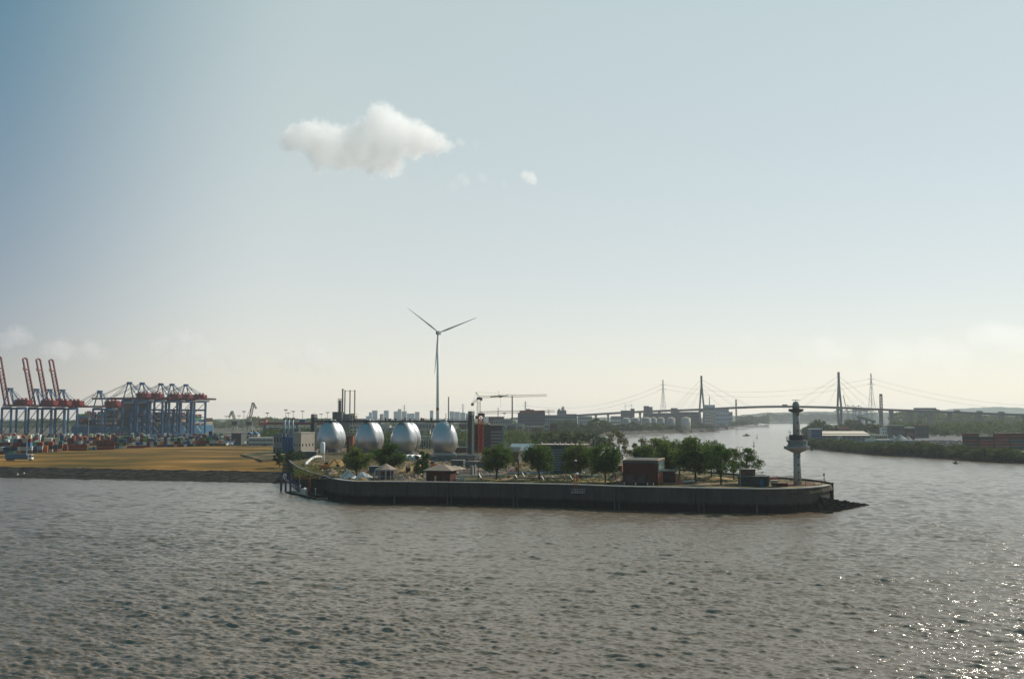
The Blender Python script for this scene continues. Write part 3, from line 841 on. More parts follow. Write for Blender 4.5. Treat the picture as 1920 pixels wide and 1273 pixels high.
# fender posts and ladders on the wall
def wall_s(px):
    best, bs = 1e9, 0
    for i in range(400):
        s = fw_L[-1]*i/399; p = fw_at(s); d_ = abs(p.x - Xp(px, p.y, 5))
        if d_ < best: best, bs = d_, s
    return bs
for px, lad in ((739,0),(842,1),(966,1),(1157,1),(1314,1),(1420,0)):
    s = wall_s(px); p = fw_at(s); q = fw_at(s+0.5); a = math.atan2(q.y-p.y, q.x-p.x)
    m = MB()
    if lad:
        m.box(-0.95,-0.55,-0.5,0,-1.8,7.4); m.box(0.55,0.95,-0.5,0,-1.8,7.4); m.box(-0.95,0.95,-0.45,0,7.2,7.5)
        o = m.part('fender_post', M_STEEL_D, fw)
        r_ = MB()
        for k in range(16): r_.box(-0.5,0.5,-0.2,-0.12,0.2+k*0.45,0.27+k*0.45)
        o2 = r_.part('ladder', M_STEEL_D, fw); o2.location = (p.x,p.y,0); o2.rotation_euler = (0,0,a)
    else:
        m.box(-0.3,0.3,-0.4,0,-1.8,7.3); o = m.part('fender_post', M_STEEL_D, fw)
    o.location = (p.x,p.y,0); o.rotation_euler = (0,0,a)

WA = math.atan2(-38, 143)                                    # the wall's direction
# rocks at the tip
def rock_tip():
    rs = np.random.RandomState(9)
    base = G(1556, 930, 2.0); tip = G(1627, 946.5, 0); b2 = G(1500, 957, 0)
    A = Vector((front_w[-2].x-1, front_w[-2].y, 0)); B = Vector((tip.x, tip.y, 0))
    V, Fq = [], []
    for i in range(700):
        t = rs.rand()**1.2; w = (1-t)
        if rs.rand() < .35:
            # apron along the foot of the wall
            s = fw_L[-1] - 16 + rs.rand()*15; p = fw_at(s); z = rs.rand()*0.8; x, y = p.x + rs.randn()*0.7, p.y - 0.4 - rs.rand()*2.0
        else:
            x = A.x + (B.x-A.x)*t; y = A.y + (B.y-A.y)*t
            off = rs.uniform(-1,1); y += off*w*9 - 2*w; z = max(-0.2, (1-abs(off))*4.4*w + rs.rand()*0.3 - 0.2)
        r = 0.28 + 0.34*rs.rand()
        m = [(x+dx*r*rs.uniform(.7,1.2), y+dy*r*rs.uniform(.7,1.2), z+dz*r*rs.uniform(.6,1)) for dx,dy,dz in ((-1,-1,-.7),(1,-1,-.7),(1,1,-.7),(-1,1,-.7),(-.7,-.7,.6),(.7,-.7,.6),(.7,.7,.6),(-.7,.7,.6))]
        b = len(V); V += m; Fq += [(b+a_,b+b_,b+c_,b+d_) for a_,b_,c_,d_ in ((4,5,6,7),(0,1,5,4),(1,2,6,5),(2,3,7,6),(3,0,4,7))]
    # core of the mound
    b = len(V)
    core = [(A.x-2,A.y-9,-1),(A.x-2,A.y+8,-1),(B.x,B.y,-0.4),(A.x-1.5,A.y-1.5,4.3)]
    V += core; Fq += [(b,b+2,b+3,b+3),(b+2,b+1,b+3,b+3)]
    me = bpy.data.meshes.new('rocks'); me.from_pydata([tuple(v) for v in V], [], [tuple(dict.fromkeys(f)) for f in Fq]); me.materials.append(M_RIPRAP)
    o = bpy.data.objects.new('rocks', me); COL.objects.link(o); tag(o, 'dark riprap rocks sloping into the water at the tip', None, None, 'stuff')
rock_tip()
# pale stones on the slope of the meadow
rs_ = random.Random(4)
m = MB()
for px, py in ((22,884),(33,889),(45,887),(386,889),(390,890),(412,886),(455,884),(350,889),(460,878)):
    p = G(px, py, 2.2); r = 0.5
    m.lathe([(0.02,p.z-0.6),(r*1.1,p.z-0.3),(r*0.9,p.z+0.35),(0.02,p.z+0.6)], 6, p.x, p.y)
m.single('stones', M_CONC_L, 'few pale stones lying on the dark slope below the meadow', None, kind='stuff')

# ---------------------------------------------------------------- lookout tower
def lookout_tower():
    p = G(1495.5, 909, 7.4); d = p.y; k = mpp(d)
    z = lambda py: Zy(py, d)
    root = thing('lookout_tower', 'concrete radar tower with two round platforms standing on the tip of the peninsula', 'tower', (p.x, d, 0))
    M_T = mat('tower_concrete', (0.36,0.36,0.34), 0.85, var=0.25, scale=0.7, streak=1)
    MB().lathe([(1.32,7.2),(1.16,z(849))], 20).part('lower_shaft', M_T, root, True)
    MB().lathe([(1.2,z(849)),(3.9,z(842)),(4.4,z(841)),(4.4,z(836.5)),(3.2,z(836.5))], 12).part('platform', M_CONC, root)
    cab = MB().lathe([(3.35,z(836.5)),(3.35,z(834.5)),(3.0,z(834.2)),(3.0,z(828.5)),(3.4,z(828)),(3.4,z(825)),(1.2,z(825))], 12).part('cabin', M_GREY, root)
    w = MB()
    for i in range(12):
        a = (i+0.5)*math.pi/6
        c, s_ = math.cos(a), math.sin(a)
        q = Vector((c*2.95, s_*2.95, z(833.6)))
        t = Vector((-s_, c, 0))*0.62
        w.add([q-t, q+t, q+t+Vector((0,0,z(829.2)-z(833.6))), q-t+Vector((0,0,z(829.2)-z(833.6)))], [(0,1,2,3)])
    w.part('windows', M_TEAL, cab, stuff=True)
    r = MB()
    for hz in (z(824.8)+0.5, z(824.8)+1.1):
        for i in range(16):
            a, b = i*math.pi/8, (i+1)*math.pi/8
            r.bar((3.3*math.cos(a),3.3*math.sin(a),hz),(3.3*math.cos(b),3.3*math.sin(b),hz),0.09)
    for i in range(16):
        a = i*math.pi/8; r.bar((3.3*math.cos(a),3.3*math.sin(a),z(825)),(3.3*math.cos(a),3.3*math.sin(a),z(824.8)+1.15),0.09)
    r.part('railing', M_STEEL_D, root)
    MB().lathe([(2.4,z(825)),(2.4,z(815)),(1.1,z(814.5))], 12).part('equipment_room', M_GREY_D, root)
    MB().lathe([(1.18,z(815)),(1.12,z(771))], 20).part('upper_shaft', M_T, root, True)
    MB().lathe([(1.15,z(773)),(2.5,z(770.8)),(2.5,z(766.5)),(1.2,z(766.3))], 16).part('upper_platform', M_CONC_D, root)
    MB().lathe([(1.18,z(766.4)),(1.18,z(760)),(1.02,z(756)),(0.7,z(753.2)),(0.02,z(752.6))], 16).part('dome', mat('dome_grey',(0.26,0.27,0.25),0.6), root, True)
    b = MB(); b.cyl((0,0,z(752.8)),(0,0,z(750.4)),0.1); b.box(-1.25,1.25,-0.12,0.12,z(750.6),z(749.6)); b.part('radar_scanner', M_STEEL, root)
    for i, py in enumerate((777,792,807,857,871,885,899)):
        rr = 1.15 if py < 815 else 1.2+0.1*(py-850)/50
        MB().box(-0.2,0.2,-0.12,0.25,z(py+1.6),z(py-1.6)).part('window', M_GLASS, root).location = (0.1, -rr, 0)
    a = MB(); a.bar((-2.6,-0.5,z(825)),(-2.6,-0.5,z(805)),0.1); a.bar((-2.2,-0.8,z(825)),(-2.2,-0.8,z(808)),0.1); a.bar((-3.1,-0.5,z(810)),(-2.0,-0.5,z(810)),0.08)
    a.part('antenna', M_STEEL_D, root)
    MB().box(-0.15,0.15,-0.15,0.15,z(837),z(826)).part('drain_pipe', M_WHITE, root).location = (2.95,-1.7,0)
    l = MB(); l.bar((4.3,-0.5,z(841)),(4.9,-0.5,z(843)),0.12); l.box(4.7,5.1,-0.8,-0.2,z(845.5),z(842)); l.part('signal_lamp', M_STEEL_D, root)
    return p
LT = lookout_tower()
# floor and railing round the tower
fl = [fw_at(fw_L[-1]-s) for s in (3,8,14,20)]
m = MB(); m.prism([(LT.x-6,LT.y-1),(LT.x+3,LT.y-0.5),(LT.x+7,LT.y+3),(LT.x+6,LT.y+8),(LT.x-6,LT.y+8)], 7.30, 7.55)
m.single('platform_slab', mat('red_brown_paving',(0.16,0.06,0.045),0.9), 'red brown paved slab round the foot of the radar tower', 'paving')
m = MB()
pts = [G(1512,909,7.8), G(1528,907.5,7.8), G(1542,905.5,7.8), G(1549,903.5,7.8)]
for a, b in zip(pts[:-1], pts[1:]):
    for z in (8.3, 8.8): m.bar((a.x,a.y+1,z),(b.x,b.y+1,z),0.08)
for a in pts: m.bar((a.x,a.y+1,7.4),(a.x,a.y+1,8.9),0.1)
m.single('railing', M_RUST, 'rust red railing at the tip of the wall beside the radar tower', 'railing')
m = MB(); m.cyl((0,0,0),(0,0,3.0),0.12,n=6); m.lathe([(0.3,2.4),(0.3,3.0),(0.02,3.3)],8)
m.single('beacon', M_STEEL_D, 'small dark beacon post at the end of the flood wall', 'beacon', (pts[-1].x-0.5, pts[-1].y+0.6, 7.6))

# ---------------------------------------------------------------- brick building and annex
def wall_frame(px, py, z=PEN): 
    p = G(px, py, z); return p
def brick_building():
    p0 = G(1168, 908, PEN); q0 = G(1234, 910, PEN)
    w = 12.0; D = 20.0; h = Zy(862, p0.y) - PEN
    root = thing('brick_building', 'flat roofed dark brick building with sunlit teal glazed right side', 'building', (p0.x, p0.y, PEN), WA)
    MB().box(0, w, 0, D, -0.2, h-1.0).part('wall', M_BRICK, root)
    m = MB(); m.box(-0.12, w+0.12, -0.12, D+0.12, h-1.0, h-0.12); m.part('parapet', M_GREY_D, root)
    MB().box(-0.2, w+0.2, -0.2, D+0.2, h-0.12, h+0.06).part('coping', mat('pale_ochre_coping',(0.42,0.31,0.19),0.8), root)
    MB().box(0.6, w-0.6, 0.6, D-0.6, h+0.06, h+0.1).part('roof', M_ROOF_D, root)
    for x0, x1 in ((1.1,4.0),(5.1,7.6)):
        d_ = MB().box(x0, x1, -0.1, 0.1, 0, 3.0).part('door', M_GLASS, root)
        MB().box(x0-0.12, x1+0.12, -0.16, -0.101, 3.0, 3.15).part('frame', M_STEEL_D, d_)
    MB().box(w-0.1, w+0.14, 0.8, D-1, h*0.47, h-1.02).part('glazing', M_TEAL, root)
    MB().box(w-0.05, w+0.05, 0.02, D-0.02, -0.1, h*0.47).part('side_wall', M_BRICK_O, root, label='sunlit orange brick side wall')  # sunlight on this face put into a lighter brick than the front
    for x in (0.6, 4.5, 8.5, 10.5): MB().lathe([(0.16,0),(0.16,0.7),(0.02,0.9)], 8, x, -0.9).part('bollard', M_WHITE, root)
    m = MB(); m.bar((1.9,0.6,h),(1.9,0.6,h+0.9),0.12); m.bar((1.6,0.6,h+0.7),(3.6,0.6,h+1.15),0.32); m.part('roof_lamp', M_WHITE, root)
brick_building()
p0 = G(1248, 906, PEN)
root = thing('annex', 'low brick annex with a flat roof right of the brick building', 'building', (p0.x, p0.y+6, PEN), WA)
MB().box(0,4.3,0,7,0,3.8).part('wall', M_BRICK, root); MB().box(-0.2,4.5,-0.3,7.1,3.8,4.2).part('roof', M_BEIGE, root)
MB().box(0.6,3.4,-0.06,0.04,0,2.6).part('door', M_GLASS, root)
root = thing('brick_gate', 'small sunlit pinkish brick stair with curved top beside the annex', 'stair', (G(1267,908,PEN).x, G(1267,908,PEN).y, PEN), WA)
m = MB(); m.box(0,0.5,0,3.5,0,3.6); m.part('wall', mat('pink_brick',(0.38,0.16,0.12),0.9), root)
for k in range(6):
    MB().box(0.52, 2.6-k*0.36, k*0.5, 3.4, k*0.45, k*0.45+0.43).part('step', mat('pink_brick',(0.38,0.16,0.12),0.9), root)
MB().lathe([(0.02,3.5),(0.55,3.6),(0.5,3.95),(0.02,4.1)], 10, 0.2, 0.3).part('cap', M_CONC_L, root)

# dark low building beside the tower
p0 = G(1386, 911, PEN)
root = thing('pump_house', 'low dark flat roofed building between the rightmost tree and the radar tower', 'building', (p0.x, p0.y+1.5, PEN), WA)
M_DB = mat('dark_render', (0.055,0.052,0.045), 0.9, var=0.2)
MB().box(0,10.0,0,7,-0.1,2.9).part('wall', M_DB, root); MB().box(-0.3,10.3,-0.3,7.3,2.9,3.25).part('roof', M_CONC_D, root)
MB().box(7.0,8.4,-0.06,0.04,0,2.3).part('door', M_STEELBLUE, root)
MB().box(0.3,5.6,2,6,3.25,5.3).part('upper_storey', mat('rust_cladding',(0.13,0.075,0.05),0.85), root); MB().box(0.1,5.8,1.8,6.2,5.3,5.5).part('upper_roof', M_BEIGE, root)
MB().box(3.0,4.4,1.92,2.02,3.9,4.9).part('window', M_GLASS, root)
for k in range(3): MB().box(1.0+k*1.7,2.0+k*1.7,-0.05,0.04,1.2,2.1).part('window', M_GLASS, root)
root = thing('red_boat_trailer', 'white and red launch lying on the wall top behind the low dark building', 'boat', (G(1432,902,7.6).x, G(1432,902,7.6).y, 7.6), WA+0.1)
MB().prism([(-4,-0.9),(2.6,-1.1),(4.6,0),(2.6,1.1),(-4,0.9)], 0.6, 1.5).part('hull', mat('pale_red',(0.45,0.16,0.13),0.6), root)
MB().box(-2.6,0.6,-0.75,0.75,1.5,2.5).part('cabin', M_WHITE, root)
m = MB()
for x in (-3,2): m.box(x-0.15,x+0.15,-0.8,0.8,0,0.6)
m.part('cradle', M_RUST, root)
m = MB(); m.bar((3.2,0,1.5),(3.2,0,3.2),0.08); m.bar((-3.6,0,1.5),(-3.6,0,2.6),0.08); m.bar((3.2,0,3.1),(-3.6,0,2.5),0.05); m.part('mast', M_STEEL, root)
root = thing('crate', 'pale wooden crate on the paving left of the radar tower', 'crate', (G(1452,907,7.5).x, G(1452,907,7.5).y, 7.4), WA)
MB().box(-1.2,1.2,-0.8,0.8,0,1.2).part('body', M_CREAM, root); MB().box(-1.3,1.3,-0.9,0.9,1.2,1.35).part('lid', M_CONC_L, root)
root = thing('brick_planter', 'low red brick wall corner in front of the radar tower', 'wall', (G(1462,911,7.5).x, G(1462,911,7.5).y, 7.4), WA)
MB().box(-2.6,2.6,0,0.4,0,1.0).part('wall', M_BRICK, root); MB().box(2.2,2.6,0.4,3,0,1.3).part('side_wall', mat('pink_brick',(0.38,0.16,0.12),0.9), root)

# ---------------------------------------------------------------- pavilion, pump house
def pavilion():
    p = G(721, 899, PEN); d = p.y + 4
    root = thing('pavilion', 'small round pavilion with a pointed tiled roof behind a glass screen', 'pavilion', (p.x, d, PEN), WA)
    he = Zy(879.5, d)-PEN; hr = Zy(868.5, d)-PEN
    roof = MB().lathe([(4.3,he-0.25),(4.3,he),(0.05,hr)], 8).part('roof', M_ROOF, root)
    MB().lathe([(0.12,hr-0.1),(0.12,hr+0.6),(0.02,hr+0.8)], 6).part('finial', M_STEEL_D, roof)
    MB().lathe([(3.3,0),(3.3,he-0.25)], 8).part('wall', M_BRICK, root)
    for i in range(8):
        a = math.pi/8 + i*math.pi/4
        MB().bar((4.0*math.cos(a),4.0*math.sin(a),0),(4.0*math.cos(a),4.0*math.sin(a),he-0.2),0.2).part('post', M_STEEL, root)
    MB().box(-0.5,0.5,-3.38,-3.1,0,2.1).part('door', M_GLASS, root)
pavilion()
def screen():
    p = G(702, 900, PEN)
    root = thing('glass_screen', 'pale blue framed glass screen in front of the pavilion on the wall', 'screen', (p.x, p.y, PEN), WA)
    for i in range(5): MB().box(i*2.1-0.06,i*2.1+0.06,-0.06,0.06,0,3.5).part('post', M_STEELBLUE_L, root)
    for z in (1.3,3.4): MB().box(0.06,8.34,-0.04,0.04,z,z+0.1).part('rail', M_STEELBLUE_L, root)
screen()
def pump():
    p = G(795.5, 902, PEN); d = p.y
    root = thing('brick_kiosk', 'square brick hut with a pale hipped roof and one light door', 'hut', (p.x, d, PEN), WA)
    he = Zy(880.5, d)-PEN; hr = Zy(872, d)-PEN+0.3
    MB().box(0.4,9.6,0.4,7.6,-0.1,he-0.2).part('wall', M_BRICK, root)
    MB().hip(-0.5,10.5,-0.6,8.6,he-0.2,hr,0.42).part('roof', M_ROOF, root)
    MB().box(-0.4,10.4,-0.5,8.5,he-0.5,he-0.202).part('eaves', M_STEEL_D, root)
    d_ = MB().box(3.6,4.5,0.3,0.45,0,2.0).part('door', mat('tan_door',(0.42,0.33,0.19),0.7), root)
    MB().box(4.3,4.38,0.24,0.3,0.9,1.05).part('handle', M_STEEL, d_)
    MB().box(0.38,0.7,0.36,0.5,0,he-0.5).part('corner_pier', M_CONC, root)
    MB().box(6.6,8.0,0.3,0.42,1.1,2.1).part('window', M_GLASS, root)
pump()
def plate_stack(px, py, label, w=4, h=0.5, dpt=2, m=M_CONC_L):
    p = G(px, py, PEN)
    root = thing('concrete_slab', label, 'slab', (p.x, p.y, PEN), WA)
    MB().box(-w/2,w/2,0,dpt,0.25,0.25+h).part('slab', m, root)
    MB().box(-w/2+.3,-w/2+.7,0.1,dpt-.1,0,0.25).part('block', M_CONC_D, root); MB().box(w/2-.7,w/2-.3,0.1,dpt-.1,0,0.25).part('block', M_CONC_D, root)
plate_stack(852, 901, 'pale concrete slab on blocks right of the hipped roof hut', 5.0)
plate_stack(866, 902, 'short thick pale slab beside the long slab near the hut', 1.6, 1.1, 1.4)
plate_stack(1030, 886, 'pale slab tipped in front of the grey louvred building', 3.0, 0.9, 2.0)

# low walls and kerb strips in the lawn behind the wall
def low_wall(px0, py0, px1, py1, h, label, t=0.5, m=M_CONC_L):
    a = G(px0, py0, PEN); b = G(px1, py1, PEN)
    v = b - a; ang = math.atan2(v.y, v.x); L_ = v.length
    root = thing('low_wall', label, 'wall', (a.x, a.y, PEN), ang, 'low walls behind the flood wall')
    n_ = max(2, int(L_/6))
    for i in range(n_): MB().box(L_*i/n_+0.03, L_*(i+1)/n_-0.03, 0, t, 0, h).part('wall_block', m, root)
low_wall(858, 895, 948, 893, 0.8, 'long pale low wall left of the round tree by the crane', 0.6)
low_wall(952, 888, 1062, 886, 0.7, 'long pale low wall behind the middle round trees', 0.6)
low_wall(962, 897, 1076, 897.5, 0.5, 'grey kerb along the lawn behind the flood wall', 0.5, M_CONC)
low_wall(1090, 893, 1130, 895, 0.7, 'short pale low wall left of the brick building', 0.5)
low_wall(1280, 904, 1306, 903, 0.6, 'short white low wall under the largest dark tree', 0.5, M_WHITE)
low_wall(862, 889, 892, 888, 1.1, 'pinkish low wall around the excavation', 0.6, mat('pink_concrete',(0.48,0.36,0.31),0.9))
low_wall(894, 888, 930, 886.5, 1.4, 'pinkish barrier behind the round tree by the crane', 0.8, mat('pink_concrete',(0.48,0.36,0.31),0.9))

# white slanting hatches along the wall
for i, (px, py) in enumerate(((900,896),(968,897),(1017,899),(1071,899),(981,893))):
    p = G(px, py, PEN)
    root = thing('white_hatch', 'white slanting hatch board behind the flood wall, %s from the left' % ordw(i+1 if i < 4 else 5), 'hatch', (p.x, p.y, PEN), WA, 'white hatches behind the wall')
    m = MB(); m.bar((-0.45,0,1.5),(0.5,0,0.1),0.75,0.14); m.part('board', M_WHITE, root)
    MB().bar((-0.5,0.3,0),(-0.45,0.1,1.45),0.12).part('prop', M_STEEL_D, root)

# navigation light on the wall
def navlight():
    s = wall_s(1082); p = fw_at(s)
    root = thing('navigation_light', 'orange mast with white lamps over a white and red platform hung on the wall', 'beacon', (p.x, p.y, 0), WA)
    M_OM = mat('orange_mast', (0.40,0.13,0.03), 0.6)
    for x in (-0.55,0.4): MB().bar((x,-0.3,6.0),(x,-0.3,11.2),0.24).part('post', M_OM, root)
    MB().bar((-0.1,-0.1,11.0),(-0.1,-0.1,25.0),0.14).part('mast', M_RUST, root)
    for k in range(3): MB().bar((-0.55,-0.3,7.6+k*1.2),(0.4,-0.3,7.6+k*1.2),0.12).part('brace', M_OM, root)
    MB().lathe([(0.02,10.9),(0.5,11.0),(0.55,11.5),(0.02,11.7)],10,0.4,-0.5).part('lamp', M_WHITE, root)
    MB().lathe([(0.02,15.4),(0.45,15.5),(0.45,15.8),(0.02,15.9)],10,-0.1,-0.5).part('lamp', M_WHITE, root)
    MB().box(-1.6,3.2,-1.5,-0.05,4.9,5.15).part('platform', M_STEEL, root)
    r = MB()
    for x in (-1.5,0,1.5,3.1): r.bar((x,-1.45,5.15),(x,-1.45,6.2),0.07)
    for z in (5.7,6.2): r.bar((-1.5,-1.45,z),(3.1,-1.45,z),0.07)
    r.part('railing', M_WHITE, root)
    for x, mm in ((0.5,M_CONC),(1.3,M_RED_B),(2.1,M_CONC),(2.7,M_RED_B)): MB().box(x,x+0.42,-1.56,-1.46,5.2,5.7).part('sign_board', mm, root)
    MB().box(-1.6,-0.6,-1.5,-0.3,5.15,6.4).part('locker', M_CONC_D, root)
    r = MB(); r.bar((1.2,-0.25,-0.5),(1.2,-0.25,5),0.07); r.bar((1.8,-0.25,-0.5),(1.8,-0.25,5),0.07)
    for k in range(12): r.bar((1.2,-0.25,k*0.42),(1.8,-0.25,k*0.42),0.05)
    r.part('ladder', M_STEEL_D, root)
navlight()
# lamp posts on the peninsula
def lamp_post(px, py, top, label, z0=PEN, m=M_STEEL, arms=1, g='lamp posts on the peninsula'):
    p = G(px, py, z0); h = Zy(top, p.y)-z0
    root = thing('lamp_post', label, 'lamp post', (p.x,p.y,z0), 0.3, g)
    MB().cyl((0,0,0),(0,0,h),0.14,0.08,6).part('pole', m, root)
    for i in range(arms):
        sg = 1 if i == 0 else -1
        MB().bar((0,0,h-0.05),(sg*0.9,0,h),0.08).part('arm', m, root)
        MB().box(min(sg*0.6,sg*1.3),max(sg*0.6,sg*1.3),-0.15,0.15,h-0.02,h+0.12).part('lamp_head', M_GREY, root)
lamp_post(1116, 880, 804, 'tall pale pole with a bushy top between trees left of the thin olive tree')
lamp_post(1388, 911, 838, 'pale lamp post in front of the rightmost tree', arms=2)
lamp_post(721, 884, 858, 'short post with a white lamp above the pavilion roof', m=M_WHITE)
lamp_post(921, 897, 872, 'thin grey post right of the concrete column pair') 
lamp_post(897, 899, 868, 'dark sign post beside the concrete column pair', m=M_STEEL_D)
# pair of concrete columns
p = G(886, 891, PEN)
root = thing('concrete_column', 'pale concrete column pair standing in the building site', 'column', (p.x,p.y,PEN), WA)
MB().box(-1.1,0.0,0,1.2,0,3.8).part('column', M_CONC, root); MB().box(0.5,1.2,0.2,1.0,0,4.1).part('column', M_BEIGE, root)

# ---------------------------------------------------------------- heaps and tarpaulins
def heap(name, label, px, py, wpx, hm, dep, m, cat='heap', seed=1, z0=PEN, rough=0.25, kind=None, sharp=1.3):
    p = G(px, py, z0); w = wpx*mpp(p.y)/2
    rs = np.random.RandomState(seed); n = 22
    V = []; Fq = []
    fx = rs.rand(6)*6.28
    for i in range(n+1):
        for j in range(n+1):
            u, v = -1+2*i/n, -1+2*j/n
            r = min(1, (abs(u)**2.2 + abs(v)**2.2)**0.5)
            z = (1-r**sharp)*hm*(0.8+0.25*math.sin(u*3+fx[0])+0.2*math.sin(v*4+fx[1])) 
            z += (rs.rand()-0.5)*rough*hm*(1-r)
            V.append((u*w, v*dep/2, max(-0.1, z)))
    for i in range(n):
        for j in range(n): Fq.append((i*(n+1)+j,(i+1)*(n+1)+j,(i+1)*(n+1)+j+1,i*(n+1)+j+1))
    o = bpy.data.objects.new(name, npmesh(name, np.array(V), np.array(Fq), m, False)); COL.objects.link(o)
    o.location = (p.x, p.y+dep/2*0.7, z0); o.rotation_euler = (0,0,WA)
    tag(o, label, cat, None, kind)
    return o
heap('covered_heap', 'grey white tarpaulin heap just left of the leftmost tree', 651, 897, 36, 2.9, 7, M_TARP, seed=2, rough=0.3)
heap('covered_heap', 'bright white tarpaulin heap between the leftmost tree and the pavilion', 682, 898, 36, 3.6, 7, M_TARP, seed=3, rough=0.3)
heap('soil_heap', 'orange brown sand heap in front of the bright white tarpaulin', 680, 900, 26, 1.2, 3.5, mat('orange_sand',(0.42,0.25,0.11),0.95), seed=14)
heap('rubble_heap', 'brown rubble heap left of the white tarpaulins', 618, 890, 26, 2.6, 9, M_RUBBLE, seed=4, rough=0.8)
heap('rubble_heap', 'rubble heap right of the pavilion with yellow weeds', 758, 900, 40, 1.8, 8, M_RUBBLE, seed=5, rough=0.9)
heap('rubble_heap', 'pale rubble at the foot of the upright shrub', 776, 897, 26, 1.5, 7, M_RUBBLE, seed=6, rough=0.9)
heap('soil_heap', 'dry grassy mound below the two left egg tanks', 630, 874, 56, 3.4, 30, M_SOIL, seed=7, rough=0.4)
heap('soil_heap', 'orange sandy mound behind the pavilion', 770, 884, 56, 3.2, 22, M_SOIL, seed=8, rough=0.3)
heap('soil_heap', 'long gravel bank in front of the round settling tank', 835, 882, 90, 2.0, 20, mixmat('gravel_bank',[(0.17,0.14,0.10),(0.33,0.28,0.22),(0.46,0.40,0.34)],scale=0.35), seed=9, rough=0.5)
heap('rubble_heap', 'brick red rubble strip behind the slabs near the hut', 875, 886, 50, 1.6, 8, mixmat('brick_rubble',[(0.16,0.06,0.045),(0.34,0.17,0.13),(0.50,0.38,0.32)],scale=0.9), seed=10, rough=0.9)
heap('rubble_heap', 'brown rubble pile between leaf shade and the brick building', 1152, 902, 30, 2.2, 8, M_RUBBLE, seed=11, rough=0.8)
heap('soil_heap', 'dry yellow grass mound under the rightmost trees', 1350, 900, 80, 1.0, 14, M_SOIL, seed=12, rough=0.4)
heap('rubble_heap', 'pinkish rubble behind the white willow', 960, 886, 40, 1.6, 10, mixmat('brick_rubble',[(0.16,0.06,0.045),(0.34,0.17,0.13),(0.50,0.38,0.32)],scale=0.9), seed=13, rough=0.9)
# long white tarpaulin roll on the slope
m = MB()
prev = None
for i in range(9):
    t = i/8; px = 572+30*t; py = 871-14*math.sin(t*1.45); p = G(px, py, 8.0)
    q = Vector((p.x, p.y, 8.0 + 1.0*math.sin(t*3.0)))
    if prev is not None: m.cyl(prev, q, 0.7-0.1*math.sin(t*9), 0.7, 8)
    prev = q
m.single('tarpaulin_roll', M_TARP, 'long curved white tarpaulin roll on the slope at the left end of the wall', 'tarpaulin', smooth=True)
# white vessel
p = G(604.5, 864, PEN); h = Zy(829, p.y)-PEN
root = thing('white_silo', 'slim white cylindrical tank on a post in front of the leftmost egg tank', 'tank', (p.x,p.y,PEN))
MB().lathe([(1.25,h*0.42),(1.3,h*0.45),(1.3,h*0.95),(0.9,h),(0.05,h+0.15)], 14).part('vessel', M_WHITE, root, True)
MB().cyl((0.9,-0.6,0),(0.9,-0.6,h*0.47),0.3,n=8).part('post', M_WHITE, root)
MB().cyl((2.6,0,0),(2.6,0,h*0.6),0.15,n=6).part('pipe', M_STEEL, root)
# white tent roofs
p = G(768, 862, PEN)
root = thing('white_tent', 'long low white tent with rounded roof behind the upright shrub', 'tent', (p.x, p.y, PEN), WA)
for i in range(3):
    m = MB(); n_ = 8; w_ = 3.1
    vs = []
    for k in range(n_+1):
        a = math.pi*k/n_
        for y in (0, 7): vs.append((-4.6+i*3.15+w_/2 - w_/2*math.cos(a), y, 1.2+1.5*math.sin(a)))
    m.add(vs, [(2*k,2*k+1,2*k+3,2*k+2)[::-1] for k in range(n_)] + [tuple(range(0,2*n_+2,2))])
    m.part('roof', M_WHITE, root)
    MB().box(-4.6+i*3.15+.05,-4.6+i*3.15+w_-.05,0.1,6.9,0,1.2).part('wall', M_TARP, root)
# teal fronted low building
p = G(729, 850, PEN); d = p.y
root = thing('low_hall', 'low hall with a teal window band in front of the third egg tank', 'building', (p.x,d,PEN), WA)
hh = Zy(832, d)-PEN
MB().box(0,13.2,0,8,0,hh-0.4).part('wall', M_GREY, root); MB().box(-0.3,14.2,-0.6,8.4,hh-0.4,hh).part('roof', M_CONC_L, root)
MB().box(0.8,12.2,-0.08,0.05,hh*0.32,hh*0.66).part('window', M_TEAL, root); MB().box(13.7,14.1,-0.5,-0.1,0,hh-0.4).part('post', M_WHITE, root)
MB().lathe([(0.25,hh),(0.25,hh+0.7),(0.02,hh+0.9)],8,6,2).part('roof_vent', M_STEEL_D, root)

# weeds, debris and site gear
def weeds(name, label, area, n, lm, r0, size, seed, z0=PEN, k=8):
    rs = np.random.RandomState(seed); cs, rad = [], []
    while len(cs) < n:
        px = rs.uniform(area[0], area[1]); py = rs.uniform(area[2], area[3])
        p = G(px, py, z0); cs.append(np.array([p.x, p.y, z0+0.15])); rad.append(r0*(0.5+rs.rand()))
    V, Fq = clump_leaves(rs, cs, rad, [k]*n, size, 0.45)
    V[:,2] = np.maximum(V[:,2], z0-0.05)
    o = bpy.data.objects.new(name, npmesh(name, V, Fq, lm)); COL.objects.link(o); tag(o, label, None, None, 'stuff')
LEAF_DRY = leafmat('dry_weeds', (0.10,0.075,0.022), (0.22,0.155,0.05), 0.3)
weeds('weeds', 'dry yellow weeds over the mounds at the left end of the peninsula', (550,860,866,899), 900, LEAF_DRY, 0.9, 0.5, 21)
weeds('weeds', 'green weeds behind the curved flood wall', (552,640,872,892), 420, LEAF_A, 0.9, 0.5, 22)
weeds('weeds', 'green and yellow weeds along the middle of the flood wall', (880,1500,893,903), 520, LEAF_B, 0.7, 0.4, 23)
weeds('weeds', 'low green growth under the trees', (1000,1430,880,905), 420, LEAF_A, 1.0, 0.5, 24)
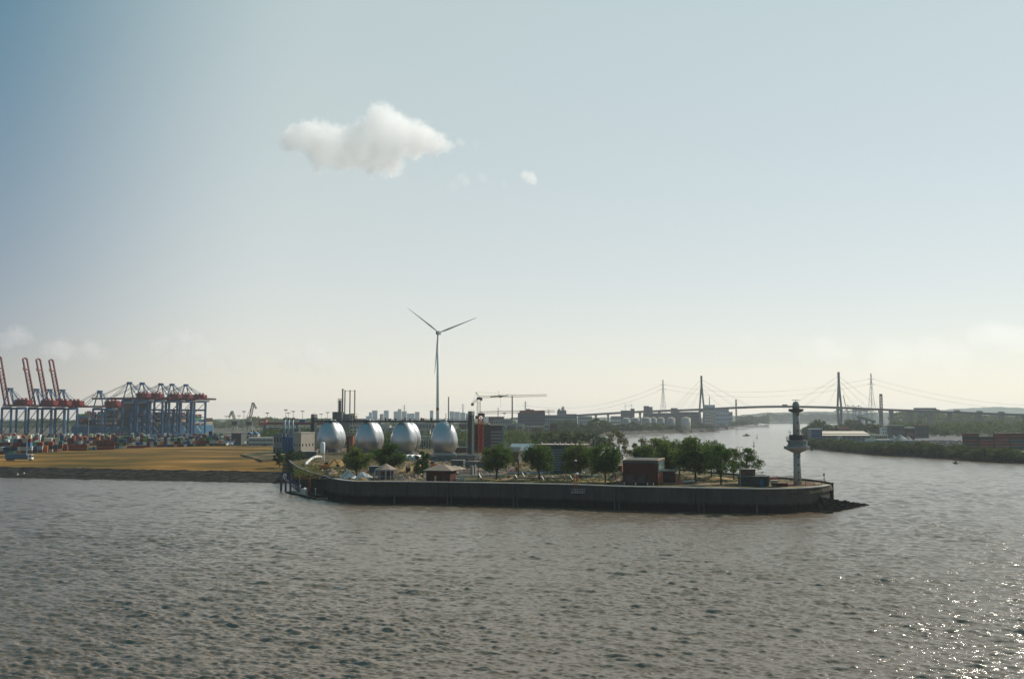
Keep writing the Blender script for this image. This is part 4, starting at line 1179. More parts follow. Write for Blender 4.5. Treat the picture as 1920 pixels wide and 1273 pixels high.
def debris(name, label, area, n, mats_, seed, smax=0.8):
    rs = random.Random(seed); m = MB()
    for i in range(n):
        p = G(rs.uniform(area[0],area[1]), rs.uniform(area[2],area[3]), PEN)
        m.mi = rs.randrange(len(mats_)); a = rs.uniform(0,3); L_ = rs.uniform(0.3,smax*2.2)
        m.bar((p.x,p.y,PEN+0.15),(p.x+L_*math.cos(a),p.y+L_*math.sin(a),PEN+0.15+rs.uniform(0,0.5)), rs.uniform(0.2,smax), rs.uniform(0.15,smax*0.6))
    o = bpy.data.objects.new(name, m.mesh(name, mats_)); COL.objects.link(o); tag(o, label, None, None, 'stuff')
debris('debris', 'broken concrete and timber lying about the building site', (600,800,876,899), 260, [M_CONC_L,M_RUBBLE,M_RUST,M_GREY_D,M_BRICK_O], 31)
debris('debris', 'pipes and planks around the settling tanks', (790,960,862,893), 260, [M_CONC_D,M_STEEL,M_GREY_D,M_RUST,M_CONC_L,M_STEELBLUE], 32, 0.7)
debris('debris', 'odds and ends behind the tree row', (950,1170,878,897), 160, [M_CONC_L,M_RUBBLE,M_GREY_D,M_BRICK], 33)
def site_hut(px, py, w, m, label):
    p = G(px, py, PEN)
    root = thing('site_hut', label, 'hut', (p.x,p.y,PEN), WA, 'site huts')
    MB().box(0,w,0,2.4,0.15,2.6).part('wall', m, root); MB().box(-0.1,w+0.1,-0.1,2.5,2.6,2.75).part('roof', M_CONC_L, root)
    MB().box(0.4,1.3,-0.06,0.04,0.2,2.2).part('door', M_GREY_D, root); MB().box(w-2.2,w-0.8,-0.06,0.04,1.1,2.0).part('window', M_GLASS, root)
site_hut(692, 886, 5.5, M_STEELBLUE, 'blue site hut between the leftmost tree and the pavilion')
site_hut(640, 872, 6, M_CONC, 'grey site hut on the mound below the leftmost egg')
site_hut(922, 872, 6, M_STEELBLUE_L, 'pale blue site hut behind the round tree by the crane')
site_hut(846, 873, 6, M_GREY_D, 'dark site hut in front of the round settling tank')
site_hut(1140, 884, 6, M_BRICK_O, 'orange brown hut behind the forked tree')
def excavator(px, py, label, rz):
    p = G(px, py, PEN)
    root = thing('excavator', label, 'excavator', (p.x,p.y,PEN), rz)
    for x in (-1.1,1.1): MB().box(x-0.3,x+0.3,-1.9,1.9,0,0.85).part('track', M_STEEL_D, root)
    MB().box(-1.3,1.3,-2.2,1.2,1.0,2.1).part('body', M_ORANGE, root); MB().box(-1.25,-0.2,0.0,1.4,2.1,3.1).part('cab', M_GLASS, root)
    MB().bar((0.3,1.0,1.6),(0.3,4.2,4.2),0.45).part('boom', M_ORANGE, root); MB().bar((0.3,4.2,4.2),(0.3,5.8,2.0),0.35).part('arm', M_ORANGE, root)
    MB().box(-0.3,0.9,5.2,6.2,1.2,2.1).part('bucket', M_STEEL_D, root)
excavator(815, 878, 'orange excavator on the gravel bank below the rightmost egg', 1.2)
excavator(610, 880, 'orange excavator on the mound left of the leftmost tree', -1.0)
def reel(px, py, label):
    p = G(px, py, PEN); root = thing('cable_reel', label, 'reel', (p.x,p.y,PEN), 0.5)
    for x in (-0.6,0.5): MB().cyl((x,0,1.3),(x+0.12,0,1.3),1.3,n=16).part('flange', M_RUST, root)
    MB().cyl((-0.5,0,1.3),(0.5,0,1.3),0.8,n=12).part('drum', M_STEEL_D, root)
reel(765, 886, 'rusty cable reel standing on the orange mound behind the pavilion')

# ---------------------------------------------------------------- grey louvred building, glass roof, huts
p = G(1006, 886, PEN); d = p.y
root = thing('grey_hall', 'large grey louvred hall behind the middle round trees', 'building', (p.x,d,PEN), WA)
hh = Zy(834.5, d)-PEN; w_ = 19.0
MB().box(0,w_,0,14,0,hh).part('wall', M_GREY_D, root)
for k in range(9): MB().box(0.3,w_-0.3,-0.18,-0.02,1.0+k*(hh-2.2)/9,1.0+k*(hh-2.2)/9+0.55).part('louvre', M_GREY, root)
MB().box(-0.4,w_+0.4,-0.4,14.4,hh,hh+0.35).part('roof', mat('pinkish_coping',(0.46,0.36,0.31),0.85), root)
for x in (2,7.5,9.6,12,14.5,17): MB().lathe([(0.3,hh+.35),(0.3,hh+1.1),(0.02,hh+1.3)],8,x,1.5).part('roof_vent', M_WHITE, root)
rr = MB()
for k in range(12): rr.bar((0.3+k*1.6,0.2,hh+.3),(0.3+k*1.6,0.2,hh+1.0),0.07)
rr.bar((0.3,0.2,hh+1.0),(17.9,0.2,hh+1.0),0.08); rr.part('railing', M_RUST, root)
p = G(957, 856, PEN); d = p.y
root = thing('glass_roof_hall', 'white walled hall with a pale translucent gable roof', 'building', (p.x,d,PEN), WA)
hh = Zy(843.5, d)-PEN
MB().box(0,14,0,10,0,hh).part('wall', M_CONC_L, root)
M_GR = mat('pale_translucent_roof',(0.50,0.56,0.56),0.4,var=0.08)
for k in range(6): MB().gable(k*2.4-0.6,k*2.4+1.75,-0.6,10.6,hh,hh+3.6,'x').part('roof_panel', M_GR, root)
MB().box(2.5,5.0,-0.06,0.03,0.4,hh-0.6).part('door', M_GLASS, root)
p = G(940, 866, PEN); d = p.y
root = thing('dark_shed', 'dark pitched shed behind the round tree by the crane', 'shed', (p.x,d,PEN), WA)
hh = Zy(846, d)-PEN
MB().box(0,9,0,7,0,hh).part('wall', M_GREY_D, root); MB().gable(-0.4,9.4,-0.6,7.6,hh,hh+2.2,'x').part('roof', M_CONC_D, root)
p = G(840, 848, PEN); d = p.y
root = thing('brown_shed', 'low brown shed with a pale flat roof behind the rightmost egg tank', 'shed', (p.x,d,PEN), WA)
MB().box(0,14,0,6,0,Zy(839,d)-PEN).part('wall', mat('brown_cladding',(0.12,0.055,0.035),0.85), root); MB().box(-0.4,14.4,-0.4,6.4,Zy(839,d)-PEN,Zy(837.3,d)-PEN).part('roof', M_CONC_L, root)

# settling tank
def settling_tank():
    c = G(852, 862, PEN); R0 = 15.5
    root = thing('settling_tank', 'round dark concrete settling tank with a scraper bridge below the egg tanks', 'tank', (c.x, c.y, PEN))
    prof = [(R0,0),(R0,2.3),(R0-0.5,2.3),(R0-0.5,0.9)]
    MB().lathe(prof, 48).part('wall', M_CONC_D, root)
    MB().lathe([(0.02,1.2),(R0-0.52,1.2)], 48).part('water', M_GLASS, root)
    b = MB(); b.box(-R0,R0,-0.7,0.7,2.5,2.7)
    b.part('bridge', M_STEEL, root).rotation_euler = (0,0,-0.5)
    r = MB()
    for s_ in (-0.65,0.65):
        for z in (3.1,3.6): r.bar((-R0,s_,z),(R0,s_,z),0.08)
        for k in range(16): r.bar((-R0+k*2*R0/15,s_,2.7),(-R0+k*2*R0/15,s_,3.65),0.08)
    r.part('railing', M_STEEL, root).rotation_euler = (0,0,-0.5)
    MB().lathe([(1.2,1.2),(1.2,3.2),(0.02,3.6)], 12).part('centre_drive', M_CONC, root)
    for i in range(24):
        a = i*math.pi/12
        MB().box(-0.2,0.2,-0.25,0.25,0,2.25).part('rib', M_CONC_D, root).matrix_local = Matrix.Rotation(a,4,'Z') @ Matrix.Translation((R0+0.15,0,0))
settling_tank()
p = G(892, 876, PEN)
root = thing('settling_tank', 'square grey concrete basin with sloping braces right of the round tank', 'tank', (p.x,p.y,PEN), WA)
MB().box(-5,9,0,0.4,0,2.6).part('wall', M_CONC_D, root); MB().box(-5,-4.6,0.4,10,0,2.6).part('wall', M_CONC_D, root); MB().box(8.6,9,0.4,10,0,2.6).part('wall', M_CONC_D, root)
for a, b in (((-4.5,0.1,2.6),(0,1,4.6)),((0,1,4.6),(5,0.1,2.6)),((0,1,2.6),(0,1,4.6))): MB().bar(a,b,0.25).part('brace', M_CONC, root)

# ---------------------------------------------------------------- digester eggs
def eggs():
    prof = [(1.6,19.9),(2.6,19.6),(4.0,18.7),(5.4,17.2),(6.6,15.2),(7.5,12.9),(8.1,10.4),(8.35,8.3),(8.2,6.3),(7.6,4.2),(6.5,2.3),(5.2,0.9),(4.2,0)]
    from math import pi
    pr = []
    for (r0,z0),(r1,z1) in zip(prof[:-1],prof[1:]):
        for k in range(3): t = k/3; pr.append((r0+(r1-r0)*t, z0+(z1-z0)*t))
    pr.append(prof[-1])
    body = MB().lathe(list(reversed(prof)), 48).mesh('egg_shell', M_EGG, True)
    # the panel seams stand a little proud
    se = MB(); n = 24
    for i in range(n):
        a = 2*pi*i/n; c, s_ = math.cos(a), math.sin(a)
        for (r0,z0),(r1,z1) in zip(prof[1:-2],prof[2:-1]):
            se.add([(r0*c-0.03*s_-0,r0*s_+0.03*c,z0),(r0*c*1.004+0.03*s_,r0*s_*1.004-0.03*c,z0),(r1*c*1.004+0.03*s_,r1*s_*1.004-0.03*c,z1),(r1*c-0.03*s_,r1*s_+0.03*c,z1)],[(0,1,2,3)])
    ring = MB().lathe([(6.9,0),(6.9,1.6),(6.2,1.6)], 40).mesh('egg_base', M_CONC_D)
    cap = MB().lathe([(1.9,19.7),(1.9,20.7),(1.4,21.2),(0.05,21.4)], 16).mesh('egg_cap', M_STEEL)
    spec = [(618,655,'leftmost'),(690,643,'second from the left'),(757,632,'third from the left'),(833,612,'rightmost and nearest')]
    out = []
    for i, (px, d, w) in enumerate(spec):
        r = thing('digester_egg', 'silver egg shaped digester tank in the front row, %s' % w, 'digester tank', (Xp(px,d,16), d, PEN), 0.1*i, 'egg shaped digester tanks')
        for n_, me in (('shell',body),('base_ring',ring),('cap',cap)):
            o = bpy.data.objects.new(n_, me); COL.objects.link(o); o.parent = r
        r.scale = (1,1,1.02)
        out.append((r.location.copy()))
    for px, d, w in ((625.5,690,'left'),(697,678,'second'),(766,667,'third')):
        r = thing('digester_egg', 'silver egg tank in the back row peeping out behind the %s front egg' % {'left':'leftmost','second':'second','third':'third'}[w], 'digester tank', (Xp(px,d,16), d, PEN), 0, 'egg shaped digester tanks')
        for n_, me in (('shell',body),('base_ring',ring),('cap',cap)):
            o = bpy.data.objects.new(n_, me); COL.objects.link(o); o.parent = r
    return out
EGG = eggs()
def walkway():
    d0, d1 = 658, 606
    a = Vector((Xp(589,d0,28), d0, PEN)); b = Vector((Xp(884,d1,28), d1, PEN))
    v = b-a; L_ = v.length; ang = math.atan2(v.y, v.x)
    root = thing('walkway_bridge', 'long dark walkway bridge running across the tops of the egg tanks', 'footbridge', (a.x,a.y,PEN), ang)
    z = 20.6
    n = 30
    MB().box(0,L_,-0.9,0.9,z,z+0.35).part('deck', M_STEEL_D, root)
    MB().box(0,L_,-1.0,-0.85,z-0.7,z).part('girder', M_STEEL_D, root); MB().box(0,L_,0.85,1.0,z-0.7,z).part('girder', M_STEEL_D, root)
    r = MB()
    for s_ in (-0.95,0.95):
        for h in (0.75,1.2): r.bar((0,s_,z+0.35+h),(L_,s_,z+0.35+h),0.07)
        for k in range(n+1): r.bar((L_*k/n,s_,z+0.35),(L_*k/n,s_,z+1.6),0.07)
    r.part('railing', M_STEEL_D, root)
    pi_ = MB()
    for k in range(5): pi_.cyl((0.5,-0.5+0.25*k,z-0.9),(L_,-0.5+0.25*k,z-0.9),0.11,n=6)
    pi_.part('pipes', M_RUST, root, stuff=True)
    rs = random.Random(3)
    for k in range(16):
        x = rs.uniform(4,L_-4); MB().box(x-0.4,x+0.4,-0.4,0.4,z+0.35,z+0.35+rs.uniform(0.8,1.8)).part('valve_box', rs.choice([M_STEEL,M_RED_B,M_CONC,M_RUST]), root)
    def tower(px, d, top, w, label, frame):
        rt = thing('stair_tower', label, 'tower', (Xp(px,d,16), d, PEN), ang)
        h = Zy(top,d)-PEN
        MB().box(-w/2,w/2,-1.6,1.6,0,h-2.2).part('shaft', mat('dark_green_cladding',(0.035,0.045,0.04),0.6), rt)
        MB().box(-w/2-0.1,w/2+0.1,-1.7,1.7,h-2.2,h).part('head_house', M_GREY, rt)
        for k in range(7): MB().box(-w/2-0.03,w/2+0.03,-1.66,-1.6,1.5+k*2.6,1.7+k*2.6).part('floor_band', M_STEEL_D, rt)
        m = MB()
        for x in (-w/2,0,w/2): m.bar((x,0,h),(x,0,h+0.8),0.1)
        m.part('roof_rail', M_STEEL_D, rt)
        if frame: MB().box(-w/2-1.1,-w/2-0.7,-1.4,-1.0,0,h-3).part('column', M_CONC_L, rt)
        return rt
    tower(588.5, 664, 776.5, 2.6, 'dark stair tower at the left end of the egg walkway', False)
    tower(883.5, 604, 771, 2.5, 'dark stair tower at the right end of the egg walkway by the crane', True)
walkway()
p = G(657, 852, PEN)
root = thing('brick_shaft', 'narrow orange brick tower between the two left egg tanks', 'tower', (p.x-1, p.y, PEN), WA)
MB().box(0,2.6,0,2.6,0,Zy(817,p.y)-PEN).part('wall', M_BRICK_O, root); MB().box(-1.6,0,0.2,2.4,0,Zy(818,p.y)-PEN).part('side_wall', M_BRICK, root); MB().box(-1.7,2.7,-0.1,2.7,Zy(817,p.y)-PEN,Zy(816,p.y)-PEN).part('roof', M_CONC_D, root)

# ================================================================== pontoon at the left
def pontoon():
    a = G(541, 922, 0.5); b = G(592, 934, 0.5)
    v = b-a; ang = math.atan2(v.y, v.x); L_ = math.hypot(v.x, v.y)
    root = thing('pontoon', 'floating pontoon with dark piles moored at the left end of the flood wall', 'pontoon', (a.x,a.y,0), ang)
    MB().box(-2.6,L_,0,4.5,-0.5,0.7).part('deck', mat('pontoon_deck',(0.30,0.24,0.18),0.9), root)
    MB().box(-2.65,L_+0.05,-0.35,0,-0.4,0.62).part('fender', mat('black_rubber',(0.012,0.012,0.012),0.9), root)
    MB().box(L_*0.45,L_*0.62,0.3,1.4,0.7,2.8).part('kiosk', M_CONC_L, root)
    MB().lathe([(0.02,2.8),(0.9,2.85),(0.9,3.0),(0.02,3.4)],10,L_*0.53,0.9).part('kiosk_roof', M_WHITE, root)
    MB().box(L_*0.75,L_,0.2,4.2,0.7,1.5).part('bumper', mat('mossy_timber',(0.03,0.032,0.018),0.95), root)
    MB().box(L_*0.28,L_*0.40,2.0,4.0,0.7,2.0).part('red_locker', M_RED_B, root)
    m = MB()
    for x in (L_*0.35, L_*0.9): m.cyl((x,1.0,0.7),(x,1.0,3.6),0.1,n=6); m.lathe([(0.25,3.5),(0.25,3.9),(0.02,4.0)],8,x,1.0)
    m.part('lamp', M_WHITE, root)
    return root
pontoon()
for i, (px, y0, y1, r, mm, lb) in enumerate(((527,920,893,0.5,M_STEEL_D,'dark mooring pile, outermost left in the water by the blue gangway'),(535.5,920,903,0.42,M_STEEL_D,'shorter dark pile under the upper end of the blue gangway'),(544.5,924,887,0.42,M_STEEL_D,'tall black pile in front of the blue gangway'),(561.5,918,889,0.22,M_STEEL,'thin pale pole behind the blue gangway'),(579,932,890,0.55,M_RUST,'thick rusty brown pile at the right end of the pontoon'))):
    p = G(px, y0, 0); t = Zy(y1, p.y)
    root = thing('mooring_pile', lb, 'pile', (p.x,p.y,0))
    MB().cyl((0,0,-3),(0,0,t),r,n=10).part('pile', mm, root); MB().lathe([(r*1.08,t-0.05),(r*1.08,t+0.15),(0.02,t+0.3)],10).part('cap', mm, root)
def gangway():
    a = G(531, 896, 6.0); b = G(561, 921, 1.0)
    a = Vector((a.x, b.y+6, 5.6)); b = Vector((b.x, b.y+1, 0.9))
    root = thing('gangway', 'blue steel lattice gangway sloping down to the pontoon', 'gangway', (0,0,0))
    n = 8
    side = Vector((0.35,0.9,0))*0.9
    for s_, nm in ((-1,'near_truss'),(1,'far_truss')):
        m = MB()
        P0 = [a.lerp(b,i/n)+side*s_ for i in range(n+1)]
        up = Vector((0,0,1.9))
        for i in range(n):
            m.bar(P0[i],P0[i+1],0.16); m.bar(P0[i]+up,P0[i+1]+up,0.16); m.bar(P0[i],P0[i]+up,0.1)
            m.bar(P0[i],P0[i+1]+up,0.1)
        m.bar(P0[n],P0[n]+up,0.1); m.part('truss', mat('deep_blue_steel',(0.008,0.030,0.10),0.8), root)
    m = MB(); m.bar(a,b,1.7,0.12); m.part('walkway', M_STEEL_D, root)
    m = MB()
    m.bar(a,Vector((a.x-3,a.y+14,6.8)),1.5,0.12); m.part('bridge', M_STEEL_D, root)
gangway()

# ================================================================== plant buildings behind the eggs
def block(name, label, cat, px0, px1, top, d, z0, dep, m, roof=None, rows=0, cols=0, wm=None, rz=0, roofh=0.5, win_parts=False, gable=0, wz=(0.55,0.45), group=None, extra=None):
    """a building: walls, roof slab or gable, and window openings in rows"""
    x0 = Xp(px0, d, z0); x1 = Xp(px1, d, z0); w = x1-x0; h = Zy(top, d)-z0
    root = thing(name, label, cat, (x0, d, z0), rz, group)
    MB().box(0,w,0,dep,-0.5,h-(gable or roofh)).part('wall', m, root)
    rm = roof or M_ROOF_D
    if gable: MB().gable(-0.4,w+0.4,-0.5,dep+0.5,h-gable,h,'x' if w > dep else 'y').part('roof', rm, root)
    else: MB().box(-0.25,w+0.25,-0.25,dep+0.25,h-roofh,h).part('roof', rm, root)
    if rows:
        hh = (h-(gable or roofh))/rows
        wm = wm or M_GLASS
        mm = MB()
        for r in range(rows):
            for c in range(cols):
                cw = w/cols
                a = (c*cw+cw*(1-wz[0])/2, c*cw+cw*(1+wz[0])/2, r*hh+hh*(1-wz[1])/2, r*hh+hh*(1+wz[1])/2)
                if win_parts: MB().box(a[0],a[1],-0.07,0.05,a[2],a[3]).part('window', wm, root)
                else: mm.box(a[0],a[1],-0.07,0.05,a[2],a[3])
        if not win_parts: mm.part('windows', wm, root, stuff=True)
        # the sunlit right side has its windows too
        ms = MB(); k = max(1, int(dep/ max(3.0, w/cols)))
        for r in range(rows):
            for c in range(k):
                cw = dep/k
                ms.box(w-0.05,w+0.07,c*cw+cw*(1-wz[0])/2,c*cw+cw*(1+wz[0])/2,r*hh+hh*(1-wz[1])/2,r*hh+hh*(1+wz[1])/2)
        ms.part('side_windows', wm, root, stuff=True)
    return root, w, h, dep
def chimney(px, top, d, w_px, label, z0=5.5, m=M_CONC, band=None, name='chimney', group=None, z1=None):
    h = Zy(top, d)-z0; r = w_px*mpp(d)/2
    root = thing(name, label, 'chimney', (Xp(px,d,(z0+h)/2), d, z0), 0, group)
    MB().cyl((0,0,-0.5),(0,0,h-1.2),r*1.15,r,12).part('shaft', m, root, True)
    MB().lathe([(r*1.12,h-1.2),(r*1.12,h),(r*0.7,h)],12).part('rim', M_STEEL_D, root)
    if band: MB().lathe([(r*1.12,h*0.8),(r*1.08,h*0.88)],12).part('band', band, root)
    return root
# grey house, blue filter house, beige hall
block('grey_house', 'small grey two storey plant house with dark windows left of the blue filters', 'building', 512, 528.5, 813, 640, 6, 12, M_GREY, M_CONC_D, 2, 3, win_parts=True)
x = Xp(528.5, 640); root = thing('blue_filter_house', 'blue filter block with three tall pale blue stacks', 'building', (x, 640, 6))
w_ = Xp(549,640)-x; hb = Zy(819,640)-6
for k in range(4): MB().box(k*w_/4+0.05,(k+1)*w_/4-0.05,0,9,-0.3,hb).part('filter_box', M_STEELBLUE, root)
for px in (530.5,538,546):
    xx = Xp(px,640)-x; ht = Zy(785,640)-6
    s_ = MB().cyl((xx,3,hb),(xx,3,ht),0.62,n=10).part('stack', M_STEELBLUE_L, root, True)
    MB().lathe([(0.75,ht-0.5),(0.75,ht+0.6),(0.5,ht+0.6)],10,xx,3).part('cap', M_STEEL_D, s_)
rt, w_, h_, d_ = block('beige_hall', 'beige plant hall with a sunlit right face behind the blue filters', 'building', 549.5, 567, 810.5, 612, 6.2, 14, M_BEIGE, M_CONC_L, 1, 3, rz=R(-24), wz=(.25,.12))
block('retaining_wall', 'dark low retaining wall with a pale top in front of the beige hall', 'wall', 563, 593, 846, 560, 6.4, 3, M_GREY_D, M_CONC_L, roofh=0.25)
# incinerator plant
rt, w_, h_, d_ = block('incinerator_house', 'tall grey incinerator building above the leftmost eggs', 'building', 640, 655, 776, 1040, 6, 26, M_GREY, M_CONC_D)
rt2, *_ = block('boiler_house', 'dark stepped boiler house left of the incinerator building', 'building', 622.5, 640, 772, 1030, 6, 20, M_GREY_D, M_CONC_D)
m = MB()
for k in range(5): m.cyl((1+k*1.7,5,h_-1.5),(1+k*1.7,5,h_+1.2+0.5*(k%2)),0.5,n=8)
m.part('roof_vents', M_STEEL_D, rt2)
block('cream_stack_house', 'cream block with sunlit face right of the incinerator building', 'building', 655.5, 665, 775, 1042, 6, 16, M_CREAM, M_CONC_L, 4, 2)
block('pale_annex', 'low pale annex right of the cream block', 'building', 665.5, 686, 785, 1045, 6, 14, M_CONC, M_CONC_L)
rt, *_ = block('plant_tower', 'pale plant building visible between the two left eggs', 'building', 655, 676, 797, 900, 6, 16, M_CONC_L, M_CONC, 5, 3)
chimney(642, 729, 1048, 3.0, 'thick grey chimney on the incinerator plant', m=mat('brownish_steel',(0.17,0.15,0.13),0.7))
root = thing('stack_group', 'three thin steel flues linked at the top, right of the thick grey chimney', 'chimney', (Xp(646.5,1050,40),1050,6))
zz = Zy(731,1050)-6
xs = [0, Xp(656,1050,40)-Xp(646.5,1050,40), Xp(665,1050,40)-Xp(646.5,1050,40)]
for xx in xs: MB().cyl((xx,0,0),(xx,0,zz),0.62,n=8).part('flue', mat('brownish_steel',(0.17,0.15,0.13),0.7), root)
MB().bar((xs[0],0,zz-1.2),(xs[2],0,zz-1.2),0.35).part('link', M_STEEL, root)
root = thing('steel_frame_tower', 'open steel scaffold tower left of the thick grey chimney', 'tower', (Xp(637,1044,40),1044,6))
zz = Zy(752,1044)-6; m = MB()
for sx in (-1.6,1.6):
    for sy in (-1.6,1.6): m.bar((sx,sy,30),(sx,sy,zz),0.25)
m.part('frame', M_STEEL, root)
for k in range(5):
    z = 44+ (zz-44)*k/4; MB().box(-1.9,1.9,-1.9,1.9,z-0.35,z).part('platform', M_STEEL, root)
MB().box(-1.2,1.2,-1.2,1.2,0,42).part('core', M_GREY_D, root)

# brick works right of the eggs
block('dark_brick_hall', 'dark brick hall behind the red tower crane', 'building', 888.5, 916, 793, 680, 6.2, 18, M_BRICK, M_ORANGE and mat('pale_ochre_coping',(0.42,0.31,0.19),0.8), 2, 4, roofh=1.2)
block('slate_stair_house', 'dark slate stair house between the brick hall and the louvred building', 'building', 905, 919, 796, 662, 6.2, 12, M_GREY_D, M_CONC_D)
rt, w_, h_, d_ = block('louvred_building', 'grey banded building with an overhanging pale roof right of the tower crane', 'building', 919, 945, 796, 660, 6.2, 14, M_GREY_D, M_BEIGE, roofh=0.6)
for k in range(7): MB().box(0.4,w_-1.6,-0.15,-0.02,1.2+k*2.1,1.2+k*2.1+1.2).part('louvre', M_GREY, rt)
MB().box(w_-1.5,w_-0.1,-0.1,0.02,0.4,h_-1).part('glazing', M_TEAL, rt)

# ---------------------------------------------------------------- tower cranes
def lattice(m, p, q, w, seg, t=0.12, diag=0.09):
    p, q = Vector(p), Vector(q); d = (q-p); L_ = d.length; d.normalize()
    up = Vector((0,0,1)) if abs(d.z) < 0.9 else Vector((1,0,0))
    s = d.cross(up).normalized()*w/2; u = s.cross(d).normalized()*w/2
    cs = [s+u, s-u, -s-u, -s+u]
    for c in cs: m.bar(p+c, q+c, t)
    n = max(1, int(L_/seg))
    for i in range(n):
        a = p+d*(L_*i/n); b = p+d*(L_*(i+1)/n)
        for k in range(4): m.bar(a+cs[k], b+cs[(k+1)%4], diag)
        for k in range(4): m.bar(b+cs[k], b+cs[(k+1)%4], diag)
def tower_crane(px, d, z0, top, w, mm, jib_to, jy1, jm, apex, cj, label, tk=1.0):
    x = Xp(px,d,25); root = thing('tower_crane', label, 'crane', (x,d,z0))
    zt = Zy(top,d)-z0
    a = MB(); lattice(a,(0,0,0),(0,0,zt),w,w*1.05,0.26*tk,0.16*tk); a.part('mast', mm, root)
    MB().box(-w*1.1,w*1.1,-w*1.1,w*1.1,0,0.8).part('base', M_CONC, root)
    a = MB(); a.box(-w*0.6,w*0.6,-w*0.6,w*0.6,zt,zt+1.6); a.part('slewing_unit', M_STEEL_D, root)
    jx = Xp(jib_to,d,30)-x; jz = Zy(jy1,d)-z0
    a = MB(); lattice(a,(0,0,zt+1.8),(jx,0,jz),1.3,2.2,0.2,0.10); a.part('jib', jm, root)
    ax, az = Xp(apex[0],d,30)-x, Zy(apex[1],d)-z0
    a = MB(); a.bar((-0.6,0,zt+1.6),(ax,0,az),0.3); a.bar((0.9,0,zt+1.6),(ax,0,az),0.3); a.part('apex', jm, root)
    cx, cz = Xp(cj[0],d,30)-x, Zy(cj[1],d)-z0
    a = MB(); lattice(a,(0,0,zt+1.4),(cx,0,cz),1.1,2,0.2,0.1); a.part('counter_jib', jm, root)
    MB().box(cx-1.0,cx+0.8,-0.8,0.8,cz-1.4,cz+0.5).part('counterweight', M_CONC_D, root)
    MB().box(1.0,2.6,-0.9,0.9,zt-0.8,zt+1.4).part('cab', M_GREY, root)
    a = MB(); a.bar((ax,0,az),(jx*0.55,0,zt+1.8+(jz-zt-1.8)*0.55+0.9),0.09); a.bar((ax,0,az),(cx,0,cz+0.4),0.09); a.part('tie_bars', M_STEEL, root)
    kx = jx*0.32; a = MB(); a.box(kx-0.8,kx+0.8,-0.5,0.5,jz-1.7,jz-1.0); a.bar((kx,0,jz-1.7),(kx,0,jz-9),0.08); a.part('trolley', M_STEEL_D, root)
    return root, zt
rt, zt = tower_crane(897.5, 700, 6.4, 749, 2.2, M_YEL, 1025, 741, M_YEL, (892,735), (886,757), 'tall cream tower crane with a long jib reaching right over the site')
a = MB(); a.bar((14.5,0,zt+2.2),(20.5,0,zt+2.9),0.9,0.7); a.bar((8,0,zt+1.9),(14,0,zt+2.3),0.8,0.7); a.part('hoist_drum', M_STEEL_D, rt)
a = MB(); xx = Xp(935,700,30)-Xp(897.5,700,30); a.bar((xx,0,zt+3),(xx,0,Zy(732,700)-6.4),0.2); a.box(xx-0.2,xx+1.3,-0.5,0.5,zt+1.8,zt+3.2); a.part('jib_strut', M_WHITE, rt)
tower_crane(901.5, 645, 6.4, 779, 2.9, mat('crane_red',(0.50,0.07,0.02),0.55), 1040, 771, mat('crane_orange_pale',(0.46,0.28,0.20),0.55), (900,771), (894,781), 'shorter tower crane with a thick red mast in front of the brick hall', tk=2.1)

# ---------------------------------------------------------------- wind turbines
def turbine(px, d, z0, hub_py, blade_px, angs, label, tw=(3.6,2.3), band=True, yaw=-0.25):
    h = Zy(hub_py, d)-z0
    root = thing('wind_turbine', label, 'wind turbine', (Xp(px,d,h+z0), d, z0))
    MB().lathe([(tw[0]/2,-1),(tw[1]/2,h-2.0)], 24).part('tower', M_TURB, root, True)
    if band:
        zb0, zb1 = Zy(769.5,d)-z0, Zy(764,d)-z0
        f = lambda z: (tw[0]+(tw[1]-tw[0])*z/h)/2+0.03
        MB().lathe([(f(zb0),zb0),(f(zb1),zb1)], 24).part('red_band', M_RED_B, root)
    k = blade_px*mpp(d)
    n = MB(); n.box(-1.7,1.7,-2.5,5.5,h-1.9,h+1.9); n.part('nacelle', M_GREY, root).rotation_euler = (0,0,yaw)
    hubo = Vector((math.sin(yaw)*4.0, -math.cos(yaw)*4.0, 0))
    n = MB().lathe([(0.02,-1.9),(0.9,-1.6),(1.5,-0.6),(1.6,0.8),(1.5,1.6),(0.02,1.7)], 16)
    o = n.part('hub', M_WHITE, root, True); o.location = (-hubo.x*1.0, hubo.y*0.9, h); o.rotation_euler = (R(90),0,yaw)
    for a in angs:
        b = MB()
        secs = [(0.0,1.0,1.0),(0.03,1.0,1.0),(0.12,1.9,0.75),(0.22,2.15,0.5),(0.45,1.5,0.32),(0.75,0.9,0.2),(0.95,0.5,0.1),(1.0,0.12,0.05)]
        vs = []
        for t,c,th in secs:
            r = 1.2+t*(k-1.2)
            for x_, y_ in ((-0.35*c,0),(0,-th/2),(0.65*c,0),(0,th/2)): vs.append((x_*1.0, y_, r))
        fs = []
        for i in range(len(secs)-1):
            for e in range(4): fs.append((i*4+e,i*4+(e+1)%4,(i+1)*4+(e+1)%4,(i+1)*4+e))
        fs.append((0,1,2,3)); fs.append((28,29,30,31)[::-1])
        b.add(vs,fs)
        o = b.part('blade', M_TURB, root, True)
        o.matrix_local = Matrix.Translation((-hubo.x*1.0, hubo.y*0.9, h)) @ Matrix.Rotation(yaw,4,'Z') @ Matrix.Rotation(R(a),4,'Y')
    return root
turbine(821.3, 1100, 6.0, 624, 79, (-52.5, 70.5, 185.5), 'large white wind turbine with a red band rising behind the egg tanks')
turbine(1173, 5200, 4, 760, 8.5, (-30, 88, 208), 'tiny distant wind turbine over the viaduct, left one of two', band=False, yaw=0)
turbine(1184, 5300, 4, 759.5, 8, (5, 125, 250), 'tiny distant wind turbine over the viaduct, right one of two', band=False, yaw=0)

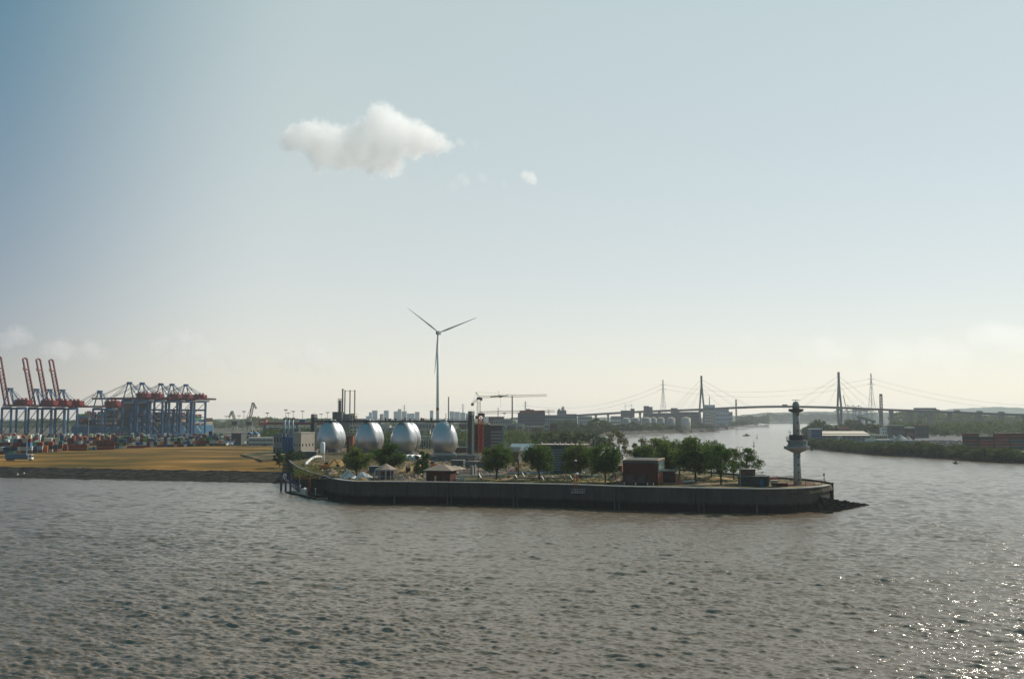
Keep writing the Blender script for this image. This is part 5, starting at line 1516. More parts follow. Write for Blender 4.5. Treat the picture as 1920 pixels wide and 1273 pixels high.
# ================================================================== container terminal
def crane_proto(label, gauge, base, zg, apex_z, boom_up, boom_len, back, house, up_ang=71.5, legw=1.9, stair=False, hm=M_RED):
    """ship to shore crane; +x points to the ship, y along the rails, z = 0 on the quay"""
    root = thing('gantry_crane', label, 'gantry crane', (0,0,0))
    hb = base/2
    for x in (0,-gauge):
        for y in (-hb,hb):
            l = MB().bar((x,y,2.2),(x,y,zg-1.2),legw,legw*0.85).part('leg', M_STEELBLUE, root)
            MB().box(x-1.2,x+1.2,y-3.2,y+3.2,0,1.6).part('bogie', M_STEEL_D, l)
    for x in (0,-gauge):
        MB().box(x-0.9,x+0.9,-hb+0.9,hb-0.9,zg-3.4,zg-1.3).part('portal_beam', M_STEELBLUE, root)
        MB().box(x-0.7,x+0.7,-hb-1,hb+1,1.6,3.0).part('sill_beam', M_STEELBLUE, root)
    for y in (-hb,hb):
        zt = zg*0.52
        MB().bar((0,y,zt),(-gauge,y,zt),0.9,1.0).part('tie_beam', M_STEELBLUE, root)
        MB().bar((0,y,zt+0.5),(-gauge,y,zg-2.5),0.55).part('brace', M_STEELBLUE, root)
        MB().bar((0,y,zt*0.2+2),(-gauge,y,zt-0.5),0.5).part('brace', M_STEELBLUE, root)
        MB().bar((0,y,zg-1.0),(-gauge,y,zg-1.0),0.9,1.2).part('top_beam', M_STEELBLUE, root)
    for y in (-2.6,2.6): MB().box(-gauge-back,5.0,y-0.55,y+0.55,zg,zg+2.1).part('girder', M_RED, root)
    tb = MB()
    for k in range(int((gauge+back+4)/5)): tb.box(-gauge-back+1+k*5,-gauge-back+1.6+k*5,-2.0,2.0,zg+0.3,zg+1.6)
    tb.part('girder_ties', M_RED, root, stuff=True)
    r = MB()
    for y in (-3.6,3.6):
        r.bar((-gauge-back,y,zg+2.9),(4,y,zg+2.9),0.14); r.bar((-gauge-back,y,zg+1.7),(4,y,zg+1.7),0.3)
    r.part('railing', M_RED_B, root)
    x0, x1 = house
    h = MB().box(x1+8,x0,-3.6,3.6,zg+2.1,zg+7.6).part('machinery_house', M_RED, root)
    MB().box(x1,x1+7.96,-3.4,3.4,zg+2.1,zg+7.0).part('electric_room', M_RED_B, root)
    v = MB()
    for k in range(3): v.box(x0-3-k*6.5,x0-1.4-k*6.5,-1.2,1.2,zg+7.6,zg+9.4)
    v.part('roof_vents', M_RED_B, h)
    # apex frame
    for y in (-1,1):
        MB().bar((1.5,y*hb*0.8,zg),(0.5,y*1.4,apex_z),1.0).part('apex_leg', M_STEELBLUE, root)
        MB().bar((-gauge*0.85,y*hb*0.55,zg+1),(-0.2,y*1.4,apex_z),0.75).part('apex_strut', M_STEELBLUE, root)
    MB().box(-2.2,2.2,-2.6,2.6,apex_z-0.6,apex_z+1.0).part('apex_platform', M_STEELBLUE, root)
    s = MB()
    for y in (-2.4,2.4): s.bar((-0.5,y*0.6,apex_z),(-gauge-back*0.55,y,zg+2.4),0.32); s.bar((-0.5,y*0.6,apex_z-1),(-gauge-back*0.2,y,zg+2.4),0.28)
    s.part('back_stays', M_STEELBLUE, root)
    # boom, built level along +x and then raised about its hinge
    bm_ = MB(); L_ = boom_len
    for y in (-2.6,2.6): bm_.box(0.3,L_-3,y-0.55,y+0.55,0,2.2)
    bm_.lathe([(0.02,0)],3) if False else None
    n = 6
    for k in range(n):
        a0, a1 = -math.pi/2+math.pi*k/n, -math.pi/2+math.pi*(k+1)/n
        bm_.bar((L_-3+3.0*math.cos(a0),3.0*math.sin(a0)*0.98,1.1),(L_-3+3.0*math.cos(a1),3.0*math.sin(a1)*0.98,1.1),1.1,2.2)
    for k in range(int(L_/4.5)):
        if k*4.5 < L_*0.74: bm_.box(k*4.5+1,k*4.5+1.5,-2.1,2.1,0.2,1.2); 
    bm_.box(L_*0.76-0.5,L_*0.76+0.5,-2.1,2.1,0.1,2.1)
    boom = bm_.part('boom', M_RED, root)
    w = MB(); 
    for k in range(int(L_*0.74/4.5)): w.bar((k*4.5+1.5,-2.1,0.9),(k*4.5+5.5,2.1,0.9),0.4)
    w.box(1,L_*0.72,3.2,4.0,1.4,1.6)
    w.part('walkway', M_STEEL_D, boom)
    MB().box(L_*0.74,L_*0.8,3.2,4.6,0.3,1.6).part('signal_box', M_ORANGE, boom)
    ang = R(up_ang) if boom_up else 0
    boom.location = (5.0,0,zg+0.05); boom.rotation_euler = (0,-ang,0)
    if boom_up:
        s = MB(); s.bar((0.5,0,apex_z+0.2),(5.0+ (apex_z-zg)/math.tan(R(up_ang))-1,0,apex_z+0.6),0.9); s.part('boom_latch', M_STEELBLUE, root)
    else:
        s = MB()
        for y in (-2.4,2.4):
            s.bar((0,y*0.6,apex_z),(5+L_*0.42,y,zg+2.2),0.45); s.bar((0,y*0.6,apex_z),(5+L_*0.88,y,zg+2.2),0.4)
        s.part('fore_stays', M_STEELBLUE, root)
        MB().box(-gauge-back*0.6,-gauge-back*0.6+4,-2,2,zg-2.6,zg-0.6).part('operator_cab', M_CREAM, root)
    if stair:
        m = MB()
        for k in range(4):
            m.bar((-gauge*0.5-5,-hb-0.9,6+k*9.0),(-gauge*0.5+3,-hb-0.9,13+k*7.5),0.55,0.35)
        m.part('stairway', M_WHITE, root)
        MB().box(-gauge*0.5-1.6,-gauge*0.5+1.6,hb-3,hb,2,zg*0.72).part('lift_shaft', M_STEELBLUE, root)
        MB().bar((0,-hb,zg*0.72),(-gauge,-hb,zg*0.72),1.6,2.2).part('cross_girder', M_STEELBLUE, root)
    return root
CR_ANG = math.atan2(0.47, -0.88)            # boom direction in plan
QX, QY = Xp(118,1191,20), 1191.0
def on_rail(s): return Vector((QX+0.47*s, QY+0.88*s, 5.6))
def s_of(px):
    u = (px-960)/F
    return (QX - u*QY)/(u*0.88-0.47)
GR = 'ship to shore gantry cranes'
ca = crane_proto('blue gantry crane with its red boom raised, second from the left edge', 16, 18, 37.0, 57.0, True, 60, 23, (-13,-35))
first = True
for px, lb in ((69,None),(20,'blue gantry crane at the left edge with its boom cut by the frame'),(94,'blue gantry crane with raised red boom, middle of the three close together'),(118,'blue gantry crane with raised red boom, nearest to the lowered ones')):
    p = on_rail(s_of(px))
    if lb is None: ca.location = p; ca.rotation_euler = (0,0,CR_ANG); ca['group'] = GR
    else: copy_thing(ca, p, CR_ANG, lb, GR)
c5 = crane_proto('shorter blue gantry crane with lowered boom between the raised and the tall ones', 16, 18, 37.0, 57.0, False, 50, 23, (-13,-35))
c5.location = on_rail(s_of(188)); c5.rotation_euler = (0,0,CR_ANG); c5['group'] = GR
cb = crane_proto('tall blue gantry crane with lowered boom, first of the five from the left', 27, 20, 48.0, 69.0, False, 62, 26, (-17,-36), stair=True, legw=2.3)
for i, px in enumerate((243,267,302,323,349)):
    p = on_rail(s_of(px))
    if i == 0: cb.location = p; cb.rotation_euler = (0,0,CR_ANG); cb['group'] = GR
    else: copy_thing(cb, p, CR_ANG, 'tall blue gantry crane with lowered boom, %s of the five from the left' % ordw(i+1), GR)
# far coal cranes behind the right pylon
cz = crane_proto('faint far gantry crane with raised boom behind the right bridge pylon', 27, 20, 48.0, 70.0, True, 58, 26, (-17,-36), up_ang=80)
cz.location = (Xp(1590,3600,30), 3600, 5); cz.rotation_euler = (0,0,R(168)); cz['group'] = 'faint gantry cranes behind the bridge'
for px, lb in ((1600,'faint far gantry crane with lowered boom just right of the right pylon'),(1611,'faint far gantry crane with lowered boom, rightmost by the lattice mast')):
    copy_thing(cb, (Xp(px,3650,30),3650,5), R(172) if px < 1605 else R(150), lb, 'faint gantry cranes behind the bridge')

# ---------------------------------------------------------------- containers
CCOL = {'rust red':(0.20,0.035,0.028),'dark red':(0.12,0.022,0.022),'brown red':(0.15,0.045,0.03),'pale grey':(0.38,0.38,0.36),'white':(0.62,0.60,0.55),'cream':(0.55,0.46,0.30),'dark blue':(0.015,0.04,0.11),'blue':(0.03,0.13,0.27),'black green':(0.018,0.032,0.028),'dark teal':(0.02,0.075,0.085),'pale green':(0.18,0.32,0.22),'bright green':(0.07,0.30,0.08),'orange':(0.46,0.16,0.035),'sea green':(0.09,0.20,0.19)}
CMAT = {k: mat('container_'+k.replace(' ','_'), v, 0.6, var=0.2, scale=1.5, rv=0.12) for k, v in CCOL.items()}
CMESH = {}
def container_mesh(col, L_=12.19):
    key = (col, L_)
    if key in CMESH: return CMESH[key]
    m = MB(); W_, H_ = 2.44, 2.59
    m.box(-W_/2+0.06,W_/2-0.06,0.08,L_-0.06,0.12,H_-0.03)            # body, set in from the frame
    for x in (-W_/2,W_/2-0.16):
        for y in (0,L_-0.16): m.box(x,x+0.16,y,y+0.16,0,H_)          # corner posts
    m.box(-W_/2+.16,W_/2-.16,0,0.14,H_-0.14,H_); m.box(-W_/2+.16,W_/2-.16,0,0.14,0,0.14)
    m.box(-0.03,0.03,0.02,0.08,0.14,H_-0.14)
    me = m.mesh('container_'+col.replace(' ','_'), CMAT[col]); CMESH[key] = me
    return me
rc = random.Random(12)
WEIGHTS = [('rust red',16),('dark red',9),('brown red',8),('pale grey',8),('white',8),('cream',7),('dark blue',9),('blue',6),('black green',10),('dark teal',6),('pale green',5),('bright green',3),('orange',3),('sea green',4)]
def pick():
    t = rc.uniform(0, sum(w for _, w in WEIGHTS))
    for k, w in WEIGHTS:
        t -= w
        if t <= 0: return k
NCON = [0]
TIER = ['bottom','second tier','third tier','fourth tier','fifth tier']
def put_container(x, y, z, rz, col, label, group):
    o = bpy.data.objects.new('shipping_container', container_mesh(col)); COL.objects.link(o)
    o.location = (x,y,z); o.rotation_euler = (0,0,rz); tag(o, label, 'container', group); NCON[0] += 1
def row_of_stacks(pts, rowname, group, ang, tiers, limit, z0=5.6, long_at=(), seed=1, skip=0.04):
    """stacks along a line on the ground, doors to the river; some stacks lie lengthways"""
    n = 0; s_idx = 0
    ax_ = Vector((-math.sin(ang), math.cos(ang), 0))
    P_ = [Vector((p.x,p.y,0)) for p in pts]
    for i in range(len(P_)-1):
        v = P_[i+1]-P_[i]; L_ = v.length; v.normalize(); t = 0
        stp = 2.62/max(0.3, abs(v.x*ax_.y-v.y*ax_.x))
        while t < L_:
            if rc.random() < skip: t += stp; continue
            s_idx += 1
            k = max(1, min(len(TIER), int(round(rc.gauss(tiers, 0.8)))))
            lg = s_idx in long_at
            q = P_[i]+v*t
            for j in range(k):
                col = pick()
                if lg: col = rc.choice(['rust red','rust red','brown red','dark red'])
                if n >= limit: return n
                if lg:
                    put_container(q.x, q.y+1.3, z0+j*2.6, ang-R(90)+rc.uniform(-.02,.02), col, '%s container seen lengthways, %s, %s stack from left, %s' % (col, TIER[j], ordw(s_idx), rowname), group)
                else:
                    put_container(q.x+1.25, q.y, z0+j*2.6, ang+rc.uniform(-0.015,0.015), col, '%s container, %s, %s stack from left, %s' % (col, TIER[j], ordw(s_idx), rowname), group)
                n += 1
            t += stp*4.9 if lg else stp
    return n
# the nearest row on the left, then the rows behind it
GC = 'containers in the terminal yard'
row_of_stacks([G(-2,853,5.6),G(52,852,5.6),G(110,848,5.6),G(172,845,5.6),G(255,841,5.6),G(350,838.5,5.6),G(412,837,5.6)], 'front yard row', GC, R(20), 2.5, 190, long_at=(17,20,24), seed=1)
row_of_stacks([G(-4,842,5.6),G(90,840,5.6),G(200,836,5.6),G(330,833,5.6),G(436,831,5.6)], 'middle yard row', GC, R(20), 2.6, 110, seed=2, skip=0.12)
# right bank: long sides to the river
GB = 'brown containers on the right bank'
for c in range(5):
    for r in range(2):
        for j in range(5 if c != 1 else 4):
            d = 800 + r*3.0 + 0.02*c
            px = 1806 + c*29
            if c == 3 and j == 4 and r == 0: continue
            col = rc.choice(['rust red','brown red','brown red','rust red','dark red','black green','brown red','dark teal' if c > 2 else 'rust red'])
            if r == 1 and j < 3: continue
            put_container(Xp(px,d,10), d, 4.6+j*2.6, R(-90)+R(3), col, '%s container, %s, %s column from left, %s right bank row' % (col, TIER[j], ordw(c+1), ('front','rear')[r]), GB)
# everything further back, joined
def container_mass(name, label, boxes, seed):
    rs = random.Random(seed); cols = list(CMAT)
    m = MB()
    for (x,y,z,ax,ay,L_) in boxes:
        m.mi = cols.index(pick())
        a = Vector((ax,ay,0)); b = Vector((-ay,ax,0))
        c = Vector((x,y,z))
        vs = []
        for dz in (0.02,2.55):
            for e, f in ((0,0),(1,0),(1,1),(0,1)): vs.append(c+a*(L_*e)+b*(2.4*f)+Vector((0,0,dz)))
        m.add(vs, [(3,2,1,0),(4,5,6,7),(0,1,5,4),(1,2,6,5),(2,3,7,6),(3,0,4,7)])
    o = bpy.data.objects.new(name, m.mesh(name, [CMAT[c] for c in cols])); COL.objects.link(o)
    tag(o, label, None, None, 'stuff'); return o
boxes = []
for i in range(420):
    px = rc.uniform(-30,455); t = rc.random()
    d = 860 + 250*t
    k = rc.randint(1,3)
    for j in range(k): boxes.append((Xp(px,d,6),d,5.6+j*2.6,-0.342,0.94,12.1))
container_mass('containers', 'far rows of coloured containers in the terminal yard', boxes, 3)
boxes = []
for i in range(60):
    px = rc.uniform(870,1000); d = rc.uniform(1000,1200)
    for j in range(rc.randint(1,2)): boxes.append((Xp(px,d,6),d,5.6+j*2.6,0.9,-0.3,12.1))
# ---------------------------------------------------------------- container ship
def ship():
    s0, s1 = 52, 276
    off = Vector((-0.88,0.47,0)); rail = Vector((0.47,0.88,0))
    a = on_rail(s0)+off*9; L_ = s1-s0
    root = thing('container_ship', 'huge blue hulled container ship lying behind the gantry cranes', 'ship', (a.x,a.y,0), math.atan2(rail.y,rail.x))
    B = 46; hd = 19
    st = [(0,4),(8,0),(L_-45,0),(L_-18,8),(L_-3,19),(L_,23),(L_-3,27),(L_-18,38),(L_-45,46),(8,46),(0,42)]
    m = MB(); m.prism(st,-1,hd); m.part('hull', mat('ship_blue',(0.03,0.13,0.22),0.5), root)
    MB().prism([(x*1.0,y) for x,y in st],-1.0,2.2).part('boot_top', M_RED, root).scale = (1.0005,1.002,1)
    MB().box(L_*0.36,L_*0.36+9,3,43,hd,hd+34).part('bridge_house', M_GREY_D, root)
    MB().box(L_*0.36-1,L_*0.36+9.5,-1,47,hd+30,hd+33).part('wheelhouse', M_CREAM, root)
    f = MB(); f.box(L_*0.20,L_*0.20+10,12,34,hd,hd+26); f.part('funnel_house', M_GREY_D, root)
    MB().box(L_*0.20+2,L_*0.20+8,18,28,hd+26,hd+33).part('funnel', M_RED_B, root)
    boxes = []
    for b in range(15):
        x = 9+b*13.2
        if L_*0.36-12 < x < L_*0.36+9 or L_*0.20-12 < x < L_*0.20+10: continue
        for r in list(range(0,4))+list(range(15,18)):
            if x > L_-50 and (r < 2 or r > 15): continue
            tt = 7 if x < L_*0.75 else (7 if x < L_-48 else 5)
            for j in range(max(3, tt-rc.randint(0,2))):
                boxes.append((x, 1.2+r*2.5, hd+0.3+j*2.6, 1, 0, 12.1))
    c = container_mass('deck_containers', 'stacks of coloured containers on the deck of the big ship', boxes, 5)
    c.location = root.location; c.rotation_euler = root.rotation_euler
ship()

# ---------------------------------------------------------------- light masts
def light_mast(px, top, d, label, z0=5.6, group='tall light masts of the terminal'):
    h = Zy(top,d)-z0; root = thing('light_mast', label, 'light mast', (Xp(px,d,20),d,z0), 0, group)
    MB().cyl((0,0,0),(0,0,h),0.42,0.25,6).part('pole', M_STEEL, root)
    w = 3.2*mpp(d)
    MB().box(-w,w,-0.8,0.8,h-0.5,h+0.3).part('lamp_frame', M_STEEL, root)
    m = MB()
    for k in range(4): m.box(-w+k*w*0.55,-w+k*w*0.55+0.9,-1.1,-0.8,h-0.9,h+0.2)
    m.part('lamps', M_GREY, root)
for px, top, d, lb in ((166,771,930,'tall light mast in front of the gap between the two crane groups'),(51,812,640,'dark steel pole rising beside the blue trailer truck at the left'),(457,771,1250,'light mast between the two pale harbour cranes'),(448,779,1600,'faint light mast left of the one between the harbour cranes'),(501,774,1250,'light mast over the red gantry beam, leftmost'),(535.5,768,1200,'tallest light mast above the three blue stacks'),(540.5,774,1500,'faint light mast right behind the tallest one'),(549.5,771,1280,'light mast above the beige hall'),(567,770.5,1300,'light mast left of the dark egg stair tower'),(614,773,1350,'light mast above the leftmost egg'),(59,815,700,'thin pole right of the dark steel pole by the trailer'),(424,780,1700,'faint thin mast above the ship bow'),(602,776,1500,'faint light mast left of the one above the leftmost egg')):
    light_mast(px, top, d, lb)
# pale slewing harbour cranes
def harbour_crane(px, d, pts, label, k=1.0):
    z0 = 5.6; x0 = Xp(px,d,20)
    root = thing('harbour_crane', label, 'crane', (x0,d,z0), 0, 'pale slewing harbour cranes')
    M_HC = mat('pale_crane_paint',(0.40,0.38,0.30),0.6)
    q = [Vector((Xp(a,d,20)-x0,0,Zy(b,d)-z0)) for a,b in pts]
    m = MB()
    for sx in (-4,4):
        for sy in (-4,4): m.bar((sx,sy,0),(sx*0.4,sy*0.4,14),1.0)
    m.part('portal', M_HC, root)
    MB().box(-4,4,-3.5,3.5,14,19).part('machine_house', M_STEEL_D, root)
    m = MB(); lattice(m,(0,0,19),q[0],3.0,3.6,0.6,0.4); m.part('jib', M_HC, root)
    m = MB(); lattice(m,q[0],q[1],2.0,3.0,0.55,0.4); m.part('fly_jib', M_HC, root)
    m = MB(); m.bar(q[0],q[2],0.5); m.bar((-2,0,19),q[2],0.8); m.bar((-3,0,19),q[2],0.8); m.part('stay_frame', M_HC, root)
harbour_crane(441, 1450, [(434.5,771),(429,783),(440,786)], 'smaller pale lattice harbour crane left of the light mast')
harbour_crane(468, 1400, [(474,755),(480,766),(463,780)], 'taller pale lattice harbour crane right of the light mast')
# red rail gantry
def red_gantry():
    d = 1210; z0 = 5.6; x0 = Xp(487,d); x1 = Xp(642,d); L_ = x1-x0
    root = thing('rail_gantry_crane', 'long dark red gantry beam on blue legs behind the blue filters', 'gantry crane', (x0,d,z0))
    z1 = Zy(791.5,d)-z0; zb = Zy(796,d)-z0
    MB().box(0,L_,-1.6,1.6,zb,z1).part('girder', M_RED, root)
    for t in (0.06,0.3,0.45,0.62,0.8,0.94): 
        MB().bar((L_*t,0,0),(L_*t,0,zb),1.6,2.4).part('leg', M_STEELBLUE, root)
    MB().box(-1.0,8.0,-3,3,zb-0.4,z1+3.2).part('trolley_cab', mat('signal_red',(0.50,0.07,0.04),0.5), root)
    MB().box(0.5,6.0,-3.2,-3.0,zb+2.2,z1+2.0).part('cab_window', M_CREAM, root)
    MB().box(L_*0.48,L_*0.55,-2,2,z1,z1+3.4).part('winch_house', M_STEELBLUE, root)
red_gantry()
block('teal_hall', 'teal dark hall below the red gantry beam', 'building', 493, 531, 801, 1320, 5.6, 20, M_STEELBLUE, M_GREY, 2, 8, wm=M_GREY_D)
block('yellow_hall', 'sunlit cream hall under the red gantry between the blue stacks and the dark tower', 'building', 552, 606, 798.5, 1330, 5.6, 20, M_CREAM, M_YEL, 1, 9, wm=M_BEIGE)
rt, w_, h_, d_ = block('long_office', 'long low white building with a dark window band at the end of the meadow', 'building', 466, 512, 820, 850, 5.6, 9, M_CONC_L, M_WHITE, 2, 18, win_parts=False, wz=(0.6,0.4))
block('cream_house', 'small cream gabled house left of the long low white building', 'building', 462, 472, 810, 890, 5.6, 8, M_CREAM, M_STEELBLUE, 2, 2, gable=2)
block('cream_house', 'small cream gabled house, right one of the twin houses', 'building', 473, 483, 810, 890, 5.6, 8, M_CREAM, M_STEELBLUE, 2, 2, gable=2)
block('dark_open_shed', 'dark open shed with a red floor at the right end of the container yard', 'shed', 434, 452, 812, 905, 5.6, 12, M_GREY_D, M_BRICK)

# vehicles in the yard
def truck_mesh():
    b = MB(); b.box(-1.2,1.2,2.6,12.0,1.1,3.9)
    return b
def lorry(px, py, col, cab, label, rz=R(-90), z0=5.6, L_=12.5):
    p = G(px, py, z0)
    root = thing('lorry', label, 'lorry', (p.x,p.y,z0), rz, 'lorries parked by the yard')
    MB().box(-1.25,1.25,-L_,-0.6,1.1,3.9).part('trailer', col, root)
    c = MB().box(-1.2,1.2,0.1,2.4,0.7,3.5).part('cab', cab, root)
    MB().box(-1.05,1.05,2.38,2.46,2.1,3.2).part('windscreen', M_GLASS, c); MB().box(1.18,1.24,0.8,2.1,2.1,3.1).part('side_window', M_GLASS, c); MB().box(-1.24,-1.18,0.8,2.1,2.1,3.1).part('side_window', M_GLASS, c)
    MB().box(-1.0,1.0,-L_,1.8,0.75,1.08).part('chassis', M_STEEL_D, root)
    for x in (-1.1,1.1):
        for y in (1.4,-L_+1.2,-L_+2.5,-L_+3.8): MB().cyl((x-0.16,y,0.5),(x+0.16,y,0.5),0.5,n=10).part('wheel', M_STEEL_D, root)
lorry(53, 863.5, mat('slate_blue',(0.07,0.13,0.20),0.6), M_WHITE, 'lorry with a long slate blue trailer and white cab on the meadow edge', z0=5.9)
lorry(440, 835, M_STEELBLUE_L, M_STEELBLUE, 'pale blue lorry at the right end of the container yard')
lorry(385, 836.5, M_WHITE, M_WHITE, 'white lorry parked below the green containers')
def van(px, py, col, label, rz, z0=5.6):
    p = G(px, py, z0)
    root = thing('van', label, 'van', (p.x,p.y,z0), rz, 'pale vans parked by the yard')
    MB().box(-1.0,1.0,-2.6,1.3,0.4,2.5).part('body', col, root); b = MB(); b.prism([(-1.0,0),(1.0,0),(1.0,1),(-1.0,1)],0,1)
    MB().add([(-1,1.3,0.4),(1,1.3,0.4),(1,2.6,0.4),(-1,2.6,0.4),(-1,1.3,2.4),(1,1.3,2.4),(1,2.6,1.3),(-1,2.6,1.3)],[(4,5,6,7),(0,1,5,4)[::-1],(1,2,6,5),(2,3,7,6),(3,0,4,7),(0,3,2,1)]).part('bonnet', col, root)
    MB().box(-0.85,0.85,1.25,1.36,1.5,2.3).part('windscreen', M_GLASS, root)
    for x in (-0.9,0.9):
        for y in (1.6,-1.7): MB().cyl((x-0.13,y,0.36),(x+0.13,y,0.36),0.36,n=8).part('wheel', M_STEEL_D, root)
for i, px in enumerate((397,408,417,425,432)):
    van(px, 835.5+rc.uniform(-.4,.4), rc.choice([M_WHITE,M_CREAM,M_WHITE]), 'pale van parked by the yard road, %s from the left' % ordw(i+1), R(rc.choice((80,-95,170))))
for i, (px,py) in enumerate(((380,838.5),(402,838.2),(415,838.5),(446,837.5),(458,837.5),(470,837),(484,837),(497,837.5))):
    tree('bush', px, py, py-4.5, 9, 5.4, 'small dark bush along the far edge of the meadow, %s from the left' % ordw(i+1), 'bushes along the meadow edge', cat='bush')

# ================================================================== the big bridge
def bridge():
    path = [(960,784,2820),(1040,780.5,2760),(1085,778,2700),(1140,774.7,2620),(1200,771.3,2540),(1260,769,2470),(1316,767,2400),(1380,763.7,2330),(1445,761.7,2270),(1510,762,2230),(1574,763.6,2200),(1620,765.6,2170),(1660,767.3,2150),(1720,769.6,2100),(1780,772,2050),(1850,774.6,2000),(1920,777.2,1950),(2030,781,1880)]
    P_ = [Vector((Xp(a,d,45), d, Zy(b,d))) for a,b,d in path]
    # smooth the line
    Q = []
    for i in range(len(P_)-1):
        p0, p1, p2, p3 = P_[max(0,i-1)], P_[i], P_[i+1], P_[min(len(P_)-1,i+2)]
        for k in range(5):
            t = k/5
            Q.append(0.5*((2*p1)+(p2-p0)*t+(2*p0-5*p1+4*p2-p3)*t*t+(3*p1-p0-3*p2+p3)*t**3))
    Q.append(P_[-1])
    root = thing('cable_stayed_bridge', 'long high cable stayed road bridge with two slender pylons crossing the river', 'bridge', (0,0,0))
    M_BR = mat('bridge_grey', (0.15,0.16,0.165), 0.7, var=0.1, scale=0.05)
    def sweep(half, za, zb, name, m):
        vs, fs = [], []
        for i, q in enumerate(Q):
            d = (Q[min(len(Q)-1,i+1)]-Q[max(0,i-1)]); d.z = 0; d.normalize(); n = Vector((-d.y,d.x,0))
            for s_, z in ((-half,za),(half,za),(half*0.75,zb),(-half*0.75,zb)): vs.append(q+n*s_+Vector((0,0,z)))
        for i in range(len(Q)-1):
            for e in range(4): fs.append((i*4+e,i*4+(e+1)%4,(i+1)*4+(e+1)%4,(i+1)*4+e))
        MB().add(vs,fs).part(name, m, root)
    sweep(8.7, 0.4, -3.4, 'deck', M_BR)
    sweep(8.8, 1.5, 0.42, 'parapet', M_STEEL)
    def at_px(px):
        return min(Q, key=lambda q: abs(q.x - Xp(px, q.y, q.z)))
    # pylons
    tr = Vector((0.6,0.8,0))
    tops = []
    for px, top in ((1316.5,704.5),(1573.5,697.5)):
        q = at_px(px+1); zt = Zy(top,q.y)
        py = bpy.data.objects.new('pylon', MB().bar((q.x,q.y,zt-26),(q.x,q.y,zt),4.2,4.2).mesh('pylon', M_BR)); COL.objects.link(py); py.parent = root
        for s_ in (-1,1):
            m = MB(); m.bar(q+tr*(s_*12.5)+Vector((0,0,-4)), Vector((q.x,q.y,zt-24))+tr*(s_*1.2), 3.6, 3.6); m.part('leg', M_BR, py)
            m = MB(); m.bar(q+tr*(s_*12.5)+Vector((0,0,-3)), Vector((q.x,q.y,4))+tr*(s_*5.0), 4.4, 4.4); m.part('lower_leg', M_BR, py)
        MB().bar(q+tr*-12+Vector((0,0,-5.5)), q+tr*12+Vector((0,0,-5.5)), 3.6, 3.6).part('cross_beam', M_BR, py)
        MB().box(q.x-11,q.x+11,q.y-13,q.y+13,-2,7).part('pier_base', M_CONC_D, py)
        tops.append((q,zt))
    # cables, two planes
    for (q,zt), pxs in zip(tops, (((1262,0.10),(1275,0.30),(1290,.5),(1348,.5),(1378,.3),(1410,.10)),((1480,.10),(1515,.3),(1545,.5),(1605,.5),(1628,.3),(1652,.10)))):
        for cpx, f in pxs:
            e = at_px(cpx)
            for s_ in (-1,1):
                d_ = tr*(s_*8.4)
                MB().cyl(Vector((q.x,q.y,zt-4-(zt-q.z-30)*f)), e+d_+Vector((0,0,1)), 0.11, n=5).part('cable', M_STEEL_D, root)
    # viaduct piers
    for px in (1000,1042,1084,1112,1141,1172,1204,1234,1268,1652,1668,1704,1742,1784,1832,1880,1930):
        q = at_px(px)
        m = MB(); m.box(q.x-2.0,q.x+2.0,q.y-5,q.y+5,-2,q.z-7.0); m.box(q.x-2.4,q.x+2.4,q.y-7.5,q.y+7.5,q.z-7.0,q.z-3.3); m.part('pier', M_BR, root)
    # lorries too small for parts ride on it
    rs = random.Random(8)
    for i, px in enumerate((1752,1798,1838,1873,1470)):
        q = at_px(px)
        t = MB(); t.box(-5,5,-1.2,1.2,0.6,3.6); t.box(5.1,7,-1.1,1.1,0.6,3.0)
        t.single('lorry', [M_GREY_D], 'tiny lorry driving on the bridge deck, %s from the left' % ordw([2,3,4,5,1][i]), 'lorry', (q.x,q.y,q.z+0.5), R(-30), 'lorries on the bridge')
    # gantry tower on the deck
    return Q
BQ = bridge()

# ---------------------------------------------------------------- power line masts and wires
def power_mast(px, top, d, z0, w, label, arms=((0.90,9),(0.80,12)), m=None, group='lattice power masts'):
    h = Zy(top,d)-z0; root = thing('power_mast', label, 'power mast', (Xp(px,d,h),d,z0), 0.4, group)
    mm = m or mat('mast_grey',(0.30,0.30,0.30),0.6)
    b = MB()
    n = 9
    for i in range(n):
        a0, a1 = i/n, (i+1)/n
        w0, w1 = w*(1-a0)**1.5+1.1, w*(1-a1)**1.5+1.1
        cs = ((-1,-1),(1,-1),(1,1),(-1,1))
        for k,(sx,sy) in enumerate(cs):
            b.bar((sx*w0/2,sy*w0/2,h*a0),(sx*w1/2,sy*w1/2,h*a1),0.5)
            tx,ty = cs[(k+1)%4]
            b.bar((sx*w0/2,sy*w0/2,h*a0),(tx*w1/2,ty*w1/2,h*a1),0.28)
            b.bar((sx*w1/2,sy*w1/2,h*a1),(tx*w1/2,ty*w1/2,h*a1),0.28)
    b.part('lattice', mm, root)
    for f, l in arms: MB().bar((-l,0,h*f),(l,0,h*f),0.55,0.7).part('cross_arm', mm, root)
    return Vector((Xp(px,d,h),d,z0+h))
pm1 = power_mast(1243, 712, 2620, 5, 20, 'tall pale lattice power mast left of the left bridge pylon')
pm2 = power_mast(1633, 700, 2350, 5, 20, 'tall pale lattice power mast right of the right bridge pylon')
pm3 = power_mast(2010, 752, 2600, 5, 12, 'distant lattice power mast past the right edge') 
for px, top, d, lb in ((985,752,2900,'faint power mast above the blue building with the red top'),(868,757,3400,'faint power mast between the thin chimney and the tower crane'),(758,759,3600,'faint power mast over the distant skyline left of the turbine'),(934,764,3900,'small faint power mast right of the orange crane'),(1029,767,3500,'small faint power mast left of the castle like silo')):
    power_mast(px, top, d, 5, 9, lb, arms=((0.93,6),(0.82,9)))
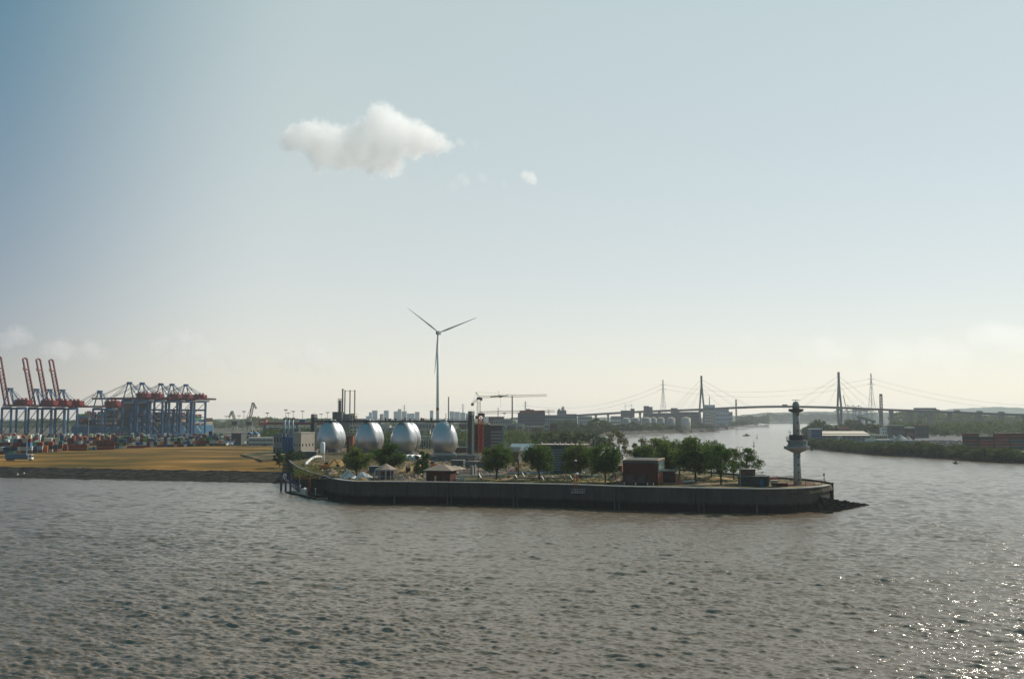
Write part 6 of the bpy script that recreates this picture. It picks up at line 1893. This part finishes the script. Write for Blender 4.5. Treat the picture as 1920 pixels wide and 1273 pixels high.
def wires(a, b, label, offs=((-11,-12),(11,-12),(-8,-24),(8,-24)), sag=26):
    m = MB()
    for o_, dz in offs:
        pr = None
        for i in range(19):
            t = i/18; p = a.lerp(b,t)+Vector((0,o_,dz-sag*4*t*(1-t)))
            if pr is not None: m.bar(pr,p,0.16)
            pr = p
    m.single('power_line', M_STEEL_D, label, 'power line')
wires(pm1, pm2, 'sagging power line wires between the two tall masts at the bridge')
wires(pm2, pm3, 'power line wires falling from the right tall mast to the right edge', sag=20)
pm0 = Vector((Xp(985,2900,60),2900,Zy(752,2900)))
wires(pm0, pm1, 'power line wires from the left tall mast towards the blue building', sag=30)
# lattice lift tower on the right bank
h = Zy(738.5,2080)-5
root = thing('lift_tower', 'dark lattice tower with a flat head behind the deck, right of the right pylon', 'tower', (Xp(1652,2080,60),2080,5))
m = MB(); lattice(m,(0,0,0),(0,0,h-5),4.2,6,0.9,0.6); m.part('lattice', mat('red_grey_steel',(0.17,0.09,0.085),0.6), root)
MB().box(-2.4,2.4,-2.4,2.4,h-5,h).part('head', M_STEEL_D, root)
MB().box(-2.6,2.6,-2.6,2.6,0,18).part('base_house', M_GREY, root)

# ================================================================== far left bank: city, works, tanks
sk = [(686,691,780,3300),(691.5,697,773,3300),(697.5,707,769.5,3350),(712,719,776,3200),(719.5,728,769.5,3250),(738,745,771,3300),(745.5,752,767,3300),(752.5,762,771,3350),(763,777,775,3400),(778,786,772,3300),(806,812,769.5,3300),(843,851,771,3250),(851.5,862,772,3300),(862.5,872,773.5,3350),(873,889,775,3400),(905,940,781,3100)]
for i, (a,b,t,d) in enumerate(sk):
    d *= 1.6
    block('far_building', 'hazy blue grey building of the distant skyline, %s from the left' % ordw(i+1), 'building', a, b, t, d, 5, 22, M_STEELBLUE_L if i % 3 else M_CONC_L, M_GREY, 5, 4, roofh=1.5, wm=M_GREY, group='distant skyline')  # distance haze partly put into the pale wall colours
chimney(841, 744, 2600, 2.3, 'thin tall chimney right of the wind turbine', m=M_CONC_D)
chimney(960.5, 742, 2300, 2.6, 'tall brown chimney behind the jib of the tower crane', m=mat('brownish_steel',(0.17,0.15,0.13),0.7))
chimney(713.8, 777, 2300, 1.8, 'short reddish chimney at the left of the distant skyline', m=M_BRICK)
chimney(836, 775, 2500, 1.2, 'short thin chimney beside the tall one right of the turbine', m=M_CONC_D)
chimney(1330.5, 744, 2900, 1.7, 'slim chimney of the power station right of the left pylon')
chimney(1380.5, 749, 2900, 3.0, 'thick pale blue chimney standing alone under the main bridge span', band=M_GREY)
# halls between the eggs and the skyline
mids = [('long_hall','long pale hall behind the second egg','',664,730,797,1150,M_CONC_L,M_GREY,1,8),
 ('long_hall','grey hall between the second and the third egg','',724,762,801,1000,M_CONC,M_CONC_L,1,6),
 ('long_hall','low pale shed between the third and the rightmost egg','',784,806,806,900,M_CONC_L,M_CONC,1,5),
 ('long_hall','grey green hall between the third and the rightmost egg, further back','',780,815,793,1400,M_CONC,M_GREY,2,6),
 ('long_hall','red brick hall right of the rightmost egg','',860,880,794,1350,M_BRICK,M_GREY,2,6),
 ('long_hall','pale blue hall below the red brick hall by the right stair tower','',858,884,806,1000,M_STEELBLUE_L,M_CONC_L,1,6),
 ('long_hall','low grey hall right of the rightmost egg, nearest','',861,880,824,760,M_CONC,M_CONC_L,1,6),
 ('long_hall','dark roofed shed left of the leftmost egg, behind the beige hall','',584,600,806,760,M_GREY,M_GREY_D,1,5),
 ('long_hall','wide grey shed low between the first and second egg','',640,676,812,800,M_CONC,M_GREY_D,1,8),
 ('long_hall','brown shed low between the second and third egg','',708,742,816,790,M_BRICK,M_CONC_D,1,7),
 ('long_hall','pale shed with dark doors low between third and rightmost egg','',776,812,818,770,M_CONC_L,M_CONC,1,8),
 ('long_hall','dark long shed right of the white office at the meadow end','',520,560,803,1050,M_GREY_D,M_CONC_D,1,10),
 ('long_hall','bluish warehouse behind the red crane mast','',925,960,786,1800,M_GREY,M_GREY_D,2,8),
 ('long_hall','maroon roofed warehouse right of the red crane mast','',916,945,781,2000,M_BRICK,M_RED,1,6),
 ('long_hall','pale grey warehouse with long roof behind the louvred building','',944,984,794,1500,M_CONC,M_GREY,1,8),
 ('long_hall','dark shuttered hall left of the white stair tower','',951,966,797,1350,M_GREY_D,M_CONC_D,2,5),
 ('white_stair_tower','narrow white stair tower left of the twin beige towers','',980,984,797,1300,M_WHITE,M_CONC_L,4,1),
 ('beige_tower','sunlit beige corner tower, left of the twin','',986,997,799,1300,mat('sand_brick',(0.32,0.22,0.14),0.9),M_CONC_L,4,2),
 ('dark_hall','dark hall front between the twin beige towers','',997.5,1012,799,1310,M_GREY_D,M_WHITE,2,6),
 ('beige_tower','beige corner tower, right of the twin','',1012.5,1020,799,1300,mat('sand_brick',(0.32,0.22,0.14),0.9),M_CONC_L,4,2),
 ('brick_house','small red brick house with dark windows right of the twin towers','',1032,1045,793,1250,M_BRICK,M_CONC_D,2,3),
 ('pale_house','pale grey house left of the small red brick house','',1020.5,1031,795,1280,M_CONC,M_GREY,3,3),
 ('grey_block','long grey block behind the trees under the castle like silo','',1022,1082,778,1900,M_GREY,M_GREY_D,4,14),
 ('castle_silo','stepped grey silo with little turrets on top','',1045,1062,769,1950,M_GREY,M_GREY_D,5,4),
 ('long_block','grey warehouse between the castle silo and the viaduct end','',1062,1081,776,2000,M_CONC_D,M_GREY,3,6),
 ('viaduct_block','pale block under the viaduct, leftmost','',1087,1110,780,2350,M_CONC,M_GREY,3,6),
 ('viaduct_block','pale sunlit block under the viaduct left of the dark towers','',1146,1164,780,2300,M_CONC_L,M_GREY,3,6),
 ('dark_silo','dark silo tower block rising to the viaduct deck','',1165,1183,769.5,2380,M_GREY_D,M_GREY_D,6,5),
 ('dark_silo','dark silo tower with a raised head right of the other dark one','',1183.3,1190,766,2380,M_GREY_D,M_GREY_D,6,2),
 ('silo_block','pale square silo standing above the bridge deck','',1208,1217,761,2620,M_CONC_D,M_GREY,5,3),
 ('silo_block','lower pale block right of the square silo above the deck','',1217.3,1224,762.5,2620,M_CONC,M_GREY,4,3),
 ('long_silo','long dark blue grey silo building behind the storage tanks','',1209,1262,774,2420,M_GREY_D,M_GREY,5,20),
 ('long_silo','second long dark silo building reaching to the left pylon','',1262.5,1313,772,2440,M_GREY_D,M_GREY,5,20),
 ('roof_house','small roof house on the silo left of the power mast base','',1259,1271,765,2600,M_GREY,M_GREY_D,1,4),
 ('beige_block','beige sunlit block just right of the left bridge pylon','',1323,1333,770,2350,M_CONC_L,M_BEIGE,6,3),
 ('beige_block','cream tower block right of the beige one by the pylon','',1333.5,1340,772,2360,M_CREAM,M_BEIGE,6,2),
 ('power_station','large pale power station block','',1343,1367,766,2950,M_STEELBLUE_L,M_GREY,4,8),
 ('power_station','tall stepped boiler block of the power station','',1322,1341,759,2950,M_STEELBLUE_L,M_GREY,4,6),
 ('power_station','low right wing of the power station','',1367.3,1374,772,2950,M_CONC,M_GREY,3,3),
 ('low_works','low pale works under the left pylon at the water','',1322,1350,795,2210,M_CONC,M_BRICK_O,1,9)]
for (n_,lb,_,a,b,t,d,m1,m2,rw,cl) in mids:
    block(n_, lb, 'building', a, b, t, d, 5.4, max(10, min(30,(b-a)*mpp(d)*0.5)), m1, m2, rw, cl, roofh=0.8, wz=(.6,.45))
# turrets of the castle silo
x0 = Xp(1045,1950); m = MB(); k = mpp(1950)
for a,w,z1 in ((2,4,766.5),(8,3,764),(11.5,2,762.5),(9.5,1.2,761)): m.box(a*k,(a+w)*k,2,2+w*k,Zy(770,1950),Zy(z1,1950))
m.single('roof_turrets', M_GREY, 'cluster of small turrets on top of the stepped grey silo', 'turrets', (x0,1952,0))
# blue building with the red top
rt, w_, h_, d_ = block('blue_office', 'dark blue office block with a red top storey', 'building', 971, 1022, 773.5, 1750, 5.4, 26, mat('deep_blue_cladding',(0.035,0.055,0.085),0.5), M_GREY_D, 6, 16, wm=M_GLASS, wz=(.7,.5))
MB().box(3,w_-0.3,1,d_-1,h_,h_+3.8).part('top_storey', M_RED_B, rt)
m = MB(); m.box(w_*.3,w_*.45,4,12,h_+3.8,h_+6.5); m.box(w_*.38,w_*.6,6,12,h_+3.8,h_+5.4); m.part('roof_plant', M_CONC_D, rt)
# storage tanks with pale domes
for i, (px, w, top, bot, d) in enumerate(((1174,16,783,800,1950),(1191,18,782.5,800,2000),(1212,18,782,800,2000),(1225,13,782,799,2060),(1239,14,782,799,2080),(1258,16,782.2,799,2060),(1286,18,781.8,800,2020))):
    r = w*mpp(d)/2; z1 = Zy(top,d)
    root = thing('storage_tank', 'round tank with a pale dome under the bridge, %s from the left' % ordw(i+1), 'storage tank', (Xp(px,d,10),d,5.2), 0, 'storage tanks on the left bank')
    h = z1-5.2
    MB().lathe([(r,-0.3),(r,h-2.2)],24).part('wall', M_CONC if i != 6 else M_CONC_L, root, True)
    MB().lathe([(r*1.02,h-2.2),(r*0.8,h-1.2),(r*0.4,h-0.3),(0.05,h)],24).part('dome', M_CREAM, root, True)
root = thing('gas_holder', 'white half dome on the far shore beyond the bridge', 'tank', (Xp(1416.5,4200,10),4200,4))
MB().lathe([(14,0),(13,6),(9,11),(4,13.5),(0.05,14)],20).part('dome', M_WHITE, root, True)
MB().lathe([(14.4,-1),(14.4,1.5)],20).part('ring', M_CONC, root)
# moored dark lighter
def moored():
    a = G(1351,805.5,0); d = a.y
    root = thing('moored_ship', 'dark moored ship with a pale stern lying at the left bank under the bridge', 'ship', (a.x,d,0), 0.25)
    MB().prism([(0,0),(20,0),(24,5),(20,10),(0,10)],-1,7).part('hull', mat('dark_hull',(0.05,0.03,0.035),0.6), root)
    MB().box(1,15,1,9,7,13).part('cargo', M_GREY_D, root); MB().box(16,20,2,8,7,14.5).part('deck_house', M_CONC_L, root)
    m = MB(); m.bar((8,5,13),(8,5,18),0.5); m.part('mast', M_STEEL_D, root)
moored()
# small jetties on the left bank
for px, py, lb in ((1272,810.6,'tiny jetty with moored boats on the left bank, left one'),(1286,810.2,'tiny jetty with moored boats on the left bank, right one')):
    a = G(px,py,0); root = thing('jetty', lb, 'jetty', (a.x,a.y,0))
    MB().box(-6,6,-1,1,0.4,1.3).part('deck', M_STEEL_D, root); MB().box(-3,2,-3,-1.2,0,1.6).part('boat', M_BRICK, root)
# road strip and pale quay behind the site
def strip(name, pts0, pts1, z, m, label):
    vs = [G(a,b,z) for a,b in pts0]+[G(a,b,z) for a,b in reversed(pts1)]
    me = bpy.data.meshes.new(name); n = len(pts0)
    fs = [(i,i+1,2*n-2-i,2*n-1-i) for i in range(n-1)]
    me.from_pydata([tuple(v) for v in vs],[],fs); me.materials.append(m)
    o = bpy.data.objects.new(name, me); COL.objects.link(o); tag(o, label, None, None, 'structure')
strip('yard_road', [(-40,836),(120,830),(260,827),(420,829),(520,833)], [(-40,833),(120,828),(260,825.5),(420,826.5),(520,830)], 5.66, M_CONC_L, 'pale concrete road through the container yard')
strip('quay_road', [(944,826),(985,822),(1030,816)], [(944,821.5),(985,818),(1030,812.5)], 5.66, M_CONC_L, 'pale road behind the louvred building')
strip('site_road', [(800,884),(850,886.5),(900,887)], [(800,880),(850,884),(900,885.5)], 7.40, M_CONC_L, 'pale dusty track across the building site')
strip('grass_strip', [(870,900.5),(1000,901.5),(1150,904)], [(870,898.8),(1000,899.8),(1150,902)], 7.41, mixmat('yellow_lawn',[(0.16,0.13,0.03),(0.34,0.26,0.08),(0.45,0.36,0.15)],scale=0.4), 'strip of yellow lawn along the flood wall')
woods('scrub', 'green scrub on the bank behind the louvred building', 940, 1040, 900, 1120, lambda x: 817-(x-940)*0.05, 60, 1.6, LEAF_C, seed=11)
woods('scrub', 'low trees and scrub between plant and terminal', 480, 640, 950, 1250, lambda x: 805, 70, 2.2, LEAF_C, seed=12)
woods('scrub', 'greenery behind the egg tanks', 560, 1010, 720, 1700, lambda x: 808+2*math.sin(x*.07), 330, 2.0, LEAF_C, seed=13)
woods('scrub', 'riverside scrub on the left bank below the viaduct', 1030, 1330, 1500, 2150, lambda x: 797+2*math.sin(x*.2)-(x-1030)*0.004, 260, 2.4, LEAF_C, seed=14) if False else None

# ================================================================== right bank buildings
block('long_warehouse', 'long low warehouse with a bright sunlit sloping roof behind the hedge', 'building', 1541, 1634, 813, 1075, 4.6, 5, M_STEELBLUE_L, M_CREAM, 1, 10, roofh=0.4, wm=M_GREY)
x0, x1 = Xp(1541,1070,12), Xp(1634,1070,12); z0, z1 = Zy(816.3,1068), Zy(808,1095)
m = MB(); m.add([(0,0,z0),(x1-x0,0,z0),(x1-x0,26,z1),(0,26,z1),(0,0,z0-0.5),(x1-x0,0,z0-0.5),(x1-x0,26,z1-0.5),(0,26,z1-0.5)],[(0,1,2,3),(7,6,5,4),(4,5,1,0),(5,6,2,1),(6,7,3,2),(7,4,0,3)])
m.single('warehouse_roof', mat('cream_sheet_roof',(0.60,0.49,0.38),0.6), 'bright cream sheet roof sloping over the long low warehouse', 'roof', (x0,1068,0))
block('glass_house_office', 'three storey white framed blue glass office at the left end of the right bank', 'building', 1522, 1542, 803.5, 1060, 4.6, 12, M_STEELBLUE, M_WHITE, 3, 5, win_parts=True, wm=M_GLASS, roofh=0.8)
block('red_brown_house', 'red brown house behind the long low warehouse', 'building', 1572, 1594, 799.5, 1180, 4.6, 12, mat('dull_brick',(0.17,0.09,0.07),0.9), M_BRICK, 2, 5, gable=3.5)
block('pale_hall', 'pale stepped hall right of the long warehouse', 'building', 1641, 1664, 815, 985, 4.6, 14, M_CREAM, M_CONC_L, 2, 6, roofh=0.7)
block('pale_hall', 'low pale hall with a bright roof in front of the stepped hall', 'building', 1648, 1674, 824, 930, 4.6, 10, M_CONC, M_WHITE, 1, 6, roofh=0.6)
block('white_shed', 'small white shed in the hedge left of the pale halls', 'building', 1626, 1640, 822.5, 920, 4.6, 6, M_WHITE, M_CONC_L, 1, 4, roofh=0.5)
block('white_post_house', 'narrow white house in front of the long warehouse', 'building', 1574, 1578, 818, 1000, 4.6, 4, M_WHITE, M_CONC_L, 2, 1)
block('grey_roof_shed', 'low shed with a pale grey roof behind the hedge', 'building', 1692, 1718, 825, 890, 4.6, 9, M_STEELBLUE_L, M_CONC_L, 1, 6, roofh=0.6)
block('dark_hall', 'dark hall with a white roof edge behind the car park', 'building', 1673, 1697, 797, 1250, 4.6, 14, M_GREY_D, M_CONC_L, 2, 6, roofh=0.6)
block('dark_hall', 'dark hall with red roof edge right of the other dark hall', 'building', 1718, 1742, 797, 1250, 4.6, 14, M_GREY_D, M_RED_B, 2, 6, roofh=0.6)
block('white_roof_hall', 'small hall with a bright white roof by the car park', 'building', 1702, 1715, 800.5, 1120, 4.6, 8, mat('dull_brick',(0.17,0.09,0.07),0.9), M_WHITE, 2, 3, roofh=1.2)
block('white_tower_house', 'white tower and house by the trees behind the pale halls', 'building', 1654, 1663, 801, 1230, 4.6, 8, M_WHITE, M_CONC_L, 3, 2)
block('viaduct_house', 'grey flat block seen above the viaduct at the right', 'building', 1720, 1757, 764.5, 2500, 4.6, 20, M_GREY_D, M_GREY, 4, 10)
block('pale_strip_hall', 'long pale hall seen under the viaduct at the right', 'building', 1784, 1844, 774, 2900, 4.6, 20, M_CONC_L, M_GREY, 1, 8)
for i, (px, w, d, top) in enumerate(((1688,26,925,815.5),(1676,16,950,816),(1702,14,960,817))):
    r = w*mpp(d)/2; h = Zy(top,d)-4.6
    root = thing('low_tank', 'low round tank with a shallow conical roof on the right bank, %s' % ('middle and largest','left one','right one')[i], 'tank', (Xp(px,d),d,4.6), 0, 'low round tanks on the right bank')
    MB().lathe([(r,-0.2),(r,h*0.6)],20).part('wall', M_CONC_L, root, True)
    MB().lathe([(r*1.03,h*0.6),(r*0.25,h*0.92),(r*0.25,h),(0.05,h*1.05)],20).part('roof', M_CONC, root)
# conveyor shed
x0 = Xp(1608,1720); 
root = thing('conveyor_shed', 'steep sloping conveyor roof with a sunlit edge below the right lattice mast', 'shed', (x0,1720,4.6))
a = Vector((0,0,Zy(779,1720)-4.6)); b = Vector((Xp(1642,1720)-x0,0,Zy(789.5,1720)-4.6))
m = MB(); m.bar(a,b,7,2.6); m.part('gallery', M_CREAM, root)
m = MB(); m.bar(a+Vector((0,0,-2.2)),b+Vector((0,0,-2.2)),6.4,1.6); m.part('under_frame', M_STEEL_D, root)
for t in (0.15,0.5,0.85):
    p = a.lerp(b,t); MB().box(p.x-0.8,p.x+0.8,-2.5,2.5,0,p.z-2.5).part('trestle', M_STEEL_D, root)
# parked cars on the right bank
def car_mesh(name, m):
    b = MB(); b.mi = 0
    b.prism([(-0.9,-2.1),(0.9,-2.1),(0.9,2.1),(-0.9,2.1)],0.35,0.85)
    b.add([(-0.85,-1.7,0.85),(0.85,-1.7,0.85),(0.85,1.0,0.85),(-0.85,1.0,0.85),(-0.7,-1.2,1.45),(0.7,-1.2,1.45),(0.7,0.4,1.45),(-0.7,0.4,1.45)],[(4,5,6,7)])
    b.mi = 1
    b.add([(-0.85,-1.7,0.85),(0.85,-1.7,0.85),(0.85,1.0,0.85),(-0.85,1.0,0.85),(-0.7,-1.2,1.45),(0.7,-1.2,1.45),(0.7,0.4,1.45),(-0.7,0.4,1.45)],[(0,1,5,4),(1,2,6,5),(2,3,7,6),(3,0,4,7)])
    for x in (-0.8,0.8):
        for y in (-1.35,1.35): b.cyl((x-0.12,y,0.33),(x+0.12,y,0.33),0.33,n=8)
    return b.mesh(name,[m,M_GLASS])
CARS = [('white',car_mesh('car_white',mat('car_white_paint',(0.75,0.74,0.72),0.25,var=0.03))),('silver',car_mesh('car_silver',mat('car_silver_paint',(0.45,0.46,0.47),0.25,metal=0.5,var=0.03))),('dark',car_mesh('car_dark',mat('car_dark_paint',(0.03,0.032,0.04),0.2,var=0.03))),('red',car_mesh('car_red',mat('car_red_paint',(0.30,0.03,0.03),0.25,var=0.03))),('cream',car_mesh('car_cream',mat('car_cream_paint',(0.60,0.50,0.38),0.3,var=0.03)))]
for r in range(6):
    d = 900 + r*34
    n = 0
    px = 1716 + r*1.5
    while px < 1803:
        n += 1
        if rc.random() < 0.85:
            cname, me = rc.choice(CARS)
            o = bpy.data.objects.new('parked_car', me); COL.objects.link(o)
            o.location = (Xp(px,d,5),d+rc.uniform(-.3,.3),4.6); o.rotation_euler = (0,0,R(8)+rc.uniform(-.05,.05))
            tag(o, '%s car, %s row of the car park, %s bay from the left' % (cname, ordw(r+1), ordw(n)), 'car', 'cars in the right bank car park')
        px += 5.6*(900/d)
strip('car_park', [(1708,829),(1812,829)], [(1708,811),(1812,811)], 4.67, mat('car_park_asphalt',(0.10,0.10,0.10),0.9), 'grey car park on the right bank')

# ================================================================== on the water
def ferry():
    a = G(1341,832.5,0)
    root = thing('ferry', 'small white and blue passenger ferry on the river behind the largest tree', 'boat', (a.x,a.y,0), R(20))
    MB().prism([(-6.5,-1.8),(4,-1.9),(7,0),(4,1.9),(-6.5,1.8)],-0.4,1.3).part('hull', mat('ferry_blue',(0.03,0.08,0.20),0.4), root)
    c = MB().box(-5,2.5,-1.5,1.5,1.3,3.3).part('cabin', M_WHITE, root)
    for k in range(4): MB().box(-4.6+k*1.8,-3.4+k*1.8,-1.56,-1.48,2.0,2.9).part('window', M_GLASS, c)
    MB().box(-1.0,1.6,-1.2,1.2,3.3,5.0).part('wheelhouse', M_WHITE, root); MB().box(-5.2,2.7,-1.6,1.6,3.302,3.42).part('upper_deck', M_ORANGE, root)
    m = MB(); m.bar((-1.4,0,3.4),(-1.4,0,7.0),0.12); m.part('mast', M_STEEL, root)
ferry()
def launch():
    a = G(1399,817.3,0)
    root = thing('motor_launch', 'dark motor launch throwing a white bow wave in the middle of the river', 'boat', (a.x,a.y,0), R(195))
    MB().prism([(-6,-1.7),(3,-1.8),(6.5,0),(3,1.8),(-6,1.7)],-0.3,1.5).part('hull', M_STEEL_D, root)
    MB().box(-3,1.5,-1.3,1.3,1.5,3.4).part('cabin', M_GREY_D, root); MB().box(-1.5,1.0,-1.33,1.33,2.3,3.0).part('window', M_GLASS, root)
    f = MB(); f.prism([(4,-3.2),(8,-1),(8,1),(4,3.2),(-12,3.0),(-12,-3.0)],0.05,0.3)
    f.part('bow_wave', mat('foam',(0.75,0.76,0.76),0.8), root)
launch()
def buoy(px, py, top, col, label, kind):
    a = G(px,py,0); h = Zy(top,a.y)
    root = thing('buoy', label, 'buoy', (a.x,a.y,0), 0, 'channel buoys')
    w = max(0.9, h*0.22) if kind else 1.9
    MB().lathe([(0.3,-0.6),(w,-0.1),(w,0.5),(w*0.35,1.0)],12).part('float', col, root, True)
    MB().lathe([(w*0.35,1.0),(0.25,h-0.9)],8).part('tower', col, root)
    MB().lathe([(0.02,h-0.9),(0.5,h-0.8),(0.5,h-0.2),(0.02,h)],8).part('top_mark', M_STEEL_D, root)
buoy(1413.5, 837, 827, M_STEEL_D, 'dark spar buoy in mid river, the nearer of the two by the launch', 1)
buoy(1419.5, 821.5, 814, M_STEEL_D, 'dark spar buoy in mid river, the farther of the two by the launch', 1)
buoy(1792.5, 869, 860, mat('buoy_green',(0.015,0.05,0.035),0.6), 'dark green round buoy off the right bank hedge', 0)
